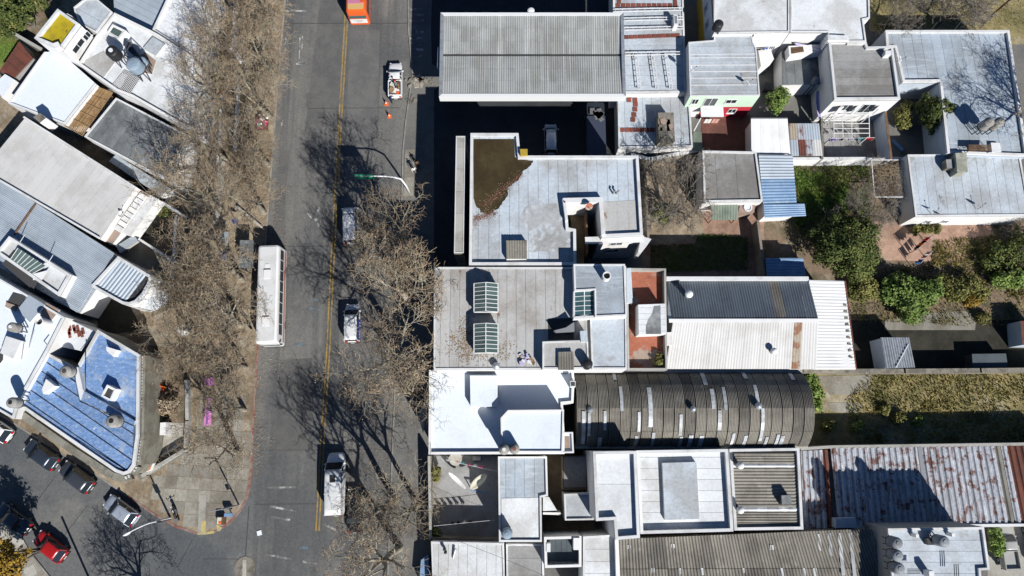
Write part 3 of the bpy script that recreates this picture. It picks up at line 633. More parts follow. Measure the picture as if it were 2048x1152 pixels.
slabs(yd, [(1650, 240), (1758, 240), (1758, 312), (1650, 312)], 0, 0, 'grey_membrane', 0, 1.0, 60, .165)
wall_line('pale blue plastered yard wall with a brown top right of the pergola', [(1771, 222), (1783, 318)], 2.9, .22, 'wall_blue_white', 'wood_brown')
wall_line('dark stone yard wall left of the pergola', [(1644, 236), (1645, 318)], 2.4, .2, 'wall_stone')
wall_line('white topped wall below the pergola yard', [(1586, 317), (1815, 316)], 2.2, .25, 'wall_white', 'coping')
pg = thing('pergola', 'white tube pergola frame over the grey tiled yard', 'pergola', W(1704, 258, .16))
for u in (1667, 1685, 1703, 1738): mb = MB(); mb.bar(W(u, 229, 2.6), W(u + 1, 275, 2.6), .07); mb.build('rafter', M['metal_white'], pg)
for v in (229, 247, 257, 266.5): mb = MB(); mb.bar(W(1667, v, 2.68), W(1739, v, 2.68), .06); mb.build('rafter', M['metal_white'], pg)
for u, v in ((1668, 272), (1738, 272), (1668, 231), (1738, 231)): p = W(u, v, 2.58); mb = MB(); mb.bar((p.x, p.y, .16), (p.x, p.y, 2.56), .08); mb.build('post', M['metal_white'], pg)
def clothesline(label, a, b_, z, items, h0=.8, group=None, gl=None):
    p, q = W(*a, z), W(*b_, z); o = thing('clothes_line', label, 'clothes line', (p.x, p.y, 0)); mb = MB(); mb.tube([p, p.lerp(q, .5) - Vector((0, 0, .08)), q], .018, 5); mb.build('cord', M['metal_white'], o)
    mb = MB()
    for r in (p, q): mb.bar((r.x, r.y, .1), (r.x, r.y, r.z + .02), .07)
    mb.build('posts', M['metal_grey'], o)['kind'] = 'stuff'
    d = (q - p).normalized(); n = Vector((-d.y, d.x, 0)); L_ = (q - p).length
    for f, w, m_, hh, lb in items:
        c = p + d * (f * L_); mb = MB(); vs = []; K = 6
        for i in range(K + 1):
            for j in range(4):
                s = (i / K - .5) * w; dz = -hh * j / 3
                vs.append(c + d * s + n * (.05 * sin(i * 1.9 + j) * (j + .4) + .04 * j) + Vector((0, 0, dz - .02)))
        fs = [(i * 4 + j, i * 4 + j + 1, (i + 1) * 4 + j + 1, (i + 1) * 4 + j) for i in range(K) for j in range(3)]
        mb.add(vs, fs); x = mb.build('hanging_garment', M[m_], None, loc=(c.x, c.y, c.z - hh)); tag(x, lb, 'clothing', group)
        md = x.modifiers.new('thick', 'SOLIDIFY'); md.thickness = .015
clothesline('washing line along the front of the white pergola', (1660, 277), (1750, 275), 2.2, [(.08, .5, 'cloth_violet', .8, 'violet shirt on the pergola washing line'), (.2, .5, 'cloth_lilac', .7, 'lilac shirt beside the violet one on the pergola line'), (.3, .35, 'cloth_black', .7, 'black trousers on the pergola washing line'), (.5, .5, 'cloth_lilac', .6, 'pale lilac cloth in the middle of the pergola line'), (.62, .35, 'cloth_black', .5, 'small black garment left of the blue towel'), (.71, .5, 'cloth_cyan', .8, 'blue towel on the pergola washing line'), (.93, .7, 'cloth_red', .8, 'bright red towel at the right end of the pergola line')], group='washing on the pergola line')
# big silver house top right
t8 = building('large silver grey rooftop wrapping a planted courtyard at the upper right', [(1771, 60), (2019, 60), (2056, 312), (1895, 306), (1880, 163), (1806, 164), (1790, 95), (1773, 93)], 4.1, 'silver', ph=.35, strip=(2, 1.15), wall='wall_blue_white', pt=.3)
for u, v in ((1818, 58), (1862, 58), (1908, 58), (1957, 58)): mb = MB(); p = W(u, v + 2, 4.4); mb.bar((p.x, p.y, 4.4), (p.x + .1, p.y + .3, 5.6), .05); mb.build('railing_post', M['metal_dark'], t8)
def tank(label, u, v, ztop, r, hgt, zbase, m_='tank_grey', group=None, legs=True, lid=None, dome=True):
    p = W(u, v, ztop); o = thing('water_tank', label, 'water tank', (p.x, p.y, zbase), group=group)
    b = MB(); z0 = ztop - hgt; k = r
    prof = [(k * .96, z0 - zbase), (k, z0 - zbase + hgt * .08)]
    for i in range(1, 5): zz = z0 - zbase + hgt * (.08 + .68 * i / 4); prof += [(k * 1.0, zz - .05), (k * .965, zz - .02), (k, zz + .01)]
    prof += [(k * .93, ztop - zbase - hgt * .14), (k * .6, ztop - zbase - .05)] if dome else [(k, ztop - zbase - .02)]
    b.lathe((0, 0, 0), prof, 20); b.build('body', M[m_], o, local=True, smooth=True)
    b = MB(); b.cyl((0, 0), r * .34, ztop - zbase - .06, ztop - zbase + .02, 14); b.build('lid', M[lid or m_], o, local=True)
    if legs and z0 - zbase > .25:
        b = MB()
        b.cyl((0, 0), r * 1.02, z0 - zbase - .1, z0 - zbase - .005, 14); b.build('platform', M['metal_dark'], o, local=True)
        for i in range(4):
            a_ = pi / 4 + i * pi / 2; mb = MB(); mb.bar((r * .8 * cos(a_), r * .8 * sin(a_), 0), (r * .7 * cos(a_), r * .7 * sin(a_), z0 - zbase - .1), .09); mb.build('leg', M['metal_dark'], o, local=True)
    return o
tank('pale cylindrical cement tank on a stand, left of the pair on the silver roof', 1980, 243, 6.9, .55, 1.3, 4.1, 'tank_cement', 'paired cement tanks', dome=False)
tank('pale cylindrical cement tank on a stand, right of the pair on the silver roof', 2001, 243, 6.9, .55, 1.3, 4.1, 'tank_cement', 'paired cement tanks', dome=False)
rk = thing('metal_rack', 'rusty metal cage rack with slats above the chimney house', 'rack', W(1958, 296, 3.6))
for k in range(8): mb = MB(); mb.bar(W(1937, 290 + k * 1.6, 5.0), W(1981, 290 + k * 1.6, 5.0), .05); mb.build('slat', M['wood_brown'], rk)
for u, v in ((1937, 290), (1981, 290), (1937, 302), (1981, 302)): p = W(u, v, 5.0); mb = MB(); mb.bar((p.x, p.y, 3.6), (p.x, p.y, 4.96), .06); mb.build('post', M['wood_brown'], rk)
for u in (1948, 1967): p = W(u, 296, 4.6); mb = MB(); mb.box((p.x, p.y, 4.3), (.6, .5, .3)); mb.build('crate', M['wood_brown'], rk)
solo_block('white flat cabinet beside the metal rack', [(1982, 285), (2000, 286), (2003, 304), (1984, 304)], .15, 4.5, 'wall_white', 'white_dirty', 'cabinet', 'cabinet')
# chimney house
t9 = building('pale grey roofed house with a big stone chimney at the right edge', [(1815, 309), (2040, 307), (2062, 431), (1831, 433)], 3.5, 'grey_membrane', ph=.14, strip=(0, 1.0), wall='wall_white', pt=.2)
for g in kids(t9):
    if g.name.startswith('roofing_strip'): g.data.materials[0] = M['silver_pale']
block(t9, [(1911, 306), (1933, 305), (1936, 344), (1915, 346)], 3.5, 4.9, 'chimney_stone', 'chimney_stone', 'chimney')
block(t9, [(1892, 319), (1911, 318), (1912, 336), (1894, 336)], 3.5, 4.5, 'concrete_dirty', 'grey_membrane', 'flue_box')
a, c = W(1831, 433, 3.64), W(2062, 431, 3.64)
for s in (2.2, 4.2): window(t9, a, c, s, 1.2, .7, .9)
# small houses in the middle
t10 = thing('lean_to', 'white sheet roof lean-to beside the red courtyard', 'lean-to', W(1540, 272, .15))
corr(t10, [W(u, v, z) for u, v, z in ((1502, 238, 3.2), (1575, 238, 3.2), (1581, 308, 2.8), (1503, 308, 2.8))], 'sheet_white', 1.1, .02, 4, 1, 'trap')
b = MB(); b.bar(W(1502, 237, 3.2), W(1575, 237, 3.2), .12, .12); b.build('flashing', M['metal_grey'], t10)
b = MB(); b.prism(inset(ccw(WP([(1502, 238), (1575, 238), (1581, 308), (1503, 308)], 2.8)), .15), .15, 2.74); b.build('wall', M['wall_white'], t10)
t11 = thing('lean_to', 'rusty patched sheet roof lean-to left of the pergola yard', 'lean-to', W(1610, 280, .15))
corr(t11, [W(u, v, z) for u, v, z in ((1578, 247, 2.7), (1638, 247, 2.7), (1645, 312, 2.4), (1582, 312, 2.4))], None, .35, .04, 4, 2, 'trap', pick=lambda i, r: ['sheet_rust_patch', 'sheet_silver', 'sheet_rusty', 'sheet_rust', 'sheet_silver', 'sheet_rusty', 'sheet_silver', 'sheet_pale'][(i * 2 + r) % 8])
b = MB(); b.prism(inset(ccw(WP([(1578, 247), (1638, 247), (1645, 312), (1582, 312)], 2.4)), .1), .15, 2.36); b.build('wall', M['wall_stone'], t11)
t12 = building('small grey flat roofed house between the bare tree and the blue-tinted shed roof', [(1405, 301), (1513, 303), (1526, 402), (1408, 404)], 3.3, 'grey_membrane', ph=.25, strip=(0, 2.4), wall='wall_white', pt=.22)
bq = thing('barbecue', 'pale brick barbecue with a round hole standing against the small grey house', 'barbecue', W(1496, 432, .15))
Pq = ccw(WP([(1481, 408), (1511, 408), (1509, 424), (1477, 424)], 2.3)); b = MB(); b.prism(Pq, .15, 2.2); b.build('body', M['pink_floor'], bq)
b = MB(); q = W(1496, 415, 2.3); b.cyl((q.x, q.y), .32, 2.2, 2.26, 14); b.build('hole', M['tar'], bq)
b = MB(); b.lathe((q.x, q.y, 2.2), [(.5, 0), (.5, .16), (.34, .16), (.34, .08)], 16); b.build('ring', M['coping'], bq)
t13 = thing('lean_to', 'pale green sheet lean-to in front of the small grey house', 'lean-to', W(1448, 424, .15))
corr(t13, [W(u, v, z) for u, v, z in ((1421, 406, 2.4), (1477, 406, 2.4), (1475, 440, 2.1), (1423, 440, 2.1))], 'sheet_green', .3, .04, 5, 1, 'trap')
b = MB()
for u, v in ((1425, 437), (1472, 437)): p = W(u, v, 2.0); b.bar((p.x, p.y, .15), (p.x, p.y, 2.08), .08)
b.build('posts', M['wood_brown'], t13)['kind'] = 'stuff'
t14 = thing('shed', 'pale ribbed sheet roof shed with tree shade put in as blue', 'shed', W(1556, 360, .15))
corr(t14, [W(u, v, z) for u, v, z in ((1517, 309, 3.2), (1526, 407, 2.95), (1593, 405, 2.95), (1585, 310, 3.2))], None, .3, .06, 8, 1, 'sine', pick=lambda i, r: 'sheet_silver' if i < 4 else 'sheet_blue')  # blue sheets carry the shade over a pale roof in their colour
corr(t14, [W(u, v, z) for u, v, z in ((1527, 408, 2.8), (1529, 436, 2.7), (1612, 432, 2.7), (1609, 407, 2.8))], 'sheet_blue', .3, .06, 3, 1, 'sine')
b = MB(); b.prism(inset(ccw(WP([(1517, 309), (1585, 310), (1594, 430), (1529, 433)], 2.7)), .15), .15, 2.62); b.build('wall', M['wall_white'], t14)
t15 = thing('shed', 'dark blue ribbed sheet roof in deep shade under the big bush', 'shed', W(1566, 535, .15))
corr(t15, [W(u, v, z) for u, v, z in ((1531, 516, 2.7), (1534, 553, 2.6), (1612, 553, 2.6), (1606, 516, 2.7))], 'sheet_blue', .3, .05, 3, 1, 'sine')
b = MB(); b.prism(inset(ccw(WP([(1531, 516), (1606, 516), (1612, 553), (1534, 553)], 2.6)), .1), .15, 2.54); b.build('wall', M['wall_grey'], t15)
wall_line('weathered yard wall between the bare tree garden and the bushes', [(1516, 440), (1530, 556)], 2.3, .22, 'wall_old')
wall_line('pale rubble wall below the tiled roof', [(1262, 309), (1300, 318), (1395, 300)], 1.9, .35, 'wall_old', 'coping')
wall_line('pale blue side wall of the small grey house yard', [(1290, 330), (1297, 478)], 1.8, .2, 'wall_old')

# L-shaped building with the brown pool of rain water
LZ = 9.0
t16 = building('L-shaped silver rooftop with a brown puddle in one corner', [(941, 266), (1037, 266), (1041, 311), (1277, 311), (1286, 470), (1204, 474), (1197, 405), (1133, 405), (1137, 455), (1152, 458), (1153, 530), (938, 530)], LZ, 'silver_pale', name='apartment_building', ph=.45, strip=(0, 1.05), pt=.3, wall='wall_white')
pz = LZ + .052
pud = [(947, 278), (1028, 278), (1030, 314), (1040, 318), (1066, 322), (1060, 332), (1046, 343), (1043, 352), (1030, 364), (1018, 374), (1014, 392), (1004, 408), (994, 420), (978, 428), (962, 424), (952, 412), (947, 396)]
pud2 = []
for i in range(len(pud)):
    a, c = pud[i], pud[(i + 1) % len(pud)]
    for k in range(4):
        f = k / 4; j = 1.6 if 3 < i < 15 else .2
        pud2.append((a[0] + (c[0] - a[0]) * f + rnd.uniform(-j, j), a[1] + (c[1] - a[1]) * f + rnd.uniform(-j, j)))
P = ccw(WP(pud2, pz)); b = MB(); b.prism(P, LZ - .02, pz, 0); b.build('puddle', M['moss_water'], t16)
def scatter_leaves(parent, pts, n, z, m_, size=.12, name='leaf_litter', spread=4, kind='stuff', label=None):
    b = MB()
    for _ in range(n):
        u, v = rnd.choice(pts); p = W(u + rnd.gauss(0, spread), v + rnd.gauss(0, spread), z); a_ = rnd.uniform(0, pi); s = size * rnd.uniform(.5, 1.3)
        d = Vector((cos(a_), sin(a_), rnd.uniform(-.3, .3))) * s; e = Vector((-sin(a_), cos(a_), rnd.uniform(-.3, .3))) * s * .6; p.z += .03
        b.quad(p - d, p + e * .8, p + d, p - e * .8)
    o = b.build(name, M[m_], parent); o['kind'] = kind; return o
edge = [(1043 - 4 * i, 350 + 3.2 * i) for i in range(20)] + [(950 + 3 * i, 436 - i * .7) for i in range(14)] + [(949, 440), (952, 446), (950, 452), (956, 438)]
scatter_leaves(t16, edge, 800, pz, 'tile_red', .05, spread=3); scatter_leaves(t16, edge, 700, pz, 'dry_leaf', .05, spread=6)
block(t16, [(1012, 480), (1053, 480), (1053, 517), (1013, 518)], LZ, LZ + .75, 'wall_white', 'sheet_fibre', 'roof_hatch')
corr(t16, [W(u, v, LZ + .82) for u, v in ((1012, 481), (1054, 481), (1054, 518), (1013, 518))], 'sheet_fibre', .27, .05, 1, 1, 'sine')
block(t16, [(1204, 404), (1275, 400), (1279, 462), (1207, 462)], LZ, LZ + .06, 'tan_membrane', 'tan_membrane', 'roof_patch')
block(t16, [(1126, 396), (1206, 394), (1206, 404), (1127, 405)], LZ, LZ + .85, 'wall_white', 'coping', 'parapet')
block(t16, [(1125, 397), (1132, 405), (1136, 440), (1131, 440)], LZ, LZ + .85, 'wall_white', 'coping', 'parapet')
block(t16, [(1198, 404), (1206, 404), (1211, 468), (1203, 470)], LZ, LZ + .85, 'wall_white', 'coping', 'parapet')
for px in ([(1052, 412), (1112, 404), (1128, 420), (1131, 446), (1118, 470), (1138, 478), (1138, 500), (1056, 502), (1060, 470), (1036, 440)],):
    b = MB(); q_ = []
    for i_ in range(len(px)):
        a, c = px[i_], px[(i_ + 1) % len(px)]
        q_ += [(a[0] + (c[0] - a[0]) * f / 6 + rnd.uniform(-3, 3), a[1] + (c[1] - a[1]) * f / 6 + rnd.uniform(-3, 3)) for f in range(6)]
    b.prism(ccw(WP(q_, LZ + .05)), LZ, LZ + .046); b.build('worn_patch', M['worn_grey'], t16)
# the court's wooden partitions and lower ledges
b = MB(); b.box((W(1170, 470, 5).x, W(1170, 470, 5).y, 4.2), (.2, 5.2, 5.6)); b.build('partition', M['wood_brown'], t16)
block(t16, [(1140, 426), (1168, 426), (1168, 530), (1154, 530)], .14, 5.0, 'wall_stone', 'brown_floor', 'court_floor')
a, c = W(1204, 474, LZ + .45), W(1286, 470, LZ + .45)
for z in (5.9, 3.0): window(t16, a, c, 1.2, z, 1.4, 1.3); 
block(t16, [(1170, 474), (1288, 471), (1290, 483), (1171, 487)], LZ - 1.0, LZ - .7, 'coping', 'coping', 'balcony_slab')
block(t16, [(1283, 472), (1303, 478), (1281, 507), (1276, 505)], 4.5, 7.2, 'wall_white', 'coping', 'fin_wall')
dish0 = None
def dish(label, u, v, z, r, yaw, m_='metal_white', zb=None):
    global dish0
    p = W(u, v, z); o = thing('satellite_dish', label, 'satellite dish', (p.x, p.y, z - .75), yaw)
    b = MB(); b.lathe((0, 0, 0), [(.02, -.10), (r * .5, -.07), (r * .85, -.02), (r, .03), (r * .98, .035), (r * .8, .0), (r * .45, -.045), (.02, -.07)], 18)
    Rm = Matrix.Rotation(radians(48), 4, 'X'); b.v = [tuple(Rm @ Vector(q) + Vector((0, 0, .75))) for q in b.v]
    b.build('reflector', M[m_], o, local=True, smooth=True)
    b = MB(); b.bar((0, 0, 0), (0, 0, .72), .05); b.build('mast', M['metal_grey'], o, local=True)
    b = MB(); f = Rm @ Vector((0, -.1, .55)) + Vector((0, 0, .75)); b.bar((0, -.05, .55), f, .03); b.box((f.x, f.y, f.z), (.1, .1, .1)); b.build('feed_arm', M['metal_dark'], o, local=True)
dish('orange satellite dish on the wall of the L-shaped roof court', 1178, 413, LZ + 1.2, .42, .3, 'orange_floor')
dish('dark edged satellite dish near the left corner of the chimney house', 1872, 425, 4.4, .42, 2.7, 'metal_grey')
dish('white satellite dish in the middle of the chimney house roof', 1963, 414, 4.4, .45, 2.4)
dish('white oval satellite dish on the left edge of the green house roof', 1384, 138, 6.4, .42, 1.9)
dish('white panel dish on the right of the green house roof', 1497, 166, 6.4, .42, 2.2)
dish('small white dish on the big silver roof near its left wall', 1801, 117, 5.0, .35, 1.6)
dish('white dish high on the long light roofed hall', 240, 430, 5.5, .25, 2.0)
tk = solo_block('yellow green metal box on the parapet of the L-shaped roof', [(1040, 298), (1055, 298), (1055, 309), (1041, 310)], LZ - .6, LZ + .9, 'wall_yellow', 'wall_yellow', 'roof_vent', 'vent')
vp = thing('roof_vent', 'twin bent vent pipes on the middle of the L-shaped silver roof', 'vent', W(1229, 384, LZ))
for dx in (0, .35): p = W(1228, 384, LZ + .6); b = MB(); b.tube([(p.x + dx, p.y, LZ), (p.x + dx, p.y, LZ + .6), (p.x + dx + .15, p.y + .1, LZ + .75)], .1, 8); b.build('pipe', M['metal_grey'], vp)
# low ledge roof along the pavement beside the L building
t17 = building('narrow concrete ledge roof along the left side of the L-shaped building', [(912, 272), (931, 272), (928, 506), (908, 506)], 8.4, 'coping_grey', name='awning_roof', ph=.1, wall='wall_old', strip=(90, 2.6), pt=.12)
# building with two glass roof lights
HZ = 9.4
u1 = building('pale peeling rooftop with two ridged glass skylights facing the avenue', [(868, 534), (1146, 534), (1252, 532), (1254, 739), (867, 740)], HZ, 'tan_membrane', name='apartment_building', ph=.14, strip=(0, 1.0), pt=.2)
block(u1, [(1147, 528), (1250, 528), (1254, 631), (1190, 634), (1189, 580), (1149, 582)], HZ, HZ + 1.7, 'wall_white', 'silver', 'stair_block', rim=.14)
block(u1, [(1147, 581), (1150, 581), (1149, 634), (1146, 634)], HZ, HZ + 1.3, 'wall_white', 'coping', 'curb'); block(u1, [(1147, 633), (1191, 631), (1191, 636), (1147, 638)], HZ, HZ + 1.3, 'wall_white', 'coping', 'curb')
block(u1, [(1180, 637), (1253, 634), (1254, 738), (1184, 738)], HZ, HZ + .45, 'wall_white', 'silver_pale', 'upper_roof', rim=.12)
block(u1, [(1085, 683), (1176, 680), (1178, 737), (1085, 738)], HZ, HZ + 1.3, 'wall_white', 'tan_membrane', 'roof_room', rim=.12)
corr(u1, [W(u, v, HZ + 1.55) for u, v in ((1116, 704), (1147, 703), (1148, 740), (1116, 740))], 'sheet_fibre', .25, .06, 1, 1, 'sine')
b = MB(); b.prism(inset(ccw(WP([(1116, 704), (1147, 703), (1148, 740), (1116, 740)], HZ + 1.5)), .08), HZ + 1.3, HZ + 1.5); b.build('hatch', M['wall_grey'], u1)
block(u1, [(1096, 637), (1148, 636), (1148, 679), (1096, 680)], HZ - .02, HZ + .05, 'tar', 'tar', 'sunken_court')
block(u1, [(1108, 661), (1132, 655), (1148, 644), (1149, 662), (1112, 664)], HZ, HZ + 1.2, 'metal_grey', 'metal_grey', 'metal_hood')
block(u1, [(1160, 662), (1174, 661), (1176, 684), (1162, 684)], HZ, HZ + 1.5, 'wall_white', 'silver_pale', 'chimney')
def skylight(parent, px, z, rise, rows, tilt=0.0, mt='glass_green'):
    q = [W(u, v, z) for u, v in px]; o = MB()
    P = ccw(WP(px, z)); o.prism(P, z - .45, z - .02); cu = o.build('skylight_curb', M['wall_white'], parent)
    r0 = (q[0] + q[1]) / 2 + Vector((0, 0, rise)); r1 = (q[3] + q[2]) / 2 + Vector((0, 0, rise))
    for side, (a, d, ra, rb) in enumerate(((q[0], q[3], r0, r1), (q[1], q[2], r0, r1))):
        for i in range(rows):
            f0, f1 = (i + .05) / rows, (i + .95) / rows
            vs = [a.lerp(d, f0), a.lerp(d, f1), ra.lerp(rb, f1), ra.lerp(rb, f0)]
            for k in vs: k.z += rnd.uniform(0, .012)
            b = MB(); b.quad(*vs) if side else b.quad(*vs[::-1]); b.build('pane', M[mt], cu)
    b = MB()
    for i in range(rows + 1):
        f = i / rows
        for a, d in ((q[0], q[3]), (q[1], q[2])): b.bar(a.lerp(d, f) + Vector((0, 0, .02)), r0.lerp(r1, f) + Vector((0, 0, .02)), .055)
    b.bar(r0, r1, .09)
    for a, d in ((q[0], q[3]), (q[1], q[2])): b.bar(a, d, .09)
    b.build('frame', M['metal_white'], cu)
    for a, d, r in ((q[0], q[1], r0), (q[3], q[2], r1)):
        b = MB(); b.add([a, d, r], [(0, 1, 2)]); b.build('gable', M['glass_dark'], cu)
    return cu
skylight(u1, [(948, 567), (996, 567), (996, 624), (948, 624)], HZ + 1.3, .55, 7); skylight(u1, [(948, 648), (996, 648), (996, 706), (948, 706)], HZ + 1.3, .55, 7)
for px in ([(947, 566), (997, 566), (997, 625), (947, 625)], [(947, 647), (997, 647), (997, 707), (947, 707)]):
    b = MB(); b.prism(inset(ccw(WP(px, HZ + 1.0)), .1), HZ, HZ + .84); b.build('light_well_wall', M['wall_grey'], u1)
skylight(u1, [(1149, 584), (1188, 582), (1188, 630), (1149, 632)], HZ + 1.1, .12, 5, mt='glass_teal')
tank('black round water tank on the roof beside the corrugated hatch', 1176, 727, HZ + 2.4, .5, 1.1, HZ + .45, 'tank_black')
ch = thing('chimney_pot', 'white round chimney with a dark open mouth on the raised roof block', 'chimney', W(1214, 551, HZ + 1.7))
b = MB(); p = W(1214, 551, HZ + 2.8); b.lathe((p.x, p.y, HZ + 1.7), [(.42, 0), (.42, 1.1), (.33, 1.1), (.33, .5)], 18); b.build('flue', M['wall_white'], ch)
b = MB(); b.cyl((p.x, p.y), .32, HZ + 2.1, HZ + 2.3, 16); b.build('soot', M['tar'], ch)
vn = thing('roof_vent', 'small grey hooded vent at the lower edge of the skylight roof', 'vent', W(992, 732, HZ)); b = MB(); p = W(992, 732, HZ + .5); b.lathe((p.x, p.y, HZ), [(.22, 0), (.22, .5), (.4, .45), (.35, .6), (.05, .75)], 10); b.build('hood', M['galv'], vn)
jk = thing('rubbish_pile', 'heap of white and brown rubbish against the roof room', 'rubbish', W(1048, 717, HZ))
for i in range(22):
    p = W(1048 + rnd.uniform(-12, 18), 717 + rnd.uniform(-8, 10), HZ + .2); b = MB(); b.box((p.x, p.y, HZ + .15 + rnd.uniform(0, .15)), (rnd.uniform(.15, .6), rnd.uniform(.1, .35), rnd.uniform(.08, .3)), rnd.uniform(0, 3)); b.build('scrap', M[rnd.choice(['cloth_white', 'cloth_lilac', 'wood_brown', 'bamboo', 'metal_white'])], jk)
scatter_leaves(u1, [(900 + 4 * i, 690 + rnd.uniform(-20, 30)) for i in range(30)] + [(935 + rnd.uniform(-6, 4), 640 + 3 * i) for i in range(25)], 900, HZ + .05, 'dry_leaf', .1, spread=10)
# orange terraces
u2 = building('rooftop terrace with worn orange floors around a small white hut', [(1252, 536), (1332, 537), (1335, 740), (1255, 740)], 6.4, 'orange_floor', name='terrace', ph=.9, pt=.2, wall='wall_grey', cop='coping_grey')
block(u2, [(1276, 609), (1331, 607), (1333, 667), (1277, 669)], 6.4, 8.3, 'wall_white', 'white_dirty', 'stair_hut')
for g in cut_strips(ccw(WP([(1276, 609), (1331, 607), (1333, 667), (1277, 669)], 8.3)), radians(90), .62):
    q = inset(g, .02); b = MB(); b.prism(q, 8.29, 8.33); b.build('roofing_strip', M['white_dirty'], u2)
P = ccw(WP([(1308, 612), (1321, 611), (1322, 668), (1292, 668), (1292, 652), (1297, 638), (1304, 628)], 8.34)); b = MB(); b.prism(P, 8.3, 8.345); b.build('worn_patch', M['dark_membrane'], u2)
block(u2, [(1253, 536), (1262, 536), (1266, 606), (1254, 606)], 6.4, 7.6, 'wall_white', 'silver_pale', 'ledge_roof')
# workshop shed with dark and light slopes
u3 = thing('shed', 'long workshop shed with a dark slate slope and a pale slope', 'shed', W(1490, 650, 0))
q1 = [W(1334, 561, 5.3), W(1617, 561, 5.3), W(1637, 640, 6.8), W(1346, 640, 6.8)]
corr(u3, q1, 'sheet_slate', .30, .045, 14, 1, 'sine', pick=lambda i, r: 'sheet_slate' if i not in (10,) else 'sheet_fibre_dark')
corr(u3, [W(1346, 643, 6.75), W(1637, 642, 6.75), W(1633, 738, 5.6), W(1331, 738, 5.6)], 'sheet_pale', .28, .03, 18, 1, 'sine', pick=lambda i, r: 'sheet_pale' if i != 15 else 'sheet_rust_patch')
b = MB(); b.bar(W(1338, 641.5, 6.86), W(1637, 641, 6.86), .4, .06); b.build('ridge_flashing', M['sheet_white'], u3)
corr(u3, [W(1335, 561, 5.25), W(1350, 640, 6.7), W(1336, 641, 6.7), W(1334, 600, 5.8)], 'sheet_silver', .4, .02, 3, 1, 'trap')
b = MB(); b.prism(inset(ccw(WP([(1334, 561), (1688, 562), (1708, 738), (1331, 738)], 5.2)), .25), 0, 5.1); b.build('wall', M['wall_white'], u3)
b = MB(); P = WP([(1333, 553), (1617, 553), (1618, 560), (1333, 560)], 5.9); b.prism(ccw(P), 0, 5.9); b.build('parapet', M['coping'], u3)
u4 = thing('shed', 'bright white ribbed sheet roof annex with a ragged right edge', 'shed', W(1665, 650, 0))
P4 = [W(1618, 560, 5.3), W(1631, 739, 5.2), W(1711, 739, 5.0), W(1688, 562, 5.1)]
corr(u4, P4, 'sheet_white', .3, .04, 14, 1, 'sine')
b = MB(); b.prism(inset(ccw(WP([(1634, 561), (1686, 562), (1708, 738), (1640, 738)], 5.0)), .2), 0, 4.85); b.build('wall', M['wall_white'], u4)
b = MB(); b.bar(W(1690, 562, 4.9), W(1712, 739, 4.9), .14, .14); b.build('gutter', M['sheet_rust'], u4)
for i in range(9):
    p = W(1693 + 13.5 * i / 9 + 1, 610 + 13 * i, 5.12); b = MB(); b.box((p.x - .25, p.y, 5.13), (.35, .22, .1), rnd.uniform(-.5, .5)); b.build('ballast_stone', M['concrete_dirty'], u4)
def turbine(label, u, v, z, m_='metal_white', r=.34, hgt=.6, group=None):
    p = W(u, v, z + hgt + .2); o = thing('roof_vent', label, 'vent', (p.x, p.y, z), group=group)
    b = MB(); b.cyl((0, 0), r * .7, -.15, hgt, 12); b.build('duct', M['metal_grey'], o, local=True)
    b = MB(); b.lathe((0, 0, hgt), [(r * .6, 0), (r, .12), (r * 1.05, .25), (r * .8, .42), (r * .3, .52), (.02, .54)], 14); b.build('cowl', M[m_], o, local=True, smooth=True)
turbine('white domed vent on the dark slate slope', 1378, 588, 5.9, r=.42, hgt=.9); turbine('white round vent cap on the pale slope of the workshop', 1548, 702, 6.1, hgt=.35)
block(u3, [(1331, 665), (1344, 664), (1345, 690), (1331, 690)], 5.2, 6.7, 'wall_white', 'wall_white', 'ledge')
# bright white building
WZ = 7.6
u5 = building('bright white rooftop with a raised white room and blue shadows', [(858, 740), (1147, 740), (1149, 758), (1147, 806), (1126, 808), (1129, 866), (1129, 908), (857, 909)], WZ, 'white_roof', name='apartment_building', ph=.3, pt=.25, cop='wall_white')
block(u5, [(940, 751), (995, 751), (995, 813), (941, 813)], WZ, WZ + .95, 'wall_white', 'white_roof', 'roof_room')
block(u5, [(1016, 820), (1128, 819), (1127, 868), (1126, 905), (1003, 905), (1001, 836)], WZ, WZ + 2.3, 'wall_white', 'white_roof', 'roof_room', rim=.18, rimmat='wall_white')
block(u5, [(1104, 865), (1146, 864), (1148, 906), (1104, 907)], 0, WZ + .35, 'wall_white', 'white_roof', 'corner_room', rim=.3)
P = inset(ccw(WP([(1104, 865), (1146, 864), (1148, 906), (1104, 907)], WZ + .05)), .4); b = MB(); b.prism(P, WZ - .1, WZ + .07); b.build('patio_floor', M['pink_floor'], u5)
block(u5, [(1141, 762), (1151, 762), (1151, 774), (1141, 774)], WZ, WZ + 1.3, 'wall_white', 'wall_white', 'chimney')
b = MB(); p = W(1146, 768, WZ + 1.3); b.box((p.x, p.y, WZ + 1.31), (.4, .4, .05)); b.build('flue_mouth', M['tar'], u5)
tank('round cement tank with a pale lid on the lower edge of the white roof', 1008, 899, WZ + 3.3, .52, 1.0, WZ + .3, 'tank_cement', 'cement tanks on the white roof', lid='metal_white', dome=False)
tank('round cement tank with a rusty lid on the lower edge of the white roof', 1029, 898, WZ + 3.3, .5, 1.0, WZ + .3, 'tank_cement', 'cement tanks on the white roof', lid='tile_red', dome=False)
block(u5, [(836, 830), (853, 790), (856, 812), (846, 866)], 2.6, 2.8, 'wall_grey', 'coping_grey', 'entrance_awning')
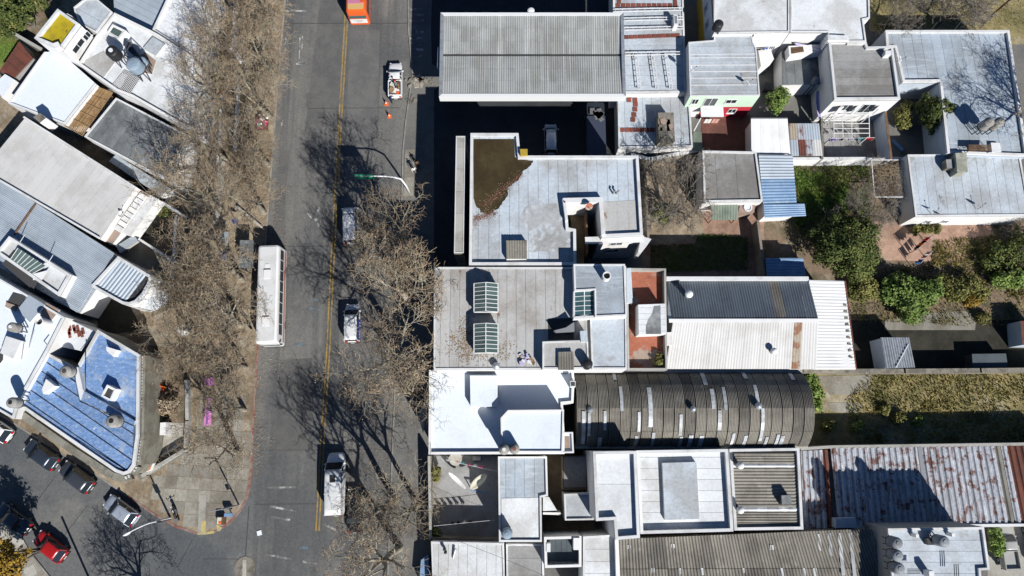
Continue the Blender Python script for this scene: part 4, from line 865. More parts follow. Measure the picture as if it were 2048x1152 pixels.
# barrel vaulted hall
u6 = thing('barrel_hall', 'old hall under a barrel vault of brown fibre cement sheets', 'hall', W(1380, 820, 0))
yN, yS = W(1380, 745, 5.0).y, W(1380, 892, 5.0).y; xL = W(1151, 820, 6).x; xR = W(1614, 880, 5.0).x
cyv, half = (yN + yS) / 2, abs(yN - yS) / 2; RISE = 2.6
def vault(t, ex=0.0):
    Rv = (half * half + RISE * RISE) / (2 * RISE); a0 = math.asin(half / Rv); a_ = -a0 + 2 * a0 * t
    return Vector((0, cyv - (Rv + ex) * sin(a_) * -1 if False else cyv - (Rv + ex) * sin(a_), 5.0 + (Rv + ex) * cos(a_) - (Rv - RISE)))
NS = 22; wv = (xR - xL) / NS
rv = random.Random(12)
pitch = wv / 7
pale = {(1, 2), (4, 1), (7, 3), (9, 2), (9, 3), (12, 1), (15, 3), (16, 1), (18, 3), (19, 3), (2, 3), (2, 2), (5, 3), (5, 2), (10, 3), (13, 1), (13, 2), (12, 0), (14, 3), (16, 0), (17, 3), (17, 2), (6, 1), (11, 3), (0, 2), (3, 0), (20, 0)}
for i in range(NS):
    for r in range(4):
        b = MB(); vs = []; K = 7 * 4; SEG = 3; lift = .02 * (r % 2) + .014 * (i % 2) + rv.uniform(0, .02)
        wk = wv * rv.uniform(.93, .965)
        for k in range(K + 1):
            x = xL + i * wv + wk * k / K; h_ = .12 * (.5 - .5 * cos(2 * pi * k / 4))
            for e in range(SEG + 1):
                p = vault((r + e / SEG * 1.02) / 4, h_ + lift); vs.append((x, p.y, p.z))
        b.add(vs, [(k * (SEG + 1) + e, k * (SEG + 1) + e + 1, (k + 1) * (SEG + 1) + e + 1, (k + 1) * (SEG + 1) + e) for k in range(K) for e in range(SEG)])
        f = b.f[0]; a0, a1, a2 = (Vector(b.v[j]) for j in f[:3])
        if (a1 - a0).cross(a2 - a0).z < 0: b.f = [g[::-1] for g in b.f]
        b.build('roof_sheet', M['sheet_fibre' if (i * 7) % 5 else 'sheet_fibre_dark'], u6, smooth=True)
        if (i, r) in pale:
            b = MB(); vs = []; x0 = xL + i * wv + wv * rv.choice([.0, .45, .6]); w_ = wv * rv.uniform(.25, .4); t0 = (r + rv.uniform(0, .3)) / 4; t1 = t0 + rv.uniform(.16, .42) * (1 if r else .5)
            for k in range(5):
                for e in range(6):
                    p = vault(min(1, t0 + (t1 - t0) * e / 5), .17); vs.append((x0 + w_ * k / 4, p.y, p.z))
            b.add(vs, [(k * 6 + e, (k + 1) * 6 + e, (k + 1) * 6 + e + 1, k * 6 + e + 1) for k in range(4) for e in range(5)]); b.build('clear_sheet', M['sheet_clear'], u6)
b = MB(); G = [(xR - .1, vault(k / 12, -.04).y, vault(k / 12, -.04).z) for k in range(13)]
b.add(G + [(xR - .1, yS, 0), (xR - .1, yN, 0)], [tuple(range(15))]); b.add([(x - (xR - xL) + .2, y, z) for x, y, z in G] + [(xL + .1, yS, 0), (xL + .1, yN, 0)], [tuple(range(15))]); b.build('gable_wall', M['wall_old'], u6)
for y, z1, nm in ((yN + .12, 5.35, 'parapet'), (yS - .1, 5.1, 'side_wall')):
    b = MB(); b.box(((xL + xR) / 2, y, z1 / 2), (xR - xL, .34, z1)); b.build(nm, M['coping_grey'], u6)
# underside deck so no light leaks between sheets
b = MB(); vs = []
for k in range(2):
    for e in range(13): p = vault(e / 12, -.07); vs.append(((xL + .2, xR - .2)[k], p.y, p.z))
b.add(vs, [(e, 13 + e, 14 + e, e + 1) for e in range(12)]); b.build('roof_deck', M['tar'], u6)
turbine('grey vent pipe with a cone cap left of centre on the barrel roof', 1386, 818, 7.0, 'galv', .3, .9); turbine('silver vent pipe with a cone cap right of centre on the barrel roof', 1517, 812, 7.0, 'galv', .36, .9); turbine('small vent pipe at the left end of the barrel roof', 1180, 820, 7.0, 'tank_grey', .3, .6)
# courtyard with washing
slabtop('court_floor', [(862, 912), (1000, 912), (1003, 1078), (864, 1078)], 'grey_membrane', .15)
cf = bpy.data.objects.get('court_floor')
slabs(cf, [(868, 918), (945, 918), (945, 1040), (868, 1040)], 0, 0, 'grey_membrane', 0, .95, 80, .155)
wall_line('old front wall of the washing courtyard beside the pavement', [(858, 912), (861, 1080)], 2.3, .22, 'wall_old', 'coping_grey')
wall_line('old wall closing the washing courtyard at the lower side', [(862, 1078), (1000, 1082)], 2.3, .22, 'wall_old')
clothesline('bunting line across the upper part of the washing courtyard', (893, 921), (1000, 944), 2.6, [(.03, .5, 'cloth_white', .3, 'white cloth at the left end of the bunting line'), (.2, .5, 'cloth_salmon', .35, 'salmon cloth on the bunting line'), (.31, .5, 'cloth_cyan', .4, 'light blue cloth on the bunting line'), (.42, .4, 'cloth_pink', .35, 'pink cloth next to the light blue one on the bunting line'), (.53, .4, 'cloth_white', .35, 'white cloth between two pink cloths on the bunting line'), (.64, .55, 'cloth_pink', .6, 'large pink cloth on the bunting line')], group='cloths on the bunting line')
clothesline('line holding a row of dark washing in the courtyard', (868, 1052), (990, 1040), 2.4, [(.2 + .1 * i, .35, m_, .8, lb) for i, (m_, lb) in enumerate((('cloth_grey', 'grey shirt at the left of the lower courtyard line'), ('cloth_navy', 'navy shirt on the lower courtyard line'), ('cloth_black', 'black trousers on the lower courtyard line'), ('cloth_white', 'white shirt on the lower courtyard line'), ('cloth_brown', 'brown trousers on the lower courtyard line')))], group='washing on the lower courtyard line')
def sagging(label, a, b_, z0, z1, w, m_, sag):
    p, q = W(*a, z0), W(*b_, z1); d = (q - p); n = Vector((-d.y, d.x, 0)).normalized(); mb = MB(); vs = []; K = 12
    for i in range(K + 1):
        f = i / K; c = p.lerp(q, f) - Vector((0, 0, sag * 4 * f * (1 - f))); ww = w * (sin(pi * f) ** .5 * .9 + .1)
        for j in range(5): e = (j / 4 - .5) * ww; vs.append(c + n * e + Vector((0, 0, .5 * (2 * e / max(w, .01)) ** 2 * w * .5)))
    mb.add(vs, [(i * 5 + j, (i + 1) * 5 + j, (i + 1) * 5 + j + 1, i * 5 + j + 1) for i in range(K) for j in range(4)])
    c = p.lerp(q, .5); o = mb.build('hammock', M[m_], None, loc=(c.x, c.y, .2), smooth=True); o.modifiers.new('t', 'SOLIDIFY').thickness = .02; tag(o, label, 'hammock'); return o
sagging('thin white hammock slung on the left of the washing courtyard', (897, 945), (931, 977), 2.2, 2.0, .45, 'cloth_white', .3)
sagging('wide cream hammock slung on the right of the washing courtyard', (941, 978), (973, 949), 2.2, 2.4, .95, 'cloth_cream', .25)
rl = thing('rail', 'blue painted rail under the cream hammock', 'rail', W(956, 982, 1.2)); b = MB(); b.bar(W(941, 981, 1.3), W(972, 985, 1.3), .14); b.build('bar', M['sheet_blue'], rl)
b = MB()
for u, v in ((942, 981), (971, 985)): p = W(u, v, 1.3); b.bar((p.x, p.y, .15), (p.x, p.y, 1.25), .08)
b.build('posts', M['metal_grey'], rl)['kind'] = 'stuff'
tb = thing('round_table', 'round pale stone table at the top of the washing courtyard', 'table', W(911, 918, .15)); b = MB(); p = W(911, 918, .9); b.cyl((p.x, p.y), .72, .82, .9, 20); b.build('tabletop', M['slab_light'], tb); b = MB(); b.cyl((p.x, p.y), .16, .15, .818, 10); b.build('leg', M['slab'], tb)
solo_block('plain grey garden bench of concrete near the round table', [(945, 912), (961, 912), (961, 921), (945, 921)], .15, .7, 'coping_grey', 'coping_grey', 'bench', 'bench')
# blocks round the courtyard
u7 = building('white walled house with a pale two level roof beside the washing courtyard', [(996, 913), (1094, 913), (1096, 992), (1083, 995), (1084, 1084), (998, 1084)], 4.9, 'silver', ph=.28, strip=(0, 1.0), pt=.2)
block(u7, [(1003, 997), (1078, 995), (1078, 1076), (1003, 1077)], 4.9, 4.97, 'tan_membrane', 'white_dirty', 'roof_patch')
tank('blue grey round tank at the foot of the two level roof', 1014, 1068, 6.4, .55, 1.1, 4.9, 'tank_blue')
u8 = building('narrow inner yard with stained brown floor between pale houses', [(1096, 908), (1186, 908), (1190, 1072), (1084, 1072), (1084, 996), (1096, 993)], .9, 'brown_floor', name='inner_yard', cat='yard', ph=.1, edges=[], wall='wall_old')
block(u8, [(1125, 913), (1180, 910), (1183, 980), (1125, 980)], .15, 3.3, 'wall_old', 'brown_floor', 'low_roof'); block(u8, [(1128, 914), (1172, 913), (1172, 974), (1128, 975)], 3.3, 3.36, 'grey_membrane', 'grey_membrane', 'roofing_sheet')
block(u8, [(1128, 988), (1186, 986), (1188, 1040), (1130, 1041)], .15, 4.6, 'wall_white', 'silver_pale', 'low_roof', rim=.2)
block(u8, [(1086, 994), (1098, 994), (1114, 1021), (1086, 1022)], .15, 4.0, 'wall_white', 'white_dirty', 'corner_roof')
block(u8, [(1086, 1025), (1122, 1025), (1122, 1030), (1086, 1029)], .15, 3.6, 'wall_white', 'wall_white', 'beam')
# large pale house
u9 = building('large pale flat roof with a shallow grey dirt patch, left of the raised panel roof', [(1186, 903), (1273, 902), (1280, 1076), (1231, 1080), (1228, 1040), (1192, 1042)], 9.4, 'white_dirty', ph=.55, strip=(90, 3.0), pt=.28)
u10 = building('large white flat roof with a raised rectangular panel', [(1273, 901), (1456, 898), (1467, 1063), (1281, 1068)], 6.9, 'white_dirty', ph=.6, strip=(90, 1.05), pt=.3)
block(u10, [(1325, 926), (1393, 924), (1399, 1038), (1330, 1040)], 6.9, 7.45, 'wall_white', 'silver_pale', 'raised_roof')
u11 = building('grey ribbed roof with two white translucent strips inside white parapets', [(1459, 898), (1599, 896), (1607, 1059), (1469, 1061)], 5.6, 'tar', name='workshop', ph=.5, pt=.28)
rows = [(906, 927, 'sheet_fibre'), (927, 935, 'sheet_clear'), (935, 1014, 'sheet_fibre'), (1014, 1023, 'sheet_clear'), (1023, 1055, 'sheet_fibre')]
zz = 5.75
for v0, v1, m_ in rows:
    xl0, xl1 = 1460 + (v0 - 898) * .061, 1460 + (v1 - 898) * .061; xr0, xr1 = 1594 + (v0 - 898) * .05, 1594 + (v1 - 898) * .05
    corr(u11, [W(xl0 + 3, v0, zz), W(xl1 + 3, v1, zz), W(xr1, v1, zz), W(xr0, v0, zz)], m_, .30, .075, max(1, round((v1 - v0) / 20)), 2 if m_ == 'sheet_fibre' else 6, 'sine', steps=8)
turbine('white ball vent on the upper translucent strip of the ribbed roof', 1481, 931, 5.8, r=.36, hgt=.8); turbine('white ball vent on the lower translucent strip of the ribbed roof', 1481, 1020, 5.8, r=.36, hgt=.8)
block(u11, [(1563, 991), (1582, 990), (1583, 1009), (1564, 1009)], 5.6, 6.7, 'metal_dark', 'dark_membrane', 'roof_unit')
# rusty ribbed roofs
u12 = thing('shed', 'narrow rust streaked ribbed roof left of the big rusty roof', 'shed', W(1632, 980, 0))
corr(u12, [W(u, v, z) for u, v, z in ((1601, 902, 3.1), (1655, 899, 3.1), (1669, 1055, 2.9), (1608, 1058, 2.9))], None, .72, .18, 5, 1, 'trap', pick=lambda i, r: ['sheet_rusty', 'sheet_rusty', 'sheet_rusty', 'sheet_rusty', 'sheet_rust'][i])
u13 = thing('shed', 'very long rust spotted ribbed roof reaching the right edge of the picture', 'shed', W(1860, 970, 0))
q = [W(1661, 896, 3.1), W(1836, 894, 3.1), W(1857, 1049, 2.9), W(1676, 1051, 2.9)]; corr(u13, q, 'sheet_rusty', .72, .17, 14, 1, 'trap', seg=2)
q = [W(1842, 894, 3.1), W(2000, 892, 3.1), W(2030, 1047, 2.9), W(1864, 1049, 2.9)]; corr(u13, q, 'sheet_rusty', .72, .17, 13, 1, 'trap', seg=2, pick=lambda i, r: 'sheet_fibre' if i == 12 else 'sheet_rusty')
q = [W(2001, 892, 3.1), W(2100, 891, 3.1), W(2140, 1047, 2.9), W(2031, 1047, 2.9)]; corr(u13, q, 'sheet_rust', .72, .17, 8, 1, 'trap', seg=2, pick=lambda i, r: 'sheet_rusty' if i == 0 else 'sheet_rust')
b = MB(); b.bar(W(1839, 894, 3.25), W(1860, 1049, 3.05), .42, .05); b.build('valley_flashing', M['metal_grey'], u13)
b = MB(); b.prism(ccw(WP([(1603, 904), (2100, 894), (2130, 1046), (1612, 1056)], 2.8)), 0, 2.75); b.build('wall', M['wall_old'], u13)
b = MB(); b.prism(ccw(WP([(1602, 895), (1660, 891), (2130, 884), (2130, 890), (1660, 897), (1602, 901)], 3.25)), 0, 3.25); b.build('boundary_parapet', M['coping_grey'], u13)
b = MB(); b.prism(ccw(WP([(1672, 1052), (1980, 1048), (2100, 1047), (2100, 1052), (1980, 1054), (1672, 1058)], 3.2)), 0, 3.2); b.build('lower_parapet', M['coping'], u13)
quadpart('roof_tank', ccw(WP([(1672, 1037), (1712, 1036), (1714, 1056), (1672, 1056)], 4.2)), 3.2, 4.2, M['wall_blue_white'], u13)
# bottom long brown ribbed roof
u14 = thing('shed', 'long brown corrugated fibre cement roof along the bottom of the picture', 'shed', W(1500, 1110, 0))
rv2 = random.Random(4)
def pick14(i, r): return rv2.choice(['sheet_fibre', 'sheet_fibre', 'sheet_fibre', 'sheet_fibre_dark'])
corr(u14, [W(1237, 1078, 5.4), W(1742, 1057, 5.4), W(1772, 1135, 5.2), W(1239, 1137, 5.2)], None, .335, .17, 28, 1, 'sine', pick=pick14, seg=1, steps=6)
corr(u14, [W(1239, 1138, 5.14), W(1772, 1136, 5.14), W(1800, 1215, 4.9), W(1243, 1215, 4.9)], None, .335, .17, 28, 1, 'sine', pick=pick14, steps=6)
for (u, v, L_) in ((1634, 1068, 34), (1655, 1066, 46), (1675, 1066, 85), (1697, 1065, 90), (1740, 1062, 28), (1604, 1136, 20), (1626, 1136, 24), (1302, 1136, 10), (1358, 1136, 12), (1400, 1136, 14), (1484, 1136, 10), (1560, 1136, 20), (1342, 1088, 8), (1437, 1070, 10), (1540, 1090, 10), (1255, 1090, 8)):
    k = (u - 1024) * .00016; b = MB(); zz = 5.47 if v < 1100 else 5.27
    b.quad(W(u, v, zz), W(u + 7, v, zz), W(u + 7 + (u - 1024) / 6400 * L_, v + L_, zz - .1), W(u + (u - 1024) / 6400 * L_, v + L_, zz - .1)); b.f[0] = b.f[0][::-1]; b.build('clear_sheet', M['sheet_clear'], u14)
b = MB(); b.prism(ccw(WP([(1239, 1079), (1740, 1059), (1800, 1212), (1244, 1212)], 4.8)), 0, 4.75); b.build('wall', M['wall_old'], u14)
b = MB(); b.prism(ccw(WP([(1230, 1078), (1237, 1078), (1243, 1215), (1234, 1215)], 5.7)), 0, 5.7); b.build('parapet', M['wall_white'], u14)
# tall pale house bottom right
TZ = 7.6
u15 = building('tall pale roofed house with round tanks at the lower right corner', [(1776, 1057), (1968, 1054), (1980, 1140), (1962, 1141), (1968, 1230), (1790, 1232)], TZ, 'silver_pale', name='apartment_building', ph=.3, pt=.22, strip=(90, 1.0), wall='wall_grey')
for i, (u, v) in enumerate(((1797, 1087), (1798, 1112), (1801, 1138))):
    tank(['dark round tank in a wire cage, uppermost of three on the tall roof', 'dark round tank in a wire cage, middle of three on the tall roof', 'dark round tank in a wire cage, lowest of three on the tall roof'][i], u, v, TZ + 2.3, .55, 1.3, TZ, 'tank_grey', 'tanks in a row on the tall roof')
tank('dark round tank standing alone near the middle of the tall roof', 1891, 1084, TZ + 2.2, .55, 1.3, TZ, 'tank_grey')
block(u15, [(1853, 1077), (1868, 1076), (1869, 1090), (1856, 1090)], TZ, TZ + .7, 'metal_dark', 'metal_dark', 'hatch')
for u, v in ((1835, 1072), (1907, 1070)): p = W(u, v, TZ + 1); b = MB(); b.box((p.x, p.y, TZ + .5), (.3, .3, 1.0)); b.build('chimney', M['wall_white'], u15)
for k in range(4): b = MB(); b.bar(W(1815, 1138 + 3 * k, TZ + 1), W(1840, 1138 + 3 * k, TZ + 1), .06); b.build('railing_bar', M['metal_dark'], u15)
for k in range(3): b = MB(); b.bar(W(1908 + 4 * k, 1128, TZ + 1), W(1910 + 4 * k, 1160, TZ + 1), .06); b.build('railing_bar', M['metal_dark'], u15)
block(u15, [(1858, 1143), (1868, 1142), (1869, 1154), (1859, 1155)], TZ, TZ + 1.1, 'wall_white', 'wall_white', 'chimney')
# bottom left of the east side
u16 = building('pale striped flat roof at the lower edge beside the avenue', [(862, 1083), (1008, 1086), (1012, 1240), (868, 1240)], 3.1, 'tan_membrane', ph=.15, pt=.2, strip=(0, 1.0))
for g in kids(u16):
    if g.name.startswith('roofing_strip'): g.data.materials[0] = M['white_dirty']
u17 = building('pale grey lower roof strip beside a dark decked terrace', [(1012, 1088), (1086, 1088), (1092, 1240), (1014, 1240)], 3.0, 'grey_membrane', ph=.15, pt=.2, strip=(90, 1.6))
u18 = building('dark blue grey decked terrace inside white parapets at the lower edge', [(1088, 1074), (1163, 1072), (1163, 1134), (1090, 1136)], 4.2, 'deck_grey', name='terrace', ph=1.0, pt=.25, strip=(0, .6), cop='wall_white')
block(u18, [(1093, 1087), (1101, 1087), (1101, 1104), (1093, 1104)], 4.2, 5.3, 'metal_white', 'metal_white', 'air_unit'); block(u18, [(1147, 1076), (1160, 1076), (1160, 1100), (1147, 1100)], 4.2, 5.5, 'wall_white', 'wall_white', 'chest')
for k in range(10): p = W(1100 + 5 * k, 1128, 4.8); b = MB(); b.box((p.x, p.y, 4.5), (.2, .25, .6)); b.build('planter', M['metal_grey'], u18)
u19 = building('bright white ridged roof right of the decked terrace', [(1166, 1073), (1231, 1069), (1236, 1240), (1166, 1240)], 4.9, 'white_dirty', ph=.12, pt=.2, strip=(90, 1.15))
for u, v, g in ((889, 1099, 0), (891, 1105, 1)):
    turbine(['dark vent pipe at the left of the pale striped roof', 'second dark vent pipe below the first on the pale striped roof'][g], u, v, 3.1, 'tar', .16, .5)
sp = thing('pipe', 'short leaning grey pipe lying on the pale striped roof', 'pipe', W(908, 1107, 3.1)); b = MB(); b.tube([W(906, 1116, 3.2), W(911, 1098, 3.5)], .12, 8); b.build('tube', M['metal_grey'], sp)
solo_block('blue tarpaulin covered heap at the left foot of the pale striped roof', [(842, 1120), (856, 1112), (860, 1170), (838, 1170)], .12, 1.6, 'sheet_blue', 'sheet_blue', 'tarpaulin', 'tarpaulin')
# little hut in the dark yard
u20 = thing('hut', 'small hut with a corrugated grey roof alone in the dark yard', 'hut', W(1790, 708, .15))
corr(u20, [W(u, v, z) for u, v, z in ((1761, 675, 2.9), (1818, 675, 2.9), (1830, 735, 2.9), (1772, 737, 2.9))], 'sheet_pale', .27, .08, 6, 1, 'sine', steps=8)
for g in kids(u20): g.data.materials[0] = M['galv']
P = inset(ccw(WP([(1761, 675), (1818, 675), (1830, 735), (1772, 737)], 2.8)), .08); b = MB(); b.prism(P, .15, 2.84); b.build('wall', M['wall_blue_white'], u20)
b = MB(); b.bar(W(1792, 735, 3.05), W(1817, 688, 3.05), .07); b.build('pole', M['metal_white'], u20)
wall_line('long boundary wall of mixed brick between the dark yard and the dry garden', [(1608, 742), (1808, 742), (1960, 741), (2120, 739)], 2.2, .4, 'wall_old', 'concrete_dirty')
solo_block('low dark shed in the shade at the right of the boundary wall', [(1944, 708), (2012, 707), (2016, 734), (1946, 736)], .15, 1.6, 'metal_dark', 'deck_grey', 'shed', 'shed')
solo_block('rust coloured little roof cut by the right border', [(2041, 642), (2085, 640), (2090, 690), (2045, 690)], .15, 2.4, 'wall_blue_white', 'sheet_rust', 'shed', 'shed')

# ------------------------------------------------------------------ buildings west of the avenue (the block runs askew)
v1 = building('white lower terrace roof below the yellow floored tower', [(16, 206), (88, 104), (114, 99), (192, 168), (129, 248)], 4.3, 'white_roof', ph=.12, pt=.2, edges=[0, 4, 3], cop='coping')
v2 = building('white roof tower with a mustard yellow stained floor', [(115, 17), (158, 47), (121, 98), (68, 76)], 7.4, 'yellow_floor', name='tower', ph=.4, pt=.3, cop='white_dirty')
a, c = Vector(W(121, 98, 7.8)[:2]), Vector(W(158, 47, 7.8)[:2])
window(v2, a, c, .7, 5.6, 1.9, .9); window(v2, a, c, 2.7, 5.4, 1.0, 1.0)
block(v2, [(104, 87), (116, 83), (121, 93), (111, 97)], 7.4, 8.1, 'wall_white', 'wall_white', 'chimney')
ld = thing('ladder', 'pale metal ladder hooked over the tower edge', 'ladder', W(138, 28, 5.6))
for o_ in (0, 1): b = MB(); b.bar(W(134 + 9 * o_, 27 + 5 * o_, 8.2), W(142 + 9 * o_, 34 + 5 * o_, 5.7), .06); b.build('rail', M['metal_white'], ld)
for k in range(7):
    f = k / 7; b = MB(); b.bar(W(134 + 8 * f, 27 + 7 * f, 8.2 - 2.5 * f), W(143 + 8 * f, 32 + 7 * f, 8.2 - 2.5 * f), .04); b.build('rung', M['metal_white'], ld)
v3 = building('pale grey roof panel in half shade right of the yellow tower', [(146, 15), (170, -4), (192, -4), (224, 23), (192, 66), (157, 46)], 5.6, 'grey_membrane', ph=.2, pt=.2, strip=(60, 2.2))
for g in kids(v3):
    if g.name.startswith('roofing_strip'): g.data.materials[0] = M['silver_pale']
RZ = 5.4
v4 = building('big white roof with round tanks on stands and a glazed light well', [(229, 25), (303, 61), (316, 68), (385, 112), (394, 126), (384, 252), (375, 257), (263, 193), (232, 181), (156, 128), (192, 71)], RZ, 'white_dirty', ph=.35, pt=.28, cop='wall_white')
P = ccw(WP([(217, 49), (250, 60), (236, 78), (214, 65)], RZ + .9)); block(v4, [(225, 48), (252, 61), (237, 80), (213, 66)], RZ, RZ + .8, 'wall_white', 'wall_white', 'light_well', rim=.1, rimmat='wall_white')
P = inset(ccw(WP([(225, 48), (252, 61), (237, 80), (213, 66)], RZ + .75)), .3); b = MB(); b.prism(P, RZ + .6, RZ + .74); b.build('pane', M['glass_green'], v4)
for px, m_, dz in (([(157, 128), (206, 157), (229, 126), (207, 102)], 'tan_membrane', .05), ([(305, 73), (330, 88), (312, 112), (286, 96)], 'silver_pale', .32), ([(268, 118), (290, 104), (312, 122), (304, 148), (280, 145)], 'pink_floor', .04)):
    block(v4, px, RZ - .02, RZ + dz, 'wall_white', m_, 'roof_step')
# grating over the light court
P = ccw(WP([(249, 141), (281, 155), (257, 192), (225, 170)], RZ + .05)); b = MB(); b.prism(P, RZ - .02, RZ + .055); b.build('court_opening', M['tar'], v4)
P = ccw(WP([(243, 146), (256, 150), (240, 176), (228, 168)], RZ + .06)); b = MB(); b.prism(P, RZ, RZ + .062); b.build('court_side', M['wall_white'], v4)
A0, A1, A2, A3 = [W(u, v, RZ + .2) for u, v in ((249, 141), (281, 155), (257, 192), (225, 170))]
b = MB()
for k in range(13):
    f = k / 12; b.bar(A0.lerp(A1, f), A3.lerp(A2, f), .035); b.bar(A0.lerp(A3, f), A1.lerp(A2, f), .035)
b.build('grating', M['metal_white'], v4)['kind'] = 'stuff'
tank('black rubber rimmed round tank on a stand on the big white roof', 221, 100, RZ + 3.2, .72, 1.2, RZ + .02, 'tank_black', lid='white_dirty')
tank('large light blue round tank right of the black one on the big white roof', 264, 125, RZ + 3.4, .85, 1.3, RZ + .02, 'tank_blue')
tank('small blue grey tank behind the large light blue tank', 282, 118, RZ + 2.0, .42, .9, RZ + .02, 'tank_blue')
b = MB()
for a, c in (((248, 112), (262, 84)), ((250, 110), (282, 132)), ((262, 84), (290, 112)), ((282, 132), (272, 144))): b.bar(W(*a, RZ + 1.2), W(*c, RZ + 1.2), .1)
fr = thing('scaffold', 'dark pipe frame between the tanks on the big white roof', 'frame', W(268, 112, RZ)); b.build('bars', M['metal_dark'], fr)
b = MB(); [b.bar(W(u, v, RZ + 1.15), W(u, v, RZ + .02), .09) for u, v in ((249, 112), (262, 85), (282, 131), (289, 112))]; b.build('legs', M['metal_dark'], fr)['kind'] = 'stuff'
for px in ([(248, 78), (256, 82), (275, 108), (262, 106), (246, 90)],): solo_block('dark tarpaulin heap beside the tanks on the big white roof', px, RZ + .03, RZ + .6, 'cloth_tarp', 'cloth_tarp', 'tarpaulin', 'tarpaulin')
# pergola of bamboo over a sunk court
pb = thing('bamboo_pergola', 'bamboo slatted pergola over a sunk court between white and grey roofs', 'pergola', W(178, 215, .15))
c0, c1, c2, c3 = [W(u, v, 3.7) for u, v in ((194, 174), (226, 186), (166, 272), (130, 252))]
for k in range(12):
    f = (k + .5) / 12; b = MB(); b.bar(c0.lerp(c1, f), c3.lerp(c2, f), .11, .09); b.build('slat', M['bamboo'], pb)
for k in range(6):
    f = k / 5; b = MB(); d = Vector((0, 0, .1)); b.bar(c0.lerp(c3, f) + d, c1.lerp(c2, f) + d, .09, .08); b.build('beam', M['bamboo'], pb)
b = MB(); [b.bar((p.x, p.y, .15), (p.x, p.y, 3.64), .12) for p in (c0.lerp(c2, .06), c1.lerp(c3, .06), c2.lerp(c0, .06), c3.lerp(c1, .06))]; b.build('posts', M['wood_brown'], pb)['kind'] = 'stuff'
slabtop('court_floor', [(200, 172), (235, 185), (180, 290), (135, 262)], 'brown_floor', .16)
v5 = building('dark grey flat roof with pale seams below the big white roof', [(232, 195), (372, 268), (364, 302), (344, 364), (282, 334), (168, 273)], 4.0, 'dark_membrane', ph=.14, pt=.2, strip=(-30, .95), cop='coping')
v6 = building('white roof in lacy tree shade at the top beside the pavement', [(304, 60), (346, -30), (420, -40), (402, 60), (396, 118), (385, 111)], 5.0, 'white_dirty', ph=.3, pt=.25)
v7 = building('light blue ribbed roof in building shade at the top', [(225, -20), (342, -20), (303, 59), (228, 23)], 4.2, 'sheet_silver', name='shed', ph=.1, pt=.15, edges=[], wall='wall_blue_white', strip=(62, .75))
# top left garden hut and bits
v8 = building('little rusty brown roofed hut among greenery at the left edge', [(38, 82), (66, 116), (26, 158), (-2, 142)], 2.6, 'sheet_rust', name='hut', ph=.06, pt=.1, edges=[], wall='wall_grey', strip=(50, 1.0))
solo_block('white table like slab at the left border beside the terrace', [(-12, 168), (10, 148), (30, 160), (4, 196)], .15, 3.0, 'wall_white', 'white_roof', 'slab_roof', 'roof')
wall_line('grey garden wall running down beside the lawn', [(-5, 48), (82, 98)], 2.4, .3, 'wall_stone', 'coping_grey')
ch = solo_block('square grey chimney at the upper edge of the long hall', [(66, 234), (80, 226), (92, 236), (80, 246)], 4.0, 6.2, 'wall_white', 'concrete_dirty', 'chimney', 'chimney')
# long light hall
v9 = building('long light grey roofed hall running diagonally at the left', [(48, 232), (268, 371), (196, 477), (-40, 340)], 4.8, 'sheet_pale', name='hall', ph=.3, pt=.22, strip=(-32, 1.02), edges=[0, 2], wall='wall_white')
v10 = building('pinkish front terrace at the end of the long hall', [(269, 372), (298, 389), (224, 486), (197, 478)], 3.6, 'pink_floor', name='terrace', ph=.12, pt=.1, edges=[], wall='wall_white')
for k in range(8):
    f = (k + .3) / 8; p = W(286 - 52 * f, 391 + 72 * f, 3.75); b = MB(); b.box((p.x, p.y, 3.72), (.95, .7, .22), radians(-31)); b.build('terrace_panel', M['coping' if k % 3 else 'wall_white'], v10)
v11 = solo_block('long white cornice beam across the front of the hall', [(297, 388), (316, 398), (262, 472), (240, 464)], 1.8, 3.5, 'wall_white', 'coping', 'cornice', 'cornice')
v12 = building('low pale roof strip in shade right of the long hall', [(231, 309), (336, 374), (321, 393), (217, 322)], 2.5, 'silver', name='lean_to', cat='lean-to', ph=.06, pt=.1, edges=[], strip=(-32, 2.2))
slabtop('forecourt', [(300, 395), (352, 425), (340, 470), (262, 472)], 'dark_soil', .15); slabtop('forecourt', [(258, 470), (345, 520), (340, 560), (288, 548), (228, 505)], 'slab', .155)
wall_line('white garden wall dividing the two forecourts', [(265, 470), (345, 521)], 1.6, .2, 'wall_white', 'coping'); wall_line('white wall along the street side of the dark forecourt', [(302, 392), (356, 424)], 2.4, .25, 'wall_white', 'coping')
v22 = solo_block('flat grey porch roof over the lower forecourt', [(232, 492), (268, 470), (276, 482), (240, 506)], 2.6, 3.0, 'coping_grey', 'silver', 'porch_roof', 'porch')
wall_line('low pale garden wall beside the pavement in tree shade', [(352, 430), (346, 520), (340, 556)], 1.1, .22, 'wall_grey', 'coping')
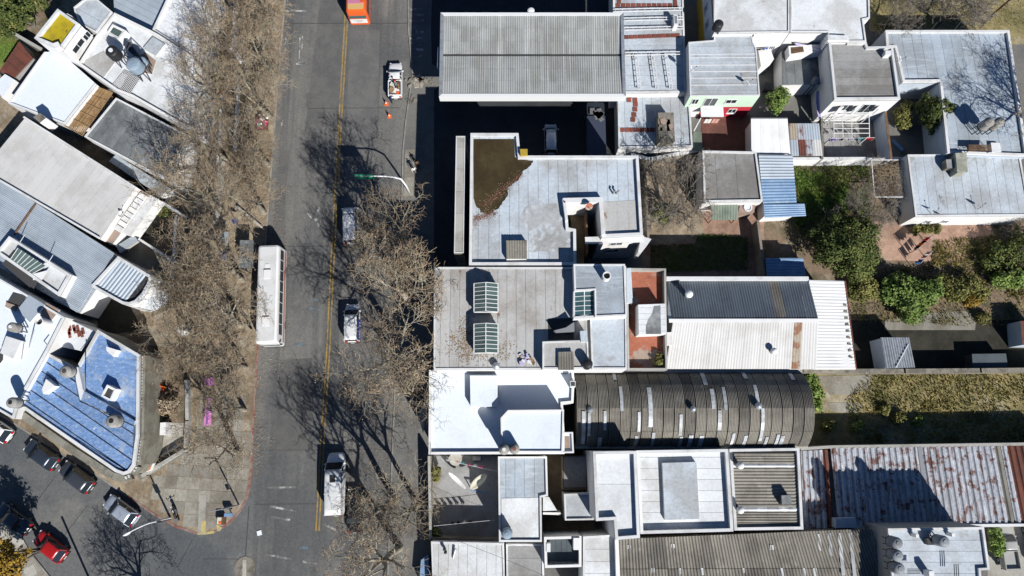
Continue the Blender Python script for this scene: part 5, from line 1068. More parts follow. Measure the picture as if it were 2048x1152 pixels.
# light blue corrugated hall
v13 = thing('hall', 'light blue corrugated roof hall below the long light hall', 'hall', W(100, 500, 0))
g0, g1, g2, g3 = W(-50, 328, 4.4), W(229, 506, 4.4), W(155, 625, 4.1), W(-40, 512, 4.1)
corr(v13, [g3, g0, g1, g2], 'sheet_silver', .27, .045, 14, 2, 'trap')
b = MB(); b.bar(W(71, 408, 4.6), W(28, 470, 4.5), .22, .06); b.build('ridge_flashing', M['wood_brown'], v13)
b = MB(); b.prism(inset(ccw(WP([(-50, 328), (229, 506), (155, 625), (-40, 512)], 4.1)), .2), 0, 3.95); b.build('wall', M['wall_white'], v13)
v14 = building('raised white roof box with a sloping glass roof on the blue hall', [(18, 472), (141, 549), (117, 592), (-8, 505)], 5.2, 'white_dirty', name='roof_light_house', cat='roof light', ph=.25, pt=.3, zbase=4.0)
P = ccw(WP([(28, 500), (88, 535), (66, 580), (4, 528)], 5.22)); b = MB(); b.prism(P, 5.15, 5.24); b.build('dark_opening', M['tar'], v14)
sk = [W(36, 496, 5.9), W(92, 532, 5.9), W(64, 548, 5.35), W(20, 520, 5.35)]
b = MB(); b.quad(*sk[::-1]); b.build('pane', M['glass_green'], v14)
for k in range(8): b = MB(); f = k / 7; b.bar(sk[0].lerp(sk[1], f), sk[3].lerp(sk[2], f), .06); b.build('glazing_bar', M['metal_white'], v14)
b = MB(); b.quad(*[W(u, v, z) for u, v, z in ((66, 548, 5.4), (97, 540, 5.6), (84, 560, 5.4), (66, 560, 5.3))][::-1]); b.build('white_sheet', M['metal_white'], v14)
for u, v in ((49, 470), (106, 510)): 
    b = MB(); b.bar(W(u, v, 6.2), W(u - 10, v + 16, 5.3), .05); b.build('brace', M['metal_white'], v14)
v15 = building('low blue shaded wing of the corrugated hall', [(120, 592), (142, 550), (160, 560), (226, 510), (233, 514), (158, 626), (104, 600)], 3.8, 'sheet_silver', name='wing', ph=.1, pt=.15, edges=[], strip=(58, .6))
# rounded corner building
v16 = building('corrugated silver roof with a rounded corner and pale cornice', [(236, 512), (303, 552), (300, 566), (288, 588), (272, 605), (258, 610), (244, 608), (190, 578), (182, 571)], 4.2, 'tar', name='corner_building', ph=.4, pt=.3, wall='wall_white', cop='coping')
q = [W(237, 518, 4.3), W(292, 551, 4.3), W(252, 603, 4.25), W(192, 574, 4.25)]; corr(v16, q, 'sheet_silver', .40, .10, 9, 1, 'sine')
solo_block('weathered white balcony slab in front of the rounded corner', [(300, 566), (330, 578), (341, 584), (332, 606), (310, 622), (282, 616), (286, 600)], 2.7, 3.0, 'wall_old', 'white_dirty', 'balcony', 'balcony')
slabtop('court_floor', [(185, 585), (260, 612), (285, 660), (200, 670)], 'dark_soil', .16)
# white roofs lower left
v17 = building('white roofs with tanks and chimneys at the lower left', [(-30, 540), (20, 569), (128, 634), (93, 703), (38, 800), (26, 838), (-40, 800)], 6.0, 'white_roof', ph=.22, pt=.2, cop='coping')
for px, m_, z in (([(26, 585), (53, 592), (36, 622), (11, 610)], 'tar', .06), ([(12, 604), (37, 613), (32, 624), (10, 613)], 'orange_floor', .2), ([(58, 590), (90, 610), (60, 645), (34, 620)], 'sheet_silver', .25), ([(92, 605), (120, 620), (104, 640), (80, 632)], 'pink_floor', .05), ([(12, 672), (43, 682), (26, 718), (0, 706)], 'coping', .7), ([(0, 700), (8, 690), (6, 720), (-10, 740)], 'tar', .05)): block(v17, px, 5.98, 6.0 + z, 'wall_white', m_, 'roof_step')
tank('round grey tank with a lid and a long shadow on the white lower left roofs', 20, 653, 8.3, .5, 1.2, 6.0, 'tank_cement', lid='metal_white'); tank('round grey tank standing near the street end of the white lower left roofs', 20, 805, 8.4, .55, 1.2, 6.0, 'tank_cement', lid='tank_black')
ch = thing('chimney_pot', 'white round chimney with a black mouth on the lower left white roofs', 'chimney', W(78, 645, 6)); p = W(78, 643, 7.6); b = MB(); b.lathe((p.x, p.y, 6), [(.42, 0), (.42, 1.6), (.33, 1.6), (.33, 1.0)], 16); b.build('flue', M['wall_white'], ch); b = MB(); b.cyl((p.x, p.y), .32, 6.9, 7.3, 14); b.build('soot', M['tar'], ch)
for k, (a, c) in enumerate((((47, 690), (43, 718)), ((95, 690), (88, 682)), ((68, 660), (58, 695)))):
    pp = thing('vent_pipe', ['thin leaning pipe on the lower left white roofs, beside the slab', 'thin short pipe at the edge of the dark court', 'thin long pipe below the white round chimney'][k], 'pipe', W(*c, 6.0)); b = MB(); b.tube([W(*c, 6.0), W(*a, 7.1)], .05, 6); b.build('tube', M['metal_grey'], pp)
v18 = building('small white roof with red painted dashes above the dark court', [(128, 634), (192, 664), (162, 702), (104, 690)], 4.6, 'white_dirty', name='annex', ph=.1, pt=.1, edges=[0, 1])
for k in range(9):
    p = W(140 + (k % 4) * 8 + rnd.uniform(-2, 2), 655 + 7 * (k // 3) + rnd.uniform(-2, 2), 4.66); b = MB(); b.box((p.x, p.y, 4.63), (.28, .7, .05), radians(20)); b.build('roof_tile', M['tile_red'], v18)
BZ = 5.3
v19 = building('silver painted corner roof with dark seams and sky reflection put in as blue', [(195, 659), (279, 709), (277, 870), (269, 930), (258, 946), (246, 950), (230, 944), (38, 812), (66, 748), (92, 704), (150, 735), (154, 732)], BZ, 'blue_seam', name='corner_building', ph=.3, pt=.3, cop='coping', wall='wall_stone')
P = ccw(WP([(199, 667), (274, 713), (270, 838), (166, 780), (158, 737)], BZ + .05)); b = MB(); b.prism(P, BZ - .02, BZ + .06); b.build('roofing_sheet', M['silver_sky_tint'], v19)
inner = [(152, 762), (160, 802), (269, 852), (265, 926), (254, 941), (234, 938), (46, 812), (72, 752), (96, 712), (146, 738)]
for g in cut_strips(ccw(WP(inner, BZ + .05)), radians(58), 1.05): q = inset(g, .07); (lambda bb: (bb.prism(q, BZ - .02, BZ + .06 + rnd.uniform(0, .03)), bb.build('roofing_strip', M['silver_sky_tint'], v19)))(MB()) if area2(q) > .05 else None
block(v19, [(150, 736), (156, 734), (166, 780), (160, 800), (152, 762)], BZ, BZ + .6, 'coping', 'coping', 'parapet_wall')
block(v19, [(160, 800), (168, 782), (270, 842), (268, 850)], BZ, BZ + .45, 'coping', 'silver_sky_tint', 'parapet_wall')
block(v19, [(212, 693), (234, 700), (226, 713), (213, 702)], BZ, BZ + .9, 'wall_white', 'wall_white', 'chimney'); block(v19, [(92, 758), (110, 772), (86, 788), (84, 778)], BZ, BZ + .9, 'wall_white', 'wall_white', 'chimney')
P = [(214, 769), (232, 778), (221, 802), (202, 792)]; block(v19, P, BZ, BZ + 1.1, 'wall_white', 'wall_white', 'light_well', rim=.15, rimmat='wall_white'); P2 = inset(ccw(WP(P, BZ + 1.0)), .26); b = MB(); b.prism(P2, BZ + .9, BZ + .97); b.build('opening', M['tar'], v19)
tank('white round tank with a black lid on the blue silver roof, beside the long seams', 222, 842, BZ + 1.7, .68, 1.2, BZ, 'tank_cement', lid='tank_black')
tank('white round tank with an open mouth where the blue roof meets the dark court', 128, 742, BZ + 1.9, .62, 1.1, BZ, 'tank_cement', lid='tar')
tp = thing('vent_pipe', 'tall thin pipe rising from the middle of the blue silver roof', 'pipe', W(170, 785, BZ)); b = MB(); b.tube([W(170, 785, BZ), W(168, 745, BZ + 2.8)], .06, 6); b.build('tube', M['metal_grey'], tp)
# stone cornice with dentils running round the corner
cor = thing('cornice', 'old stone cornice with a row of dentils around the blue roof', 'cornice', W(280, 850, BZ))
path = [(279, 712), (277, 800), (275, 880), (269, 930), (260, 947), (247, 953), (226, 947), (150, 898), (34, 817)]
Pp = [Vector(W(u, v, BZ - .3)[:2]) for u, v in path]
for i in range(len(Pp) - 1):
    d = (Pp[i + 1] - Pp[i]).normalized(); n = Vector((d.y, -d.x)) * -1
    n = n if (Pp[i] + n - Vector(W(200, 850, BZ)[:2])).length > (Pp[i] - Vector(W(200, 850, BZ)[:2])).length else -n
    b = MB(); b.prism(ccw([Pp[i] - n * .1, Pp[i + 1] - n * .1, Pp[i + 1] + n * .62, Pp[i] + n * .62]), BZ - .9, BZ - .32 - .003 * i); b.build('ledge', M['wall_stone'], cor)
    L_ = (Pp[i + 1] - Pp[i]).length; k = 0
    if i in (0, 1, 2, 3, 4):
        for k in range(int(L_ / .32)):
            c = Pp[i] + d * (k + .5) * .32 + n * .22; b = MB(); b.box((c.x, c.y, BZ - .26), (.17, .3, .12), atan2(d.y, d.x)); b.build('dentil', M['coping'], cor)
# corner forecourt
slabtop('garden_court', [(292, 848), (368, 846), (366, 890), (292, 938)], 'slab_light', .16)
solo_block('orange topped garden wall block at the street corner below the blue roof', [(293, 908), (307, 906), (305, 928), (300, 940), (291, 944)], .15, 1.9, 'wall_white', 'wall_orange', 'garden_wall', 'wall'); solo_block('white garden wall block just above the orange one', [(294, 880), (308, 880), (307, 904), (293, 905)], .15, 1.8, 'wall_white', 'wall_white', 'garden_wall', 'wall'); wall_line('white garden wall stub inside the corner forecourt', [(326, 845), (325, 870)], 1.8, .5, 'wall_white')
bl = thing('balustrade', 'pale balustrade slanting along the corner forecourt', 'balustrade', W(320, 925, .15))
p, q = W(283, 952, 1.3), W(368, 900, 1.3); b = MB(); b.bar(p, q, .35, .12); b.build('rail', M['coping_grey'], bl)
for k in range(34): c = p.lerp(q, (k + .5) / 34); b = MB(); b.lathe((c.x, c.y, .15), [(.09, 0), (.12, .3), (.06, .65), (.09, 1.07)], 6); b.build('baluster', M['coping'], bl)
b = MB(); b.bar(W(280, 956, .4), W(372, 902, .4), .5, .5); b.build('base', M['wall_stone'], bl)
wall_line('low pale garden wall beside the pink bench', [(372, 760), (374, 840), (370, 896)], 1.0, .3, 'wall_grey', 'coping_grey')
slabtop('garden_bed', [(295, 690), (372, 700), (370, 845), (293, 845)], 'soil', .155)
solo_block('plain white bench block between the orange chairs and the wall', [(301, 790), (308, 790), (308, 818), (301, 818)], .15, .8, 'wall_white', 'coping', 'bench', 'bench')
for i, (u, v, w) in enumerate(((309, 768, 6), (322, 772, 7), (328, 778, 6))):
    o = thing('garden_chair', ['orange chair at the left of the front garden group', 'orange chair in the middle of the front garden group', 'orange chair at the right of the front garden group'][i], 'chair', W(u, v, .15), rnd.uniform(-.6, .6), 'orange chairs in the front garden')
    b = MB(); b.box((0, 0, .45), (.6, .6, .06)); b.build('seat', M['cone_orange'], o, local=True); b = MB(); b.box((0, .3, .8), (.6, .06, .65)); b.build('backrest', M['cone_orange'], o, local=True)
    for sx in (-1, 1):
        for sy in (-1, 1): b = MB(); b.bar((sx * .26, sy * .26, 0), (sx * .26, sy * .26, .42), .05); b.build('leg', M['metal_grey'], o, local=True)
tank('lone white basin tank standing in the front garden under the trees', 362, 658, 2.4, .62, 1.1, .15, 'white_dirty', legs=True, lid='tank_grey')
# ------------------------------------------------------------------ trees
def grow(seed, height=11.0, fork=4.2, limbs=5, spread=48, l0=4.2, ratio=.66, levels=5, kidsn=(4, 4, 4, 3), r0=.24, droop=.0, leaf=.35, leafs=.10, twist=.32, up=.18):
    R = random.Random(seed); wood = MB(); twig = MB(); leaves = MB()
    def branch(p, d, L_, r, lev):
        n = 4 if lev <= 1 else (3 if lev <= 3 else 2); pts = [p]; dd = d.copy()
        for i in range(n):
            dd = (dd + Vector((R.gauss(0, twist), R.gauss(0, twist), R.gauss(0, twist) + up * (1 if lev < 4 else -droop))) * .45).normalized()
            p = p + dd * (L_ / n); pts.append(p)
        rr = [r * (1 - .62 * i / n) for i in range(n + 1)]
        if lev <= 3: wood.tube(pts, [max(k, .02) for k in rr], (6, 5, 4, 3)[lev], cap=False)
        else: twig.tube(pts, [max(k, .0125) for k in rr], 3, cap=False)
        if lev >= levels - 1:
            for q in pts[1:]:
                if R.random() < leaf:
                    a = Vector((R.gauss(0, 1), R.gauss(0, 1), R.gauss(0, 1))).normalized() * leafs * R.uniform(.5, 1.2); c = a.orthogonal().normalized() * a.length * .8; q2 = q + Vector((R.gauss(0, .08), R.gauss(0, .08), -.06))
                    leaves.quad(q2 - a, q2 + c, q2 + a, q2 - c)
        if lev >= levels: return
        k = kidsn[min(lev, len(kidsn) - 1)]
        for j in range(k):
            f = .35 + .65 * (j + R.uniform(.2, 1)) / k; f = min(f, 1.0); x = f * n; i = min(int(x), n - 1); base = pts[i].lerp(pts[i + 1], x - i)
            ax = dd.orthogonal().normalized(); ax.rotate(Matrix.Rotation(2.4 * j + R.uniform(0, 2), 3, dd)); ang = radians(R.uniform(28, 62)); nd = (dd * cos(ang) + ax * sin(ang)).normalized()
            branch(base, nd, L_ * ratio * R.uniform(.75, 1.15), rr[i] * .62, lev + 1)
    wood.tube([(0, 0, -.1), (R.gauss(0, .08), R.gauss(0, .08), fork * .5), (R.gauss(0, .12), R.gauss(0, .12), fork)], [r0 * 1.25, r0, r0 * .9], 9, cap=False)
    for i in range(limbs):
        a = 2 * pi * i / limbs + R.uniform(-.35, .35); s = radians(spread * R.uniform(.6, 1.15)); d = Vector((sin(s) * cos(a), sin(s) * sin(a), cos(s)))
        branch(Vector((0, 0, fork - .15 + .1 * i)), d, l0 * R.uniform(.85, 1.15), r0 * .55, 0)
    return wood, twig, leaves
def bare_tree(seed, label, loc, rot, scale, group, bark='bark', tw='twig', lf='dry_leaf', name='plane_tree', **k):
    w, t, l = grow(seed, **k); o = thing(name, label, 'tree', (0, 0, 0), 0, group)
    w.build('trunk', M[bark], o, local=True, smooth=True)['label'] = 'pale mottled trunk and limbs' if bark == 'bark' else 'dark trunk and limbs'
    x = t.build('twigs', M[tw], o, local=True); x['kind'] = 'stuff'
    if l.f: x = l.build('dry_leaves', M[lf], o, local=True); x['kind'] = 'stuff'
    remember(o); o.location = loc; o.rotation_euler = rot; o.scale = (scale,) * 3; return o
GW, GE = 'bare plane trees along the west pavement', 'bare plane trees along the east pavement'
west_kerb = [(553, 60, 'at the top edge of the west kerb'), (548, 150, 'on the west kerb beside the first road markings'), (543, 235, 'on the west kerb beside the flower stall'), (537, 330, 'on the west kerb level with the puddle roof'), (528, 425, 'on the west kerb just above the slatted shelter'), (484, 560, 'behind the upper half of the white bus'), (480, 652, 'behind the person in teal beside the white bus'), (492, 735, 'on the west kerb just below the white bus'), (490, 820, 'on the west kerb right of the pink bench'), (478, 905, 'nearest the street corner on the west kerb')]
west_in = [(470, 40, 'inner row, at the top of the west pavement'), (468, 135, 'inner row, beside the white roof with tanks'), (462, 225, 'inner row, beside the dark grey flat roof'), (452, 320, 'inner row, in front of the low pale roof strip'), (442, 420, 'inner row, in front of the long hall terrace'), (430, 520, 'inner row, beside the rounded corner building'), (418, 610, 'inner row, beside the white basin tank'), (412, 700, 'inner row, beside the white red-dashed annex')]
east = [(834, 520, 'east pavement, uppermost, beside the ledge roof'), (822, 612, 'east pavement, left of the two glass skylights'), (816, 715, 'east pavement, left of the bright white roof'), (792, 1000, 'east pavement, right of the white van'), (800, 1095, 'east pavement, nearest the lower edge'), (838, 1010, 'east pavement, against the washing courtyard wall'), (838, 790, 'east pavement, at the white roof entrance awning')]
protos = []
for i, sd in enumerate((3, 11, 23, 37)):
    u, v, lb = west_kerb[i]
    p = W(u, v, .12); protos.append(bare_tree(sd, 'bare tan plane tree ' + lb, p, (0, radians(4), rnd.uniform(0, 6)), rnd.uniform(.9, 1.02), GW, limbs=5, l0=3.6, kidsn=(4, 4, 4, 3, 2), fork=4.0, leaf=.09, leafs=.06, r0=.30))
protos.append(bare_tree(61, 'bare tan plane tree ' + east[3][2], W(792, 1000, .12), (0, radians(-3), 1.2), 1.0, GE, limbs=5, l0=3.9, kidsn=(4, 3, 3, 3, 2), fork=4.2, leaf=.06, leafs=.06, r0=.3)); protos[-1].scale = (1, 1, 1.3)
rt = random.Random(5)
k = 0
for i, (u, v, lb) in enumerate(west_kerb[4:] + west_in):
    s = rt.uniform(.82, 1.0) * (1.0 if v < 640 else .88); copy_tree(protos[(i * 3 + i // 4) % 4], W(u, v, .12), (radians(rt.uniform(-3, 3)), radians(rt.uniform(-2, 7)), rt.uniform(0, 6.28)), (s, s, s * 1.15), 'bare tan plane tree ' + lb, GW)
for i, (u, v, lb) in enumerate(east):
    if i == 3: continue
    s = (1.0, 1.15, 1.18, 1.12, 1.12, .85, .8)[i]; copy_tree(protos[4 if i > 3 else (i * 2 + 1) % 4], W(u, v, .12), (radians(rt.uniform(-3, 3)), radians(rt.uniform(-6, -1)), rt.uniform(0, 6.28)), (s, s, s * 1.38), 'bare tan plane tree ' + lb, GE)
GY = 'bare dark trees in the yards'
yt = bare_tree(51, 'sprawling bare grey tree in the yard between the L-shaped roof and the small grey house', W(1340, 432, .15), (0, 0, .4), 1.3, GY, bark='bark_dark', tw='twig_dark', name='bare_tree', fork=1.6, limbs=5, l0=3.0, spread=58, kidsn=(4, 4, 4, 3), leaf=.0, r0=.2)
for (u, v, s, lb, rz) in ((1722, 440, .85, 'bare forked tree among the green bushes left of the vine pergola', 1.0), (1770, 52, .9, 'thin bare tree at the upper road, left of the utility pole', 3.3), (1872, 50, 1.0, 'bare tree behind the silver roof at the upper road', 4.4), (1830, 412, .5, 'small bare tree against the chimney house left corner', 5.2), (2060, 500, .8, 'bare purple brown tree at the right border of the garden', .2)):
    copy_tree(yt, W(u, v, .15), (0, radians(rt.uniform(-4, 4)), rz), (s, s, s), lb, GY)
copy_tree(protos[1], W(2032, 292, .15), (0, 0, 2.0), (1.15, 1.15, 1.3), 'bare tree beyond the paired tanks at the right border', GY)
st = copy_tree(protos[2], W(312, 1228, .02), (0, 0, 1.0), (.8, .8, .8), 'bare plane tree beyond the lower edge, seen by its shadow on the side street', GW)
def leafy(name, label, loc, blobs, n, m_, size=.16, trunk=True, seed=1, group=None, bark='bark_dark', tall=1.0):
    R = random.Random(seed); o = thing(name, label, 'tree' if trunk else 'bush', loc, 0, group); b = MB(); sub = []
    for (x, y, z, r) in blobs:
        sub.append((x, y, z, r * .72))
        for _ in range(int(9 + r * 4)):
            d = Vector((R.gauss(0, 1), R.gauss(0, 1), R.gauss(0, .8))).normalized() * r * R.uniform(.55, 1.0); sub.append((x + d.x, y + d.y, max(.2, z + d.z * tall), r * R.uniform(.16, .36)))
    wt = [s[3] ** 2 for s in sub]
    for (x, y, z, r) in R.choices(sub, wt, k=n):
        d = Vector((R.gauss(0, 1), R.gauss(0, 1), R.gauss(0, 1))).normalized(); q = Vector((x, y, z)) + d * r * R.uniform(.45, 1.4)
        if q.z < .05: q.z = .05 + R.random() * .2
        nrm = (d + Vector((R.gauss(0, .6), R.gauss(0, .6), R.gauss(.3, .5)))).normalized(); a = nrm.orthogonal().normalized(); a.rotate(Matrix.Rotation(R.uniform(0, 6.28), 3, nrm)); c = nrm.cross(a); s = size * R.uniform(.5, 1.3)
        b.quad(q - a * s, q + c * s * .55, q + a * s, q - c * s * .55)
    x = b.build('crown' if trunk else 'foliage', M[m_], o, local=True); x['kind'] = 'stuff'
    b = MB(); R2 = random.Random(seed + 9)
    for (x, y, z, r) in blobs: b.tube([(0, 0, 0), (x * .3, y * .3, z * .45), (x * .8 + R2.gauss(0, .2), y * .8, z * .85), (x, y, z + r * .5)], [.14 * (1 if trunk else .5), .11 * (1 if trunk else .5), .06, .02], 6)
    b.build('trunk' if trunk else 'stems', M[bark], o, local=True)
    return o
leafy('evergreen_tree', 'large dark green evergreen tree right of the shaded yard sheds', W(1672, 505, .15), [(0, 0, 3.6, 2.5), (1.8, 1.2, 3.0, 2.0), (-1.8, -.8, 3.0, 2.1), (.8, -2.0, 2.9, 2.0), (-2.4, 1.4, 2.4, 1.6), (2.4, -.9, 2.4, 1.6), (-1, 2.4, 2.2, 1.5), (1.2, 3.0, 1.8, 1.3)], 22000, 'leaf_dark', .14, True, 2)
leafy('evergreen_tree', 'dense dark evergreen tree in the courtyard of the silver roof', W(1838, 245, .15), [(0, 0, 3.2, 1.7), (.9, .8, 3.0, 1.3), (.5, -1.2, 2.8, 1.4), (-.6, .9, 2.6, 1.2), (.8, -.2, 3.6, 1.1)], 9500, 'leaf_dark', .15, True, 3)
leafy('bush', 'yellow green bush against the pale blue wall of the pergola yard', W(1795, 240, .15), [(0, 0, 1.3, 1.0), (.3, .9, 1.6, .8), (.1, -1.0, 1.0, .8)], 3000, 'leaf_olive', .14, False, 4)
leafy('bush', 'bright green citrus bush beside the red courtyard house', W(1544, 215, .15), [(0, 0, 2.0, 1.2), (.2, 1.0, 1.8, .9), (-.1, -.8, 1.6, .8)], 4200, 'leaf_green', .15, False, 5)
leafy('bush', 'wide feathery green bamboo thicket above the dark yard', W(1800, 600, .15), [(0, 0, 1.7, 1.9), (2.2, .4, 1.5, 1.6), (-1.8, .6, 1.5, 1.5), (.6, -1.8, 1.2, 1.4), (3.4, 1.2, 1.2, 1.2), (-.6, 1.8, 1.3, 1.4)], 15000, 'leaf_green', .16, False, 6)
leafy('bush', 'olive brown shrubs between the thicket and the right border', W(1900, 585, .15), [(0, 0, 1.2, 1.5), (1.6, .6, 1.1, 1.3), (-1.5, .8, 1.0, 1.2), (2.6, -.4, .9, 1.1)], 5500, 'leaf_olive', .15, False, 7)
leafy('bush', 'yellow green low bush at the end of the shrubs', W(1935, 604, .15), [(0, 0, .6, .9), (.9, .4, .6, .7)], 1800, 'leaf_yellow', .12, False, 8)
leafy('bush', 'green hedge at the right border above the dark yard', W(2015, 565, .15), [(-1.5, 0, 1.1, 1.2), (.3, .1, 1.2, 1.2), (2.0, .2, 1.2, 1.2)], 5000, 'leaf_green', .15, False, 9)
leafy('bush', 'dark olive bush below the large evergreen tree', W(1712, 570, .15), [(0, 0, 1.5, 1.4), (1.0, -.9, 1.1, 1.1), (-.6, -1.3, 1.0, 1.0)], 5000, 'leaf_olive', .15, False, 10)
leafy('bush', 'dark round bush casting a big shadow on the brick garden', W(1985, 515, .15), [(0, 0, 1.2, 1.5), (1.6, .2, 1.4, 1.5), (2.6, 1.8, 1.6, 1.5), (-1.2, -.9, 1.0, 1.2), (.8, -1.6, 1.1, 1.3)], 6500, 'leaf_dark', .15, False, 11)
leafy('bush', 'two tone shrub at the foot of the white chimney house wall', W(1842, 463, .15), [(-.9, 0, .6, .6), (.3, .1, .7, .7), (1.6, .2, .6, .6)], 2400, 'leaf_olive', .12, False, 12)
leafy('bush', 'green creeping plants under the bare grey yard tree', W(1316, 432, .15), [(0, 0, .7, .8), (.7, -.6, .5, .7), (-.2, .9, .6, .6)], 2400, 'leaf_dark', .13, False, 13)
leafy('evergreen_tree', 'dark green tree filling the upper left corner', W(70, 55, .15), [(0, 0, 3.2, 1.8), (-2.4, 1.0, 3.0, 1.9), (-1.4, -1.4, 2.6, 1.5), (-4.4, .2, 3.0, 2.0), (1.5, 1.6, 2.6, 1.3)], 9000, 'leaf_dark', .17, True, 14)
leafy('bush', 'lighter green shrub at the very corner of the upper left garden', W(28, 40, .15), [(0, 0, 2.2, 1.3), (-1.4, .6, 2.4, 1.3)], 3200, 'leaf_green', .16, False, 15)
leafy('yellow_tree', 'autumn yellow leaved tree at the lower left corner', W(98, 1095, .12), [(-.5, -.6, 5.0, 1.6), (-2.0, .2, 5.2, 1.6), (-1.6, -1.9, 4.6, 1.6), (-3.2, -.9, 4.6, 1.4)], 5200, 'leaf_yellow', .17, True, 16)
leafy('bush', 'bright leafy bush beside the parked grey pickup', W(1975, 1078, .15), [(0, 0, 1.6, .8), (.1, .8, 1.5, .7), (0, -.9, 1.3, .7)], 2600, 'leaf_green', .14, False, 17)
leafy('bush', 'palm like green tufts along the curved end of the barrel roof', W(1620, 790, .15), [(0, 1.6, .8, .9), (.2, .2, .8, .9), (.1, -1.2, .7, .8)], 2800, 'leaf_green', .2, False, 18)
for i, (u, v, s, lb) in enumerate(((1710, 855, .8, 'small green weed bush in the dry garden, left of centre'), (1650, 855, .9, 'grey brown weed bush beside the barrel roof end'), (1765, 822, .7, 'dark dry weed in the middle of the dry garden'), (1790, 838, .9, 'tall olive weed in the middle of the dry garden'), (1830, 845, .7, 'small green weed at the right of the dry garden'), (1958, 640, .9, 'low scrub at the corner of the concrete strip'))):
    leafy('bush', lb, W(u, v, .15), [(0, 0, .6 * s, .8 * s), (.6 * s, .4, .5 * s, .6 * s)], 1300, ('leaf_green', 'leaf_olive', 'leaf_olive', 'leaf_olive', 'leaf_green', 'leaf_olive')[i], .12, False, 20 + i)
leafy('bush', 'yellow green plant in the upper corner of the washing courtyard', W(870, 942, .15), [(0, 0, .8, .7), (.2, -.7, .6, .5)], 1500, 'leaf_olive', .12, False, 30); leafy('bush', 'spiky yellow green plant in the lower corner of the washing courtyard', W(871, 1066, .15), [(0, 0, .8, .8)], 1300, 'leaf_olive', .15, False, 31)
leafy('bush', 'ragged plant in the corner of the orange terrace', W(1314, 724, 6.4), [(0, 0, .5, .5), (.2, .6, .4, .4)], 900, 'leaf_olive', .1, False, 32)
leafy('bush', 'olive shrub at the pavement in front of the big white roof', W(428, 160, .15), [(0, 0, .8, .9), (.9, -.4, .7, .8), (-1.2, .6, .8, .9)], 2600, 'leaf_olive', .12, False, 33)
leafy('bush', 'dark ivy in the shaded forecourt of the long hall', W(335, 425, .15), [(0, 0, .7, .9), (-.9, .6, .6, .8)], 1800, 'leaf_dark', .12, False, 34)
leafy('bush', 'dry brown shrub in the front garden near the orange chairs', W(345, 815, .15), [(0, 0, 1.0, 1.2), (-.9, .6, .8, 1.0)], 2600, 'dry_leaf', .1, False, 35)
# vine pergola
vpg = thing('vine_pergola', 'leafless vine covered pergola left of the chimney house', 'pergola', W(1775, 360, .15))
V = [W(u, v, 2.7) for u, v in ((1743, 320), (1803, 320), (1810, 394), (1749, 394))]
for i in range(4): b = MB(); b.bar(V[i], V[(i + 1) % 4], .08); b.build('rail', M['metal_white'], vpg); b = MB(); b.bar((V[i].x, V[i].y, .15), (V[i].x, V[i].y, 2.66), .08); b.build('post', M['metal_grey'], vpg)
b = MB(); R = random.Random(8)
for _ in range(420):
    p = bil(V, R.random(), R.random()); a = R.uniform(0, 6.28); pts = [p]
    for k in range(4): a += R.gauss(0, .7); p = p + Vector((cos(a), sin(a), R.gauss(0, .12))) * .28; p.z = max(2.6, min(3.1, p.z)); pts.append(p)
    b.tube(pts, [.02, .018, .014, .012, .01], 3, cap=False)
b.build('vines', M['twig'], vpg)['kind'] = 'stuff'
solo_block('grey plank deck table below the vine pergola', [(1792, 398), (1810, 398), (1811, 430), (1794, 430)], .15, .9, 'wall_grey', 'grey_membrane', 'table', 'table')
# grass
def grass(name, px, n, m_, h=.28, w=.05, z=.15, seed=1, clump=0):
    R = random.Random(seed); P = ccw(WP(px, z)); xs = [p.x for p in P]; ys = [p.y for p in P]; b = MB(); c = 0
    cl = [(R.uniform(min(xs), max(xs)), R.uniform(min(ys), max(ys)), R.uniform(.4, 1.4)) for _ in range(clump)]
    while c < n:
        if clump and R.random() < .8: k = R.choice(cl); x, y = R.gauss(k[0], k[2]), R.gauss(k[1], k[2] * .7)
        else: x, y = R.uniform(min(xs), max(xs)), R.uniform(min(ys), max(ys))
        c += 1; r = False
        for i in range(len(P)):
            a, d = P[i - 1], P[i]
            if (a.y > y) != (d.y > y) and x < (d.x - a.x) * (y - a.y) / (d.y - a.y) + a.x: r = not r
        if not r: continue
        a = R.uniform(0, 6.28); hh = h * R.uniform(.5, 1.4); ww = w * R.uniform(.6, 1.4); lx, ly = R.gauss(0, .5) * hh, R.gauss(0, .5) * hh
        b.add([(x - cos(a) * ww, y - sin(a) * ww, z), (x + cos(a) * ww, y + sin(a) * ww, z), (x + lx, y + ly, z + hh)], [(0, 1, 2)])
    o = b.build(name, M[m_]); tag(o, kind='stuff'); return o
grass('grass', [(1398, 468), (1495, 474), (1495, 540), (1300, 545), (1302, 490), (1390, 488)], 9000, 'grass_green', .25, .05, .14, 1)
grass('dry_grass', [(1738, 745), (2080, 745), (2080, 885), (1700, 885), (1690, 800)], 9000, 'grass_dry', .3, .06, .15, 2, 120)
grass('grass', [(1530, 330), (1740, 330), (1740, 460), (1600, 470)], 14000, 'grass_green', .3, .055, .145, 3, 60)
grass('dry_grass', [(1690, 540), (2080, 520), (2080, 660), (1700, 640)], 6000, 'grass_dry', .35, .055, .145, 4, 60)
grass('grass', [(-20, 55), (42, 66), (20, 125), (-20, 130)], 5000, 'grass_green', .12, .04, .16, 5)
grass('dry_grass', [(1745, -20), (2060, -20), (2060, 50), (1745, 58)], 5000, 'grass_dry', .12, .04, .13, 6)
grass('weeds', [(1870, 480), (2000, 470), (2010, 530), (1860, 530)], 5000, 'grass_dry', .25, .05, .16, 7, 30)
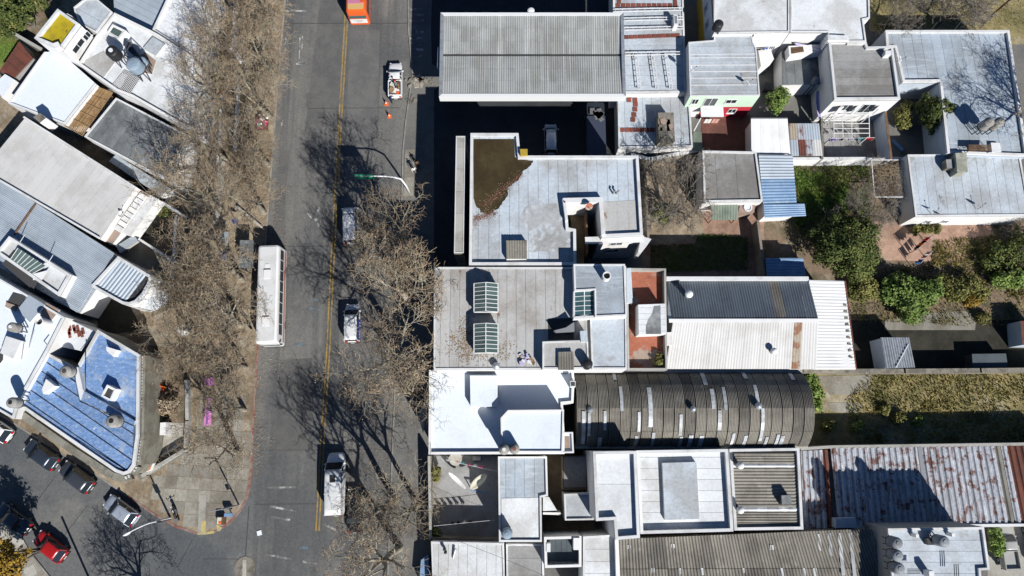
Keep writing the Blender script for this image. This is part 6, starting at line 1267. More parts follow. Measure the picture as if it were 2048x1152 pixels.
# leaf litter on the pavements and road edge
LP = [(rt.uniform(395, 560), rt.uniform(0, 760)) for _ in range(200)] + [(rt.uniform(400, 520), rt.uniform(740, 960)) for _ in range(60)]
for i in range(1):
    x = scatter_leaves(None, LP, 9000, .13, 'dry_leaf', .065, spread=14); tag(x, kind='stuff')
x = scatter_leaves(None, [(rt.uniform(690, 800), rt.uniform(440, 1100)) for _ in range(150)], 4200, .03, 'dry_leaf', .055, spread=12, name='leaf_litter'); tag(x, kind='stuff')
x = scatter_leaves(None, [(550 - .055 * v + rt.uniform(-8, 22), v) for v in range(0, 960, 8)], 2600, .02, 'dry_leaf', .05, spread=4, name='leaf_litter'); tag(x, kind='stuff')

# ------------------------------------------------------------------ vehicles (x forward)
def loft(b, st, m=0):
    """st = list of rings (equal counts)"""
    n = len(st[0]); vs = [p for r in st for p in r]; fs = [(i * n + j, i * n + (j + 1) % n, (i + 1) * n + (j + 1) % n, (i + 1) * n + j) for i in range(len(st) - 1) for j in range(n)]
    fs += [tuple(reversed(range(n))), tuple((len(st) - 1) * n + j for j in range(n))]; b.add(vs, fs, m)
def ring(x, w, z0, zb, crown=.04, tuck=.08):
    return [(x, -w * .86, z0), (x, -w, z0 + (zb - z0) * .35), (x, -w * (1 - tuck * .3), zb - .12), (x, -w * (1 - tuck), zb - .01), (x, -w * .5, zb + crown * .8), (x, 0, zb + crown), (x, w * .5, zb + crown * .8), (x, w * (1 - tuck), zb - .01), (x, w * (1 - tuck * .3), zb - .12), (x, w, z0 + (zb - z0) * .35), (x, w * .86, z0)]
def wheel(o, x, y, r, w=.2):
    t = thing('wheel', None, None, (x, y, r)) ; t.parent = o
    for q in ('label', 'category'):
        if q in t: del t[q]
    def disc(rr, y0, y1, m_, nm):
        b = MB(); n = 16; vs = [(rr * cos(2 * pi * i / n), yy, rr * sin(2 * pi * i / n)) for yy in (y0, y1) for i in range(n)]
        b.add(vs, [(i, (i + 1) % n, n + (i + 1) % n, n + i) for i in range(n)] + [tuple(range(n)), tuple(reversed(range(n, 2 * n)))]); return b.build(nm, M[m_], t, local=True)
    s = 1 if y > 0 else -1
    disc(r, -w / 2, w / 2, 'rubber', 'tyre'); disc(r * .62, s * (w / 2 - .02), s * (w / 2 + .015), 'rim', 'rim')
def car(label, u, v, deg, L_=4.0, Wd=1.7, hood=.98, roof=1.47, col='paint_silver', kind='hatch', xs=None, group=None, name='parked_car', cat='car', z=.01, roofcol=None, belt=.93, tumble=.74):
    """deg = heading, counted in the world, 0 = right, 90 = up the picture"""
    o = thing(name, label, cat, W(u, v, z), radians(deg), group); h = L_ / 2; w = Wd / 2
    # x of: rear glass base, roof rear, roof front, windscreen base
    rb, rr, rf, wb = xs or {'hatch': (-h + .12, -h + .62, h * .18, h * .50), 'sedan': (-h * .62, -h * .34, h * .16, h * .48), 'suv': (-h + .10, -h + .40, h * .20, h * .48), 'pickup': (-h * .16, -h * .08, h * .30, h * .58), 'van': (-h + .05, -h + .12, h * .52, h * .80)}[kind]
    b = MB(); rings = []
    deck = belt if kind != 'pickup' else belt
    for f, wf, zb, z0 in ((-1, .80, belt - .18, .42), (-.97, .93, belt - .05, .30), (-.86, 1.0, belt, .22), (-.5, 1.0, belt, .2), (0, 1.0, belt, .2), (wb / h, 1.0, belt + .01, .2), (min(.80, wb / h + .2), .98, hood * .93, .2), (.90, .93, hood * .82, .22), (.97, .82, hood * .70, .30), (1.0, .66, hood * .60, .40)):
        rings.append(ring(f * h, w * wf, z0, zb))
    loft(b, rings); body = b.build('body', M[col], o, local=True, smooth=True); md = body.modifiers.new('round', 'SUBSURF'); md.levels = 1; md.render_levels = 1
    gw, tw = w * .92, w * tumble; zb = belt - .02; zr = roof
    B_ = [(rb, -gw, zb), (wb, -gw, zb + .02), (wb, gw, zb + .02), (rb, gw, zb)]; T = [(rr, -tw, zr), (rf, -tw, zr), (rf, tw, zr), (rr, tw, zr)]
    def pane(nm, a, c, d, e, m_='glass_dark', ins=.0):
        vs = [Vector(k) for k in (a, c, d, e)]; q = MB(); q.quad(*vs); q.build(nm, M[m_], o, local=True)
    pane('rear_window', B_[3], B_[0], T[0], T[3]); pane('windscreen', B_[1], B_[2], T[2], T[1]); pane('side_window', B_[0], B_[1], T[1], T[0]); pane('side_window', B_[2], B_[3], T[3], T[2])
    for s in (-1, 1):
        i0, i1, j0, j1 = (0, 1, 0, 1) if s < 0 else (3, 2, 3, 2)
        for f in (0.0, .46, 1.0):
            a = Vector(B_[i0]).lerp(Vector(B_[i1]), f); t = Vector(T[j0]).lerp(Vector(T[j1]), f); q = MB(); q.bar(a + Vector((0, s * .012, 0)), t + Vector((0, s * .012, 0)), .07); q.build('pillar', M[col], o, local=True)
    q = MB(); n = 7; rows = []
    for i in range(n):
        f = i / (n - 1); x = rr - .05 + (rf - rr + .1) * f; e = .96 + .04 * sin(pi * f); rows.append([(x, -tw * 1.04 * e, zr - .03), (x, -tw * .97 * e, zr + .02), (x, -tw * .5, zr + .045 + .02 * sin(pi * f)), (x, 0, zr + .055 + .025 * sin(pi * f)), (x, tw * .5, zr + .045 + .02 * sin(pi * f)), (x, tw * .97 * e, zr + .02), (x, tw * 1.04 * e, zr - .03)])
    loft(q, rows); q.build('roof', M[roofcol or col], o, local=True, smooth=True)
    for s in (-1, 1):
        q = MB(); q.box((wb - .15, s * (w + .08), belt + .05), (.14, .2, .13)); q.build('mirror', M[col], o, local=True)
        q = MB(); q.box((h * .95, s * w * .62, hood * .64), (.16, .34, .14), -s * .35); q.build('headlight', M['lamp_clear'], o, local=True)
        q = MB(); q.box((-h * .985, s * w * .70, belt - .12), (.12, .26, .26), s * .15); q.build('taillight', M['lamp_red'], o, local=True)
        for x in (-h * .62, h * .64): wheel(o, x, s * (w - .12), .31)
    q = MB(); q.box((-h * 1.0, 0, .42), (.14, Wd * .82, .2)); q.build('bumper', M['plastic_black' if col != 'paint_silver' else col], o, local=True)
    q = MB(); q.box((-h * 1.04, 0, .58), (.03, .42, .12)); q.build('number_plate', M['plate'], o, local=True)
    q = MB(); q.bar((wb + .03, -.5, belt + .07), (wb - .05, .1, belt + .12), .025); q.bar((wb + .03, .1, belt + .07), (wb - .05, .6, belt + .12), .025); q.build('wipers', M['plastic_black'], o, local=True)
    return o
SD = 149
car('dark navy parked car nearest the upper left of the side street', 91, 909, SD - 2, 4.15, 1.72, col='paint_navy', kind='hatch', group='cars parked along the side street')
car('dark graphite parked car in front of the curved cornice, second along the kerb', 161, 953, SD - 4, 4.2, 1.72, col='paint_graphite', kind='suv', roof=1.58, group='cars parked along the side street')
car('pale silver blue hatchback parked at the street corner', 249, 1019, SD - 2, 4.0, 1.7, col='paint_silver', kind='hatch', group='cars parked along the side street')
car('grey sedan parked at the rounded kerb bulge by the left border', 36, 1036, SD - 2, 4.3, 1.72, col='paint_graphite', kind='sedan', group='cars parked along the side street')
car('bright red hatchback on the lower side of the side street', 109, 1091, SD - 3, 3.95, 1.7, col='paint_red', kind='hatch', group='cars parked along the side street')
car('white car cut off by the left border above the navy car', 0, 856, SD, 4.1, 1.7, col='paint_white', kind='hatch', group='cars parked along the side street')
car('black car in tree shade beside the white van', 712, 1019, 90 + 3, 4.5, 1.72, col='paint_black', kind='sedan')
car('white minivan with one blue side parked below the box truck', 708, 648, 90 + 2, 4.45, 1.72, 1.0, 1.85, 'paint_white', 'van', xs=(-2.15, -2.05, .75, 1.45), roofcol='paint_bus', name='minivan', cat='van', belt=1.05, tumble=.82)
mv = bpy.data.objects['minivan']
b = MB(); b.add([(-2.0, -.88, .5), (.35, -.88, .5), (.35, -.83, 1.08), (.3, -.69, 1.80), (-2.0, -.69, 1.80), (-2.0, -.83, 1.08)], [(0, 1, 2, 5), (5, 2, 3, 4)]); b.build('side_panel', M['paint_blue'], mv, local=True)['label'] = 'blue side panel'
for k in range(6): b = MB(); b.box((-1.7 + k * .33, -.87, .78 + .08 * (k % 2)), (.2, .03, .16)); b.build('side_mark', M['paint_white'], mv, local=True)
def pickup(label, u, v, deg, col='paint_white', L_=4.7, group=None, cargo=None, z=.01):
    o = car(label, u, v, deg, L_, 1.72, 1.0, 1.6, col, 'pickup', xs=(-.35, -.22, .55, 1.15), name='pickup_truck', cat='pickup truck', z=z, belt=.98); h = L_ / 2
    b = MB(); b.box((-1.35, 0, 1.0), (1.8, 1.44, .05)); b.build('load_bed', M['metal_grey' if col == 'paint_white' else 'paint_beige'], o, local=True)
    for s in (-1, 1): b = MB(); b.box((-1.36, s * .78, 1.17), (1.96, .09, .36)); b.build('bed_side', M[col], o, local=True)
    b = MB(); b.box((-h + .06, 0, 1.17), (.09, 1.47, .36)); b.build('tailgate', M[col], o, local=True)
    b = MB(); b.box((-.42, 0, 1.25), (.07, 1.5, .5)); b.build('headboard', M[col], o, local=True); return o
wp = pickup('white work pickup with tools in its bed beside two traffic cones', 793, 166, 90 + 2)
for (x, y, sx, sy, sz, m_) in ((-.9, .25, .5, .5, .5, 'cloth_cream'), (-1.1, -.3, .5, .55, .4, 'bamboo'), (-1.6, .35, .5, .4, .5, 'bamboo'), (-1.7, -.1, .7, .6, .25, 'paint_white'), (-2.0, -.35, .35, .35, .3, 'cone_orange'), (-.75, -.45, .4, .3, .5, 'wood_brown')):
    pt_ = wp.location + Vector((x * cos(radians(92)) - y * sin(radians(92)), x * sin(radians(92)) + y * cos(radians(92)), 0)); b = MB(); b.box((0, 0, sz / 2), (sx, sy, sz), rnd.uniform(-.4, .4)); q = b.build('tool_box', M[m_], None, local=True); q.location = (pt_.x, pt_.y, 1.045)
    tag(q, {'cloth_cream': 'cream sack behind the pickup cab', 'bamboo': 'tan wooden crate %s in the pickup bed' % ('near the cab' if x > -1.3 else 'on the left side'), 'paint_white': 'flat white box in the middle of the pickup bed', 'cone_orange': 'orange bucket at the rear of the pickup bed', 'wood_brown': 'brown tool box by the pickup cab'}[m_], 'box', 'load in the pickup bed')
lp_ = thing('lance', 'long pale pole laid over the pickup bed', 'pole', wp.location + Vector((-.3, -.4, 1.55))); b = MB(); b.bar((-.2, .9, .15), (.3, -1.1, .0), .06); b.build('shaft', M['metal_white'], lp_, local=True)
pickup('pale grey old pickup parked in the yard at the lower right corner', 2003, 1090, 92, 'paint_beige', 4.6, z=.15)
car('pale car mostly cut off by the right border in the parking yard', 2062, 1085, 92, 4.2, 1.7, col='paint_white', kind='sedan', z=.15)
car('small grey van standing in the dark forecourt under the canopy', 1101, 283, 90, 3.9, 1.6, .98, 1.75, 'paint_silver', 'van', xs=(-1.85, -1.75, .7, 1.3), name='minivan', cat='van', z=.13)
# box bodies: buses, vans, trucks
def rrect(L_, Wd, r, n=4):
    out = []
    for cx, cy, a0 in ((L_ / 2 - r, Wd / 2 - r, 0), (-L_ / 2 + r, Wd / 2 - r, 90), (-L_ / 2 + r, -Wd / 2 + r, 180), (L_ / 2 - r, -Wd / 2 + r, 270)):
        for i in range(n + 1): a = radians(a0 + 90 * i / n); out.append((cx + r * cos(a), cy + r * sin(a)))
    return out
def bus(label, u, v, deg, L_=11.6, Wd=2.5, Ht=3.05, col='paint_white', roofc='paint_bus', stripe='paint_pinkish', name='bus', nwin=8, wz=(1.45, 2.45), rear=False):
    o = thing(name, label, 'bus', W(u, v, .01), radians(deg)); h, w = L_ / 2, Wd / 2
    b = MB(); rings = []
    for z, k in ((.32, .02), (.5, 0), (1.2, 0), (2.5, .03), (Ht - .25, .06), (Ht - .08, .13), (Ht, .28)):
        rings.append([(x, y, z) for x, y in rrect(L_ - 2 * k, Wd - 2 * k, .28)])
    loft(b, rings); b.build('body', M[col], o, local=True, smooth=False)
    b = MB(); b.prism(rrect(L_ - .62, Wd - .6, .2), Ht - .02, Ht + .025); b.build('roof', M[roofc], o, local=True)
    for s in (-1, 1):
        for i in range(nwin):
            x0 = -h + .5 + i * (L_ - 1.5) / nwin; x1 = x0 + (L_ - 1.5) / nwin - .09; q = MB(); y0, y1 = s * (w + .012), s * (w - .025); vs = [(x0, y0, wz[0]), (x1, y0, wz[0]), (x1, y1, wz[1]), (x0, y1, wz[1])]; q.quad(*(vs if s < 0 else vs[::-1])); q.build('side_window', M['glass_dark'], o, local=True)
        q = MB(); y0 = s * (w + .008); vs = [(-h + .35, y0, .62), (h - .4, y0, .62), (h - .4, y0, 1.1), (-h + .35, y0, 1.1)]; q.quad(*(vs if s < 0 else vs[::-1])); q.build('side_stripe', M[stripe], o, local=True)
        for x in (-h * .55, h * .58): wheel(o, x, s * (w - .16), .48, .3)
        q = MB(); q.box((h + .02, s * (w + .22), 2.3), (.14, .22, .42)); q.build('mirror', M['plastic_black'], o, local=True)
    for s, nm in ((1, 'windscreen'), (-1, 'rear_window')):
        x = s * (h + .012); z0, z1, k = (1.15, 2.6, .03) if s > 0 else (1.75, 2.55, .03); vs = [(x, -w * .84, z0), (x, w * .84, z0), (x - s * .06, w * .82, z1), (x - s * .06, -w * .82, z1)]; q = MB(); q.quad(*(vs if s > 0 else vs[::-1])); q.build(nm, M['glass_teal'], o, local=True)
    return o
wb_ = bus('long white city bus with a pale roof passing under the plane trees', 552, 597, -90 + 2.5, 11.4)
for x, sc_ in ((2.2, 1), (-3.2, 1)):
    b = MB(); b.prism(rrect(1.0, .75, .08), 3.08, 3.17); q = b.build('roof_hatch', M['paint_white'], wb_, local=True); q.location = (-x, -.05, 0)
    b = MB(); b.box((0, 0, 3.09), (.08, .75, .12)); q = b.build('hatch_hinge', M['plastic_black'], wb_, local=True); q.location = (-x - .56, -.05, 0)
    b = MB(); b.prism(rrect(.45, .5, .05), 3.08, 3.12); q = b.build('small_hatch', M['paint_white'], wb_, local=True); q.location = (-x - .95, -.05, 0)
b = MB(); b.quad((-h_ if False else -2.0, 1.262, .62), (-5.0, 1.262, .62), (-5.0, 1.262, 1.1), (-2.0, 1.262, 1.1)); b.build('side_advert', M['paint_orange'], wb_, local=True)
ob = bus('orange bus with a sand coloured roof leaving at the top of the avenue', 723, -27, 90 + 2, 11.4, 2.55, 3.2, 'paint_orange', 'paint_sand', 'paint_orange', wz=(1.5, 2.5))
b = MB(); b.box((-4.4, .0, 3.24), (.5, 2.0, .06)); b.build('rear_cap', M['paint_pink'], ob, local=True)
b = MB(); b.prism(rrect(1.9, .55, .15), 3.22, 3.36); q = b.build('roof_unit', M['paint_orange'], ob, local=True); q.location = (-3.6, -.85, 0)
b = MB(); b.quad((-5.72, 1.05, .75), (-5.72, -1.05, .75), (-5.72, -1.05, 1.6), (-5.72, 1.05, 1.6)); b.build('advert_panel', M['plate'], ob, local=True)
def text(body, size, m_, parent, loc, rot):
    cu = bpy.data.curves.new('lettering', 'FONT'); cu.body = body; cu.size = size; cu.align_x = 'CENTER'; cu.align_y = 'CENTER'; cu.extrude = .004
    tmp = bpy.data.objects.new('lettering', cu); C.objects.link(tmp); dg = bpy.context.evaluated_depsgraph_get(); me = bpy.data.meshes.new_from_object(tmp.evaluated_get(dg)); bpy.data.objects.remove(tmp)
    o = bpy.data.objects.new('lettering', me); me.materials.clear(); me.materials.append(M[m_]); C.objects.link(o); o.parent = parent; o.location = loc; o.rotation_euler = rot; return o
for k in range(9):
    b = MB(); b.box((-5.735, .55 - k * .13, 1.28), (.01, .08, .12)); b.build('advert_mark', M['metal_grey'], ob, local=True)
for k in range(4):
    b = MB(); b.box((-5.735, .2 - k * .15, 1.05), (.01, .1, .13)); b.build('advert_mark', M['metal_grey'], ob, local=True)
# large white van
lv = car('large white van with a leaf stained roof in the middle of the avenue', 676, 966, 90 + 2.5, 6.6, 2.0, 1.25, 2.35, 'paint_white', 'van', xs=(-3.2, -3.12, 1.5, 2.25), roofcol='paint_bus', name='delivery_van', cat='van', belt=1.35, tumble=.88)
b = MB(); b.prism(rrect(.7, .55, .08), 2.40, 2.52); q = b.build('roof_vent', M['plastic_black'], lv, local=True); q.location = (.55, 0, 0)
for s in (-1, 1): b = MB(); b.bar((-3.1, s * .93, 1.75), (1.35, s * .93, 1.75), .05, .75); b.build('side_panel', M['paint_white'], lv, local=True)
# box truck on the avenue
bt = car('small white box van with a flat pale roof in the tree shadows', 705, 455, 90 + 4, 4.5, 1.65, 1.4, 1.9, 'paint_white', 'van', xs=(-2.15, -2.05, 1.75, 2.1), roofcol='paint_white', name='box_van', cat='van', belt=1.1, tumble=.86)
b = MB(); b.box((1.05, 0, 1.99), (.06, 1.25, .03)); b.build('roof_seam', M['plastic_black'], bt, local=True)
# lorry under the canopy
lo = thing('lorry', 'dark lorry with a crumpled pale tarpaulin under the canopy edge', 'lorry', W(1188, 276, .13), radians(90))
b = MB(); b.prism(rrect(5.0, 2.2, .1), .7, 2.5); q = b.build('cargo_box', M['cloth_tarp'], lo, local=True); q.location = (-.8, 0, 0)
b = MB(); b.prism(rrect(1.7, 2.1, .25), .6, 2.3); q = b.build('cab', M['paint_navy'], lo, local=True); q.location = (2.7, 0, 0)
b = MB(); b.quad((3.56, -.85, 1.3), (3.56, .85, 1.3), (3.5, .8, 2.1), (3.5, -.8, 2.1)); b.build('windscreen', M['glass_dark'], lo, local=True)
for x in (-2.2, 2.5):
    for s in (-1, 1): wheel(lo, x, s * .95, .45, .3)
for k in range(7): b = MB(); b.box((1.5 + rnd.uniform(-.5, .8), rnd.uniform(-.7, .7), 2.55), (rnd.uniform(.5, 1), rnd.uniform(.4, .8), .08), rnd.uniform(0, 3)); b.build('tarpaulin_fold', M['cloth_grey'], lo, local=True)  # pale folds coloured grey, shade put into the cloth colour
# motorcycle
mc = thing('motorcycle', 'black motorcycle parked on the corner pavement', 'motorcycle', W(354, 1024, .12), radians(115))
def spin(b, x, z, r, w, n=14): 
    vs = [(x + rr * cos(2 * pi * i / n), y, z + rr * sin(2 * pi * i / n)) for rr, y in ((r, -w / 2), (r, w / 2), (r * .6, w / 2), (r * .6, -w / 2)) for i in range(n)]
    b.add(vs, [(k * n + i, k * n + (i + 1) % n, ((k + 1) % 4) * n + (i + 1) % n, ((k + 1) % 4) * n + i) for k in range(4) for i in range(n)])
for x in (-.65, .68): b = MB(); spin(b, x, .3, .3, .12); b.build('wheel', M['rubber'], mc, local=True)
b = MB(); b.tube([(-.75, 0, .72), (-.3, 0, .78), (.05, 0, .80)], [.10, .15, .11], 8); b.build('seat', M['plastic_black'], mc, local=True)
b = MB(); b.tube([(.02, 0, .82), (.25, 0, .90), (.42, 0, .84)], [.12, .18, .1], 8); b.build('fuel_tank', M['paint_black'], mc, local=True)
b = MB(); b.box((.05, 0, .45), (.5, .28, .36)); b.build('engine', M['metal_grey'], mc, local=True)
b = MB(); b.bar((.45, 0, .98), (.68, 0, .3), .09); b.build('fork', M['metal_grey'], mc, local=True)
b = MB(); b.tube([(.38, -.38, 1.0), (.5, -.1, 1.02), (.5, .1, 1.02), (.38, .38, 1.0)], .025, 6); b.build('handlebar', M['metal_dark'], mc, local=True)
for s in (-1, 1): b = MB(); b.cyl((.42, s * .42), .07, 1.08, 1.12, 8); b.build('mirror', M['plastic_black'], mc, local=True)
b = MB(); b.lathe((.66, 0, .82), [(.03, 0), (.11, .05), (.11, .14), (.04, .18)], 10); b.build('headlight', M['lamp_clear'], mc, local=True)
b = MB(); b.box((-.85, 0, .78), (.3, .32, .26)); b.build('top_box', M['rim'], mc, local=True)

# ------------------------------------------------------------------ people
def person(label, u, v, z, deg, shirt, trousers, hair='hair', hat=None, bend=0.0, stride=.22, height=1.72, reach=0.0, group=None, crouch=0.0, shoes='cloth_black'):
    o = thing('person', label, 'person', W(u, v, z), radians(deg), group); s = height / 1.75
    J = {}; E = []; mt = {}
    def j(n, x, y, zz, r): J[n] = (Vector((x, y, zz)) * s, r * s)
    hip = .92 - crouch * .42; cb, sb = cos(bend), sin(bend)
    def up(x, y, d): return (x * cb + d * sb, y, hip + d * cb - x * sb)
    j('pelvis', *up(0, 0, 0), .15); j('waist', *up(0, 0, .17), .135); j('chest', *up(.01, 0, .36), .165); j('neckb', *up(0, 0, .52), .085); j('neck', *up(.02, 0, .58), .055); j('head', *up(.04, 0, .69), .095); j('crown', *up(.03, 0, .79), .085)
    fc = .05
    for sd, y in (('l', 1), ('r', -1)):
        st = stride * (1 if y > 0 else -1); kx = st * .55 + crouch * .42
        j('hip' + sd, 0, y * .10, hip - .05, .10); j('knee' + sd, kx, y * .11, .50 - crouch * .02, .066); j('ankle' + sd, st, y * .11, .09, .045); j('toe' + sd, st + .17, y * .12, .04, .038)
        j('sh' + sd, *up(0, y * .20, .48), .068); a = -st * .6
        j('elb' + sd, *up(a * .6 + reach * .22, y * .26, .22 + reach * .05), .047); ex = up(a + reach * .46 + .06, y * .25, .0 + reach * .10); j('wr' + sd, *ex, .030)
        j('palm' + sd, ex[0] + .03, ex[1], ex[2] - .08, .032)
        E += [('pelvis', 'hip' + sd, 1), ('hip' + sd, 'knee' + sd, 1), ('knee' + sd, 'ankle' + sd, 1), ('ankle' + sd, 'toe' + sd, 4), ('chest', 'sh' + sd, 0), ('sh' + sd, 'elb' + sd, 0), ('elb' + sd, 'wr' + sd, 0), ('wr' + sd, 'palm' + sd, 2)]
        for f in range(5):
            ln = (.055, .075, .085, .078, .06)[f]; fx = (-.0 + .018 * (f - 2.5)) if f else .045; nm = 'f%d%s' % (f, sd)
            j(nm + 'a', ex[0] + .03 + fx, ex[1] + (0 if f else -y * .01), ex[2] - (.10 if f else .07) - ln * .5, .0095); j(nm + 'b', ex[0] + .05 + fx * 1.1, ex[1] - y * .02, ex[2] - (.10 if f else .07) - ln, .0085); E += [('palm' + sd, nm + 'a', 2), (nm + 'a', nm + 'b', 2)]
    E += [('pelvis', 'waist', 0), ('waist', 'chest', 0), ('chest', 'neckb', 0), ('neckb', 'neck', 2), ('neck', 'head', 2), ('head', 'crown', 3)]
    names = list(J); me = bpy.data.meshes.new('body'); me.from_pydata([J[n][0] for n in names], [(names.index(a), names.index(c)) for a, c, _ in E], [])
    t = bpy.data.objects.new('tmp', me); C.objects.link(t); t.modifiers.new('skin', 'SKIN'); sv = me.skin_vertices[0].data if me.skin_vertices else None
    if sv is None:
        bm = bmesh.new(); bm.from_mesh(me); bm.verts.layers.skin.verify(); bm.to_mesh(me); bm.free(); sv = me.skin_vertices[0].data
    for i, n in enumerate(names): sv[i].radius = (J[n][1], J[n][1]); sv[i].use_root = (n == 'pelvis')
    t.modifiers.new('sub', 'SUBSURF').levels = 1
    dg = bpy.context.evaluated_depsgraph_get(); nm = bpy.data.meshes.new_from_object(t.evaluated_get(dg)); bpy.data.objects.remove(t)
    nm.name = 'body'; nm.materials.clear()
    for m_ in (shirt, trousers, 'skin', hair, shoes): nm.materials.append(M[m_])
    segs = [(J[a][0], J[c][0], k) for a, c, k in E]
    for p in nm.polygons:
        c = p.center; best = (9, 0)
        for a, q, k in segs:
            d = q - a; f = max(0, min(1, (c - a).dot(d) / max(d.length_squared, 1e-9))); dd = (c - (a + d * f)).length
            if dd < best[0]: best = (dd, k)
        p.material_index = best[1]; p.use_smooth = True
    b = bpy.data.objects.new('body', nm); C.objects.link(b); b.parent = o
    hd = J['head'][0]; ux, uz = sin(bend), cos(bend)
    for y in (-.035, .035): q = MB(); q.lathe((0, 0, 0), [(.004, -.01), (.011, 0), (.004, .01)], 6); e = q.build('eye', M['cloth_black'], b, local=True); e.location = hd + Vector((.092 * uz, y, .01 - .09 * ux)) * s
    q = MB(); q.tube([(0, 0, .02), (.02, 0, -.015)], [.008, .014], 6); e = q.build('nose', M['skin'], b, local=True); e.location = hd + Vector((.095 * uz, 0, -.02 - .09 * ux)) * s
    if hat:
        q = MB(); q.lathe((0, 0, 0), [(.15, 0), (.155, .02), (.12, .03), (.11, .09), (.07, .13), (.01, .14)], 14); e = q.build('helmet', M[hat], o, local=True, smooth=True); e.location = J['crown'][0] + Vector((ux * .02, 0, -.03)); e.rotation_euler = (0, bend, 0)
    return o
person('person in brown walking on the sunny pavement edge, right of the pair', 836, 333, .12, -70, 'cloth_brown', 'cloth_black', hair='hair')
person('person in white top walking on the pavement edge, left of the pair', 830, 345, .12, -75, 'cloth_white', 'cloth_grey')
person('person with a teal jacket on the pavement beside the white bus', 500, 651, .12, 60, 'cloth_teal', 'cloth_navy')
person('worker in a red helmet standing in the white pickup bed', 794.5, 178, 1.04, 100, 'cloth_grey', 'cloth_navy', hat='cloth_red', stride=.08, height=1.6, bend=.5, reach=1)
person('worker in navy overalls leaning over the pickup tailgate', 783, 205, .01, 75, 'cloth_navy', 'cloth_navy', bend=.8, reach=1, stride=.15)
person('worker in black crouching over the rubble on the pavement', 845, 163, .12, 200, 'cloth_black', 'cloth_black', bend=.9, reach=1, crouch=.6, stride=.2)
person('person in a red top on the shaded west pavement', 446, 192, .12, 260, 'cloth_red', 'cloth_black')

# ------------------------------------------------------------------ street things
for i, (u, v, lb) in enumerate(((773, 208, 'orange traffic cone nearer the white pickup'), (779, 233, 'orange traffic cone farther from the white pickup'))):
    o = thing('traffic_cone', lb, 'traffic cone', W(u, v, .01), 0, 'traffic cones behind the white pickup'); b = MB(); b.prism(rrect(.5, .5, .06), 0, .05); b.build('base', M['cone_orange'], o, local=True); b = MB(); b.lathe((0, 0, .05), [(.2, 0), (.03, .75), (.01, .76)], 14); b.build('body', M['cone_orange'], o, local=True); b = MB(); b.lathe((0, 0, .05), [(.137, .30), (.142, .30), (.113, .43), (.107, .43)], 14); b.build('band', M['metal_white'], o, local=True)
rb_ = thing('rubble_heap', 'heap of broken concrete and dug earth on the pavement by the pickup', 'rubble', W(838, 165, .12))
for i in range(60):
    a, r = rnd.uniform(0, 6.28), abs(rnd.gauss(0, .75)); c = rb_.location + Vector((cos(a) * r * 1.1, sin(a) * r * .9, 0)); s = rnd.uniform(.1, .38); b = MB(); b.prism([(c.x + s * rnd.uniform(.5, 1) * cos(k * 1.26), c.y + s * rnd.uniform(.5, 1) * sin(k * 1.26)) for k in range(5)], .11, .14 + s * .5); b.build('rubble_chunk', M['rubble' if i % 3 else 'wall_old'], rb_)
slabtop('broken_slab', [(828, 167), (838, 165), (839, 174), (829, 176)], 'slab_light', .2); slabtop('broken_slab', [(820, 160), (828, 155), (830, 160), (823, 165)], 'slab', .19)
twp = thing('dead_plant', 'little dried plant lying on the pavement below the pickup', 'plant', W(824, 202, .12)); b = MB()
for _ in range(30): a = rnd.uniform(0, 6.28); b.tube([twp.location, twp.location + Vector((cos(a) * .3, sin(a) * .3, .3)), twp.location + Vector((cos(a) * .7, sin(a) * .7, .25))], [.02, .015, .01], 3)
b.build('stems', M['twig_dark'], twp)
def lamp(label, u, v, hgt, adeg, arm, m_='metal_white', sign=None, curve=1.2):
    o = thing('street_lamp', label, 'street lamp', W(u, v, .12)); a = radians(adeg); d = Vector((cos(a), sin(a), 0)); top = o.location + Vector((0, 0, hgt)); b = MB(); b.tube([o.location - Vector((0, 0, .05)), o.location + Vector((0, 0, hgt * .6)), top], [.13, .10, .075], 10); b.build('mast', M[m_], o)
    e = top + d * arm + Vector((0, 0, curve)); b = MB(); b.tube([top - Vector((0, 0, .02)), top + d * arm * .25 + Vector((0, 0, curve * .65)), top + d * arm * .6 + Vector((0, 0, curve * .95)), e], [.07, .06, .055, .05], 8); b.build('arm', M[m_], o)
    b = MB(); n = 10; rows = []
    for i in range(n):
        f = i / (n - 1); w = .17 * sin(pi * min(1, .12 + f * .9)) ** .6; c = e + d * (-.1 + .85 * f); pn = Vector((-d.y, d.x, 0)); rows.append([c + pn * w, c + Vector((0, 0, .12 * sin(pi * f) + .02)), c - pn * w, c - Vector((0, 0, .08))])
    loft(b, rows); b.build('lamp_head', M['metal_white'], o, smooth=True); return o
l1 = lamp('white curved street lamp leaning out from the red kerb corner', 341, 1036, 4.6, 208, 1.7, curve=.8)
gl = thing('sign_gantry', 'white curved pole with a green street sign hanging over the avenue', 'sign', W(821, 388, .12)); p0 = gl.location
b = MB(); b.tube([p0 - Vector((0, 0, .05)), p0 + Vector((-.15, .1, 2.6)), p0 + Vector((-.5, .3, 4.2)), p0 + Vector((-1.3, .35, 4.7)), p0 + Vector((-2.2, .4, 4.8)), p0 + Vector((-5.6, .5, 4.8))], [.14, .12, .11, .10, .09, .07], 10); b.build('pole', M['metal_white'], gl, smooth=True)
b = MB(); a_ = p0 + Vector((-3.5, .45, 4.45)); c_ = p0 + Vector((-5.7, .5, 4.45)); b.bar(a_, c_, .10, 1.25); b.build('sign_panel', M['sign_green'], gl)
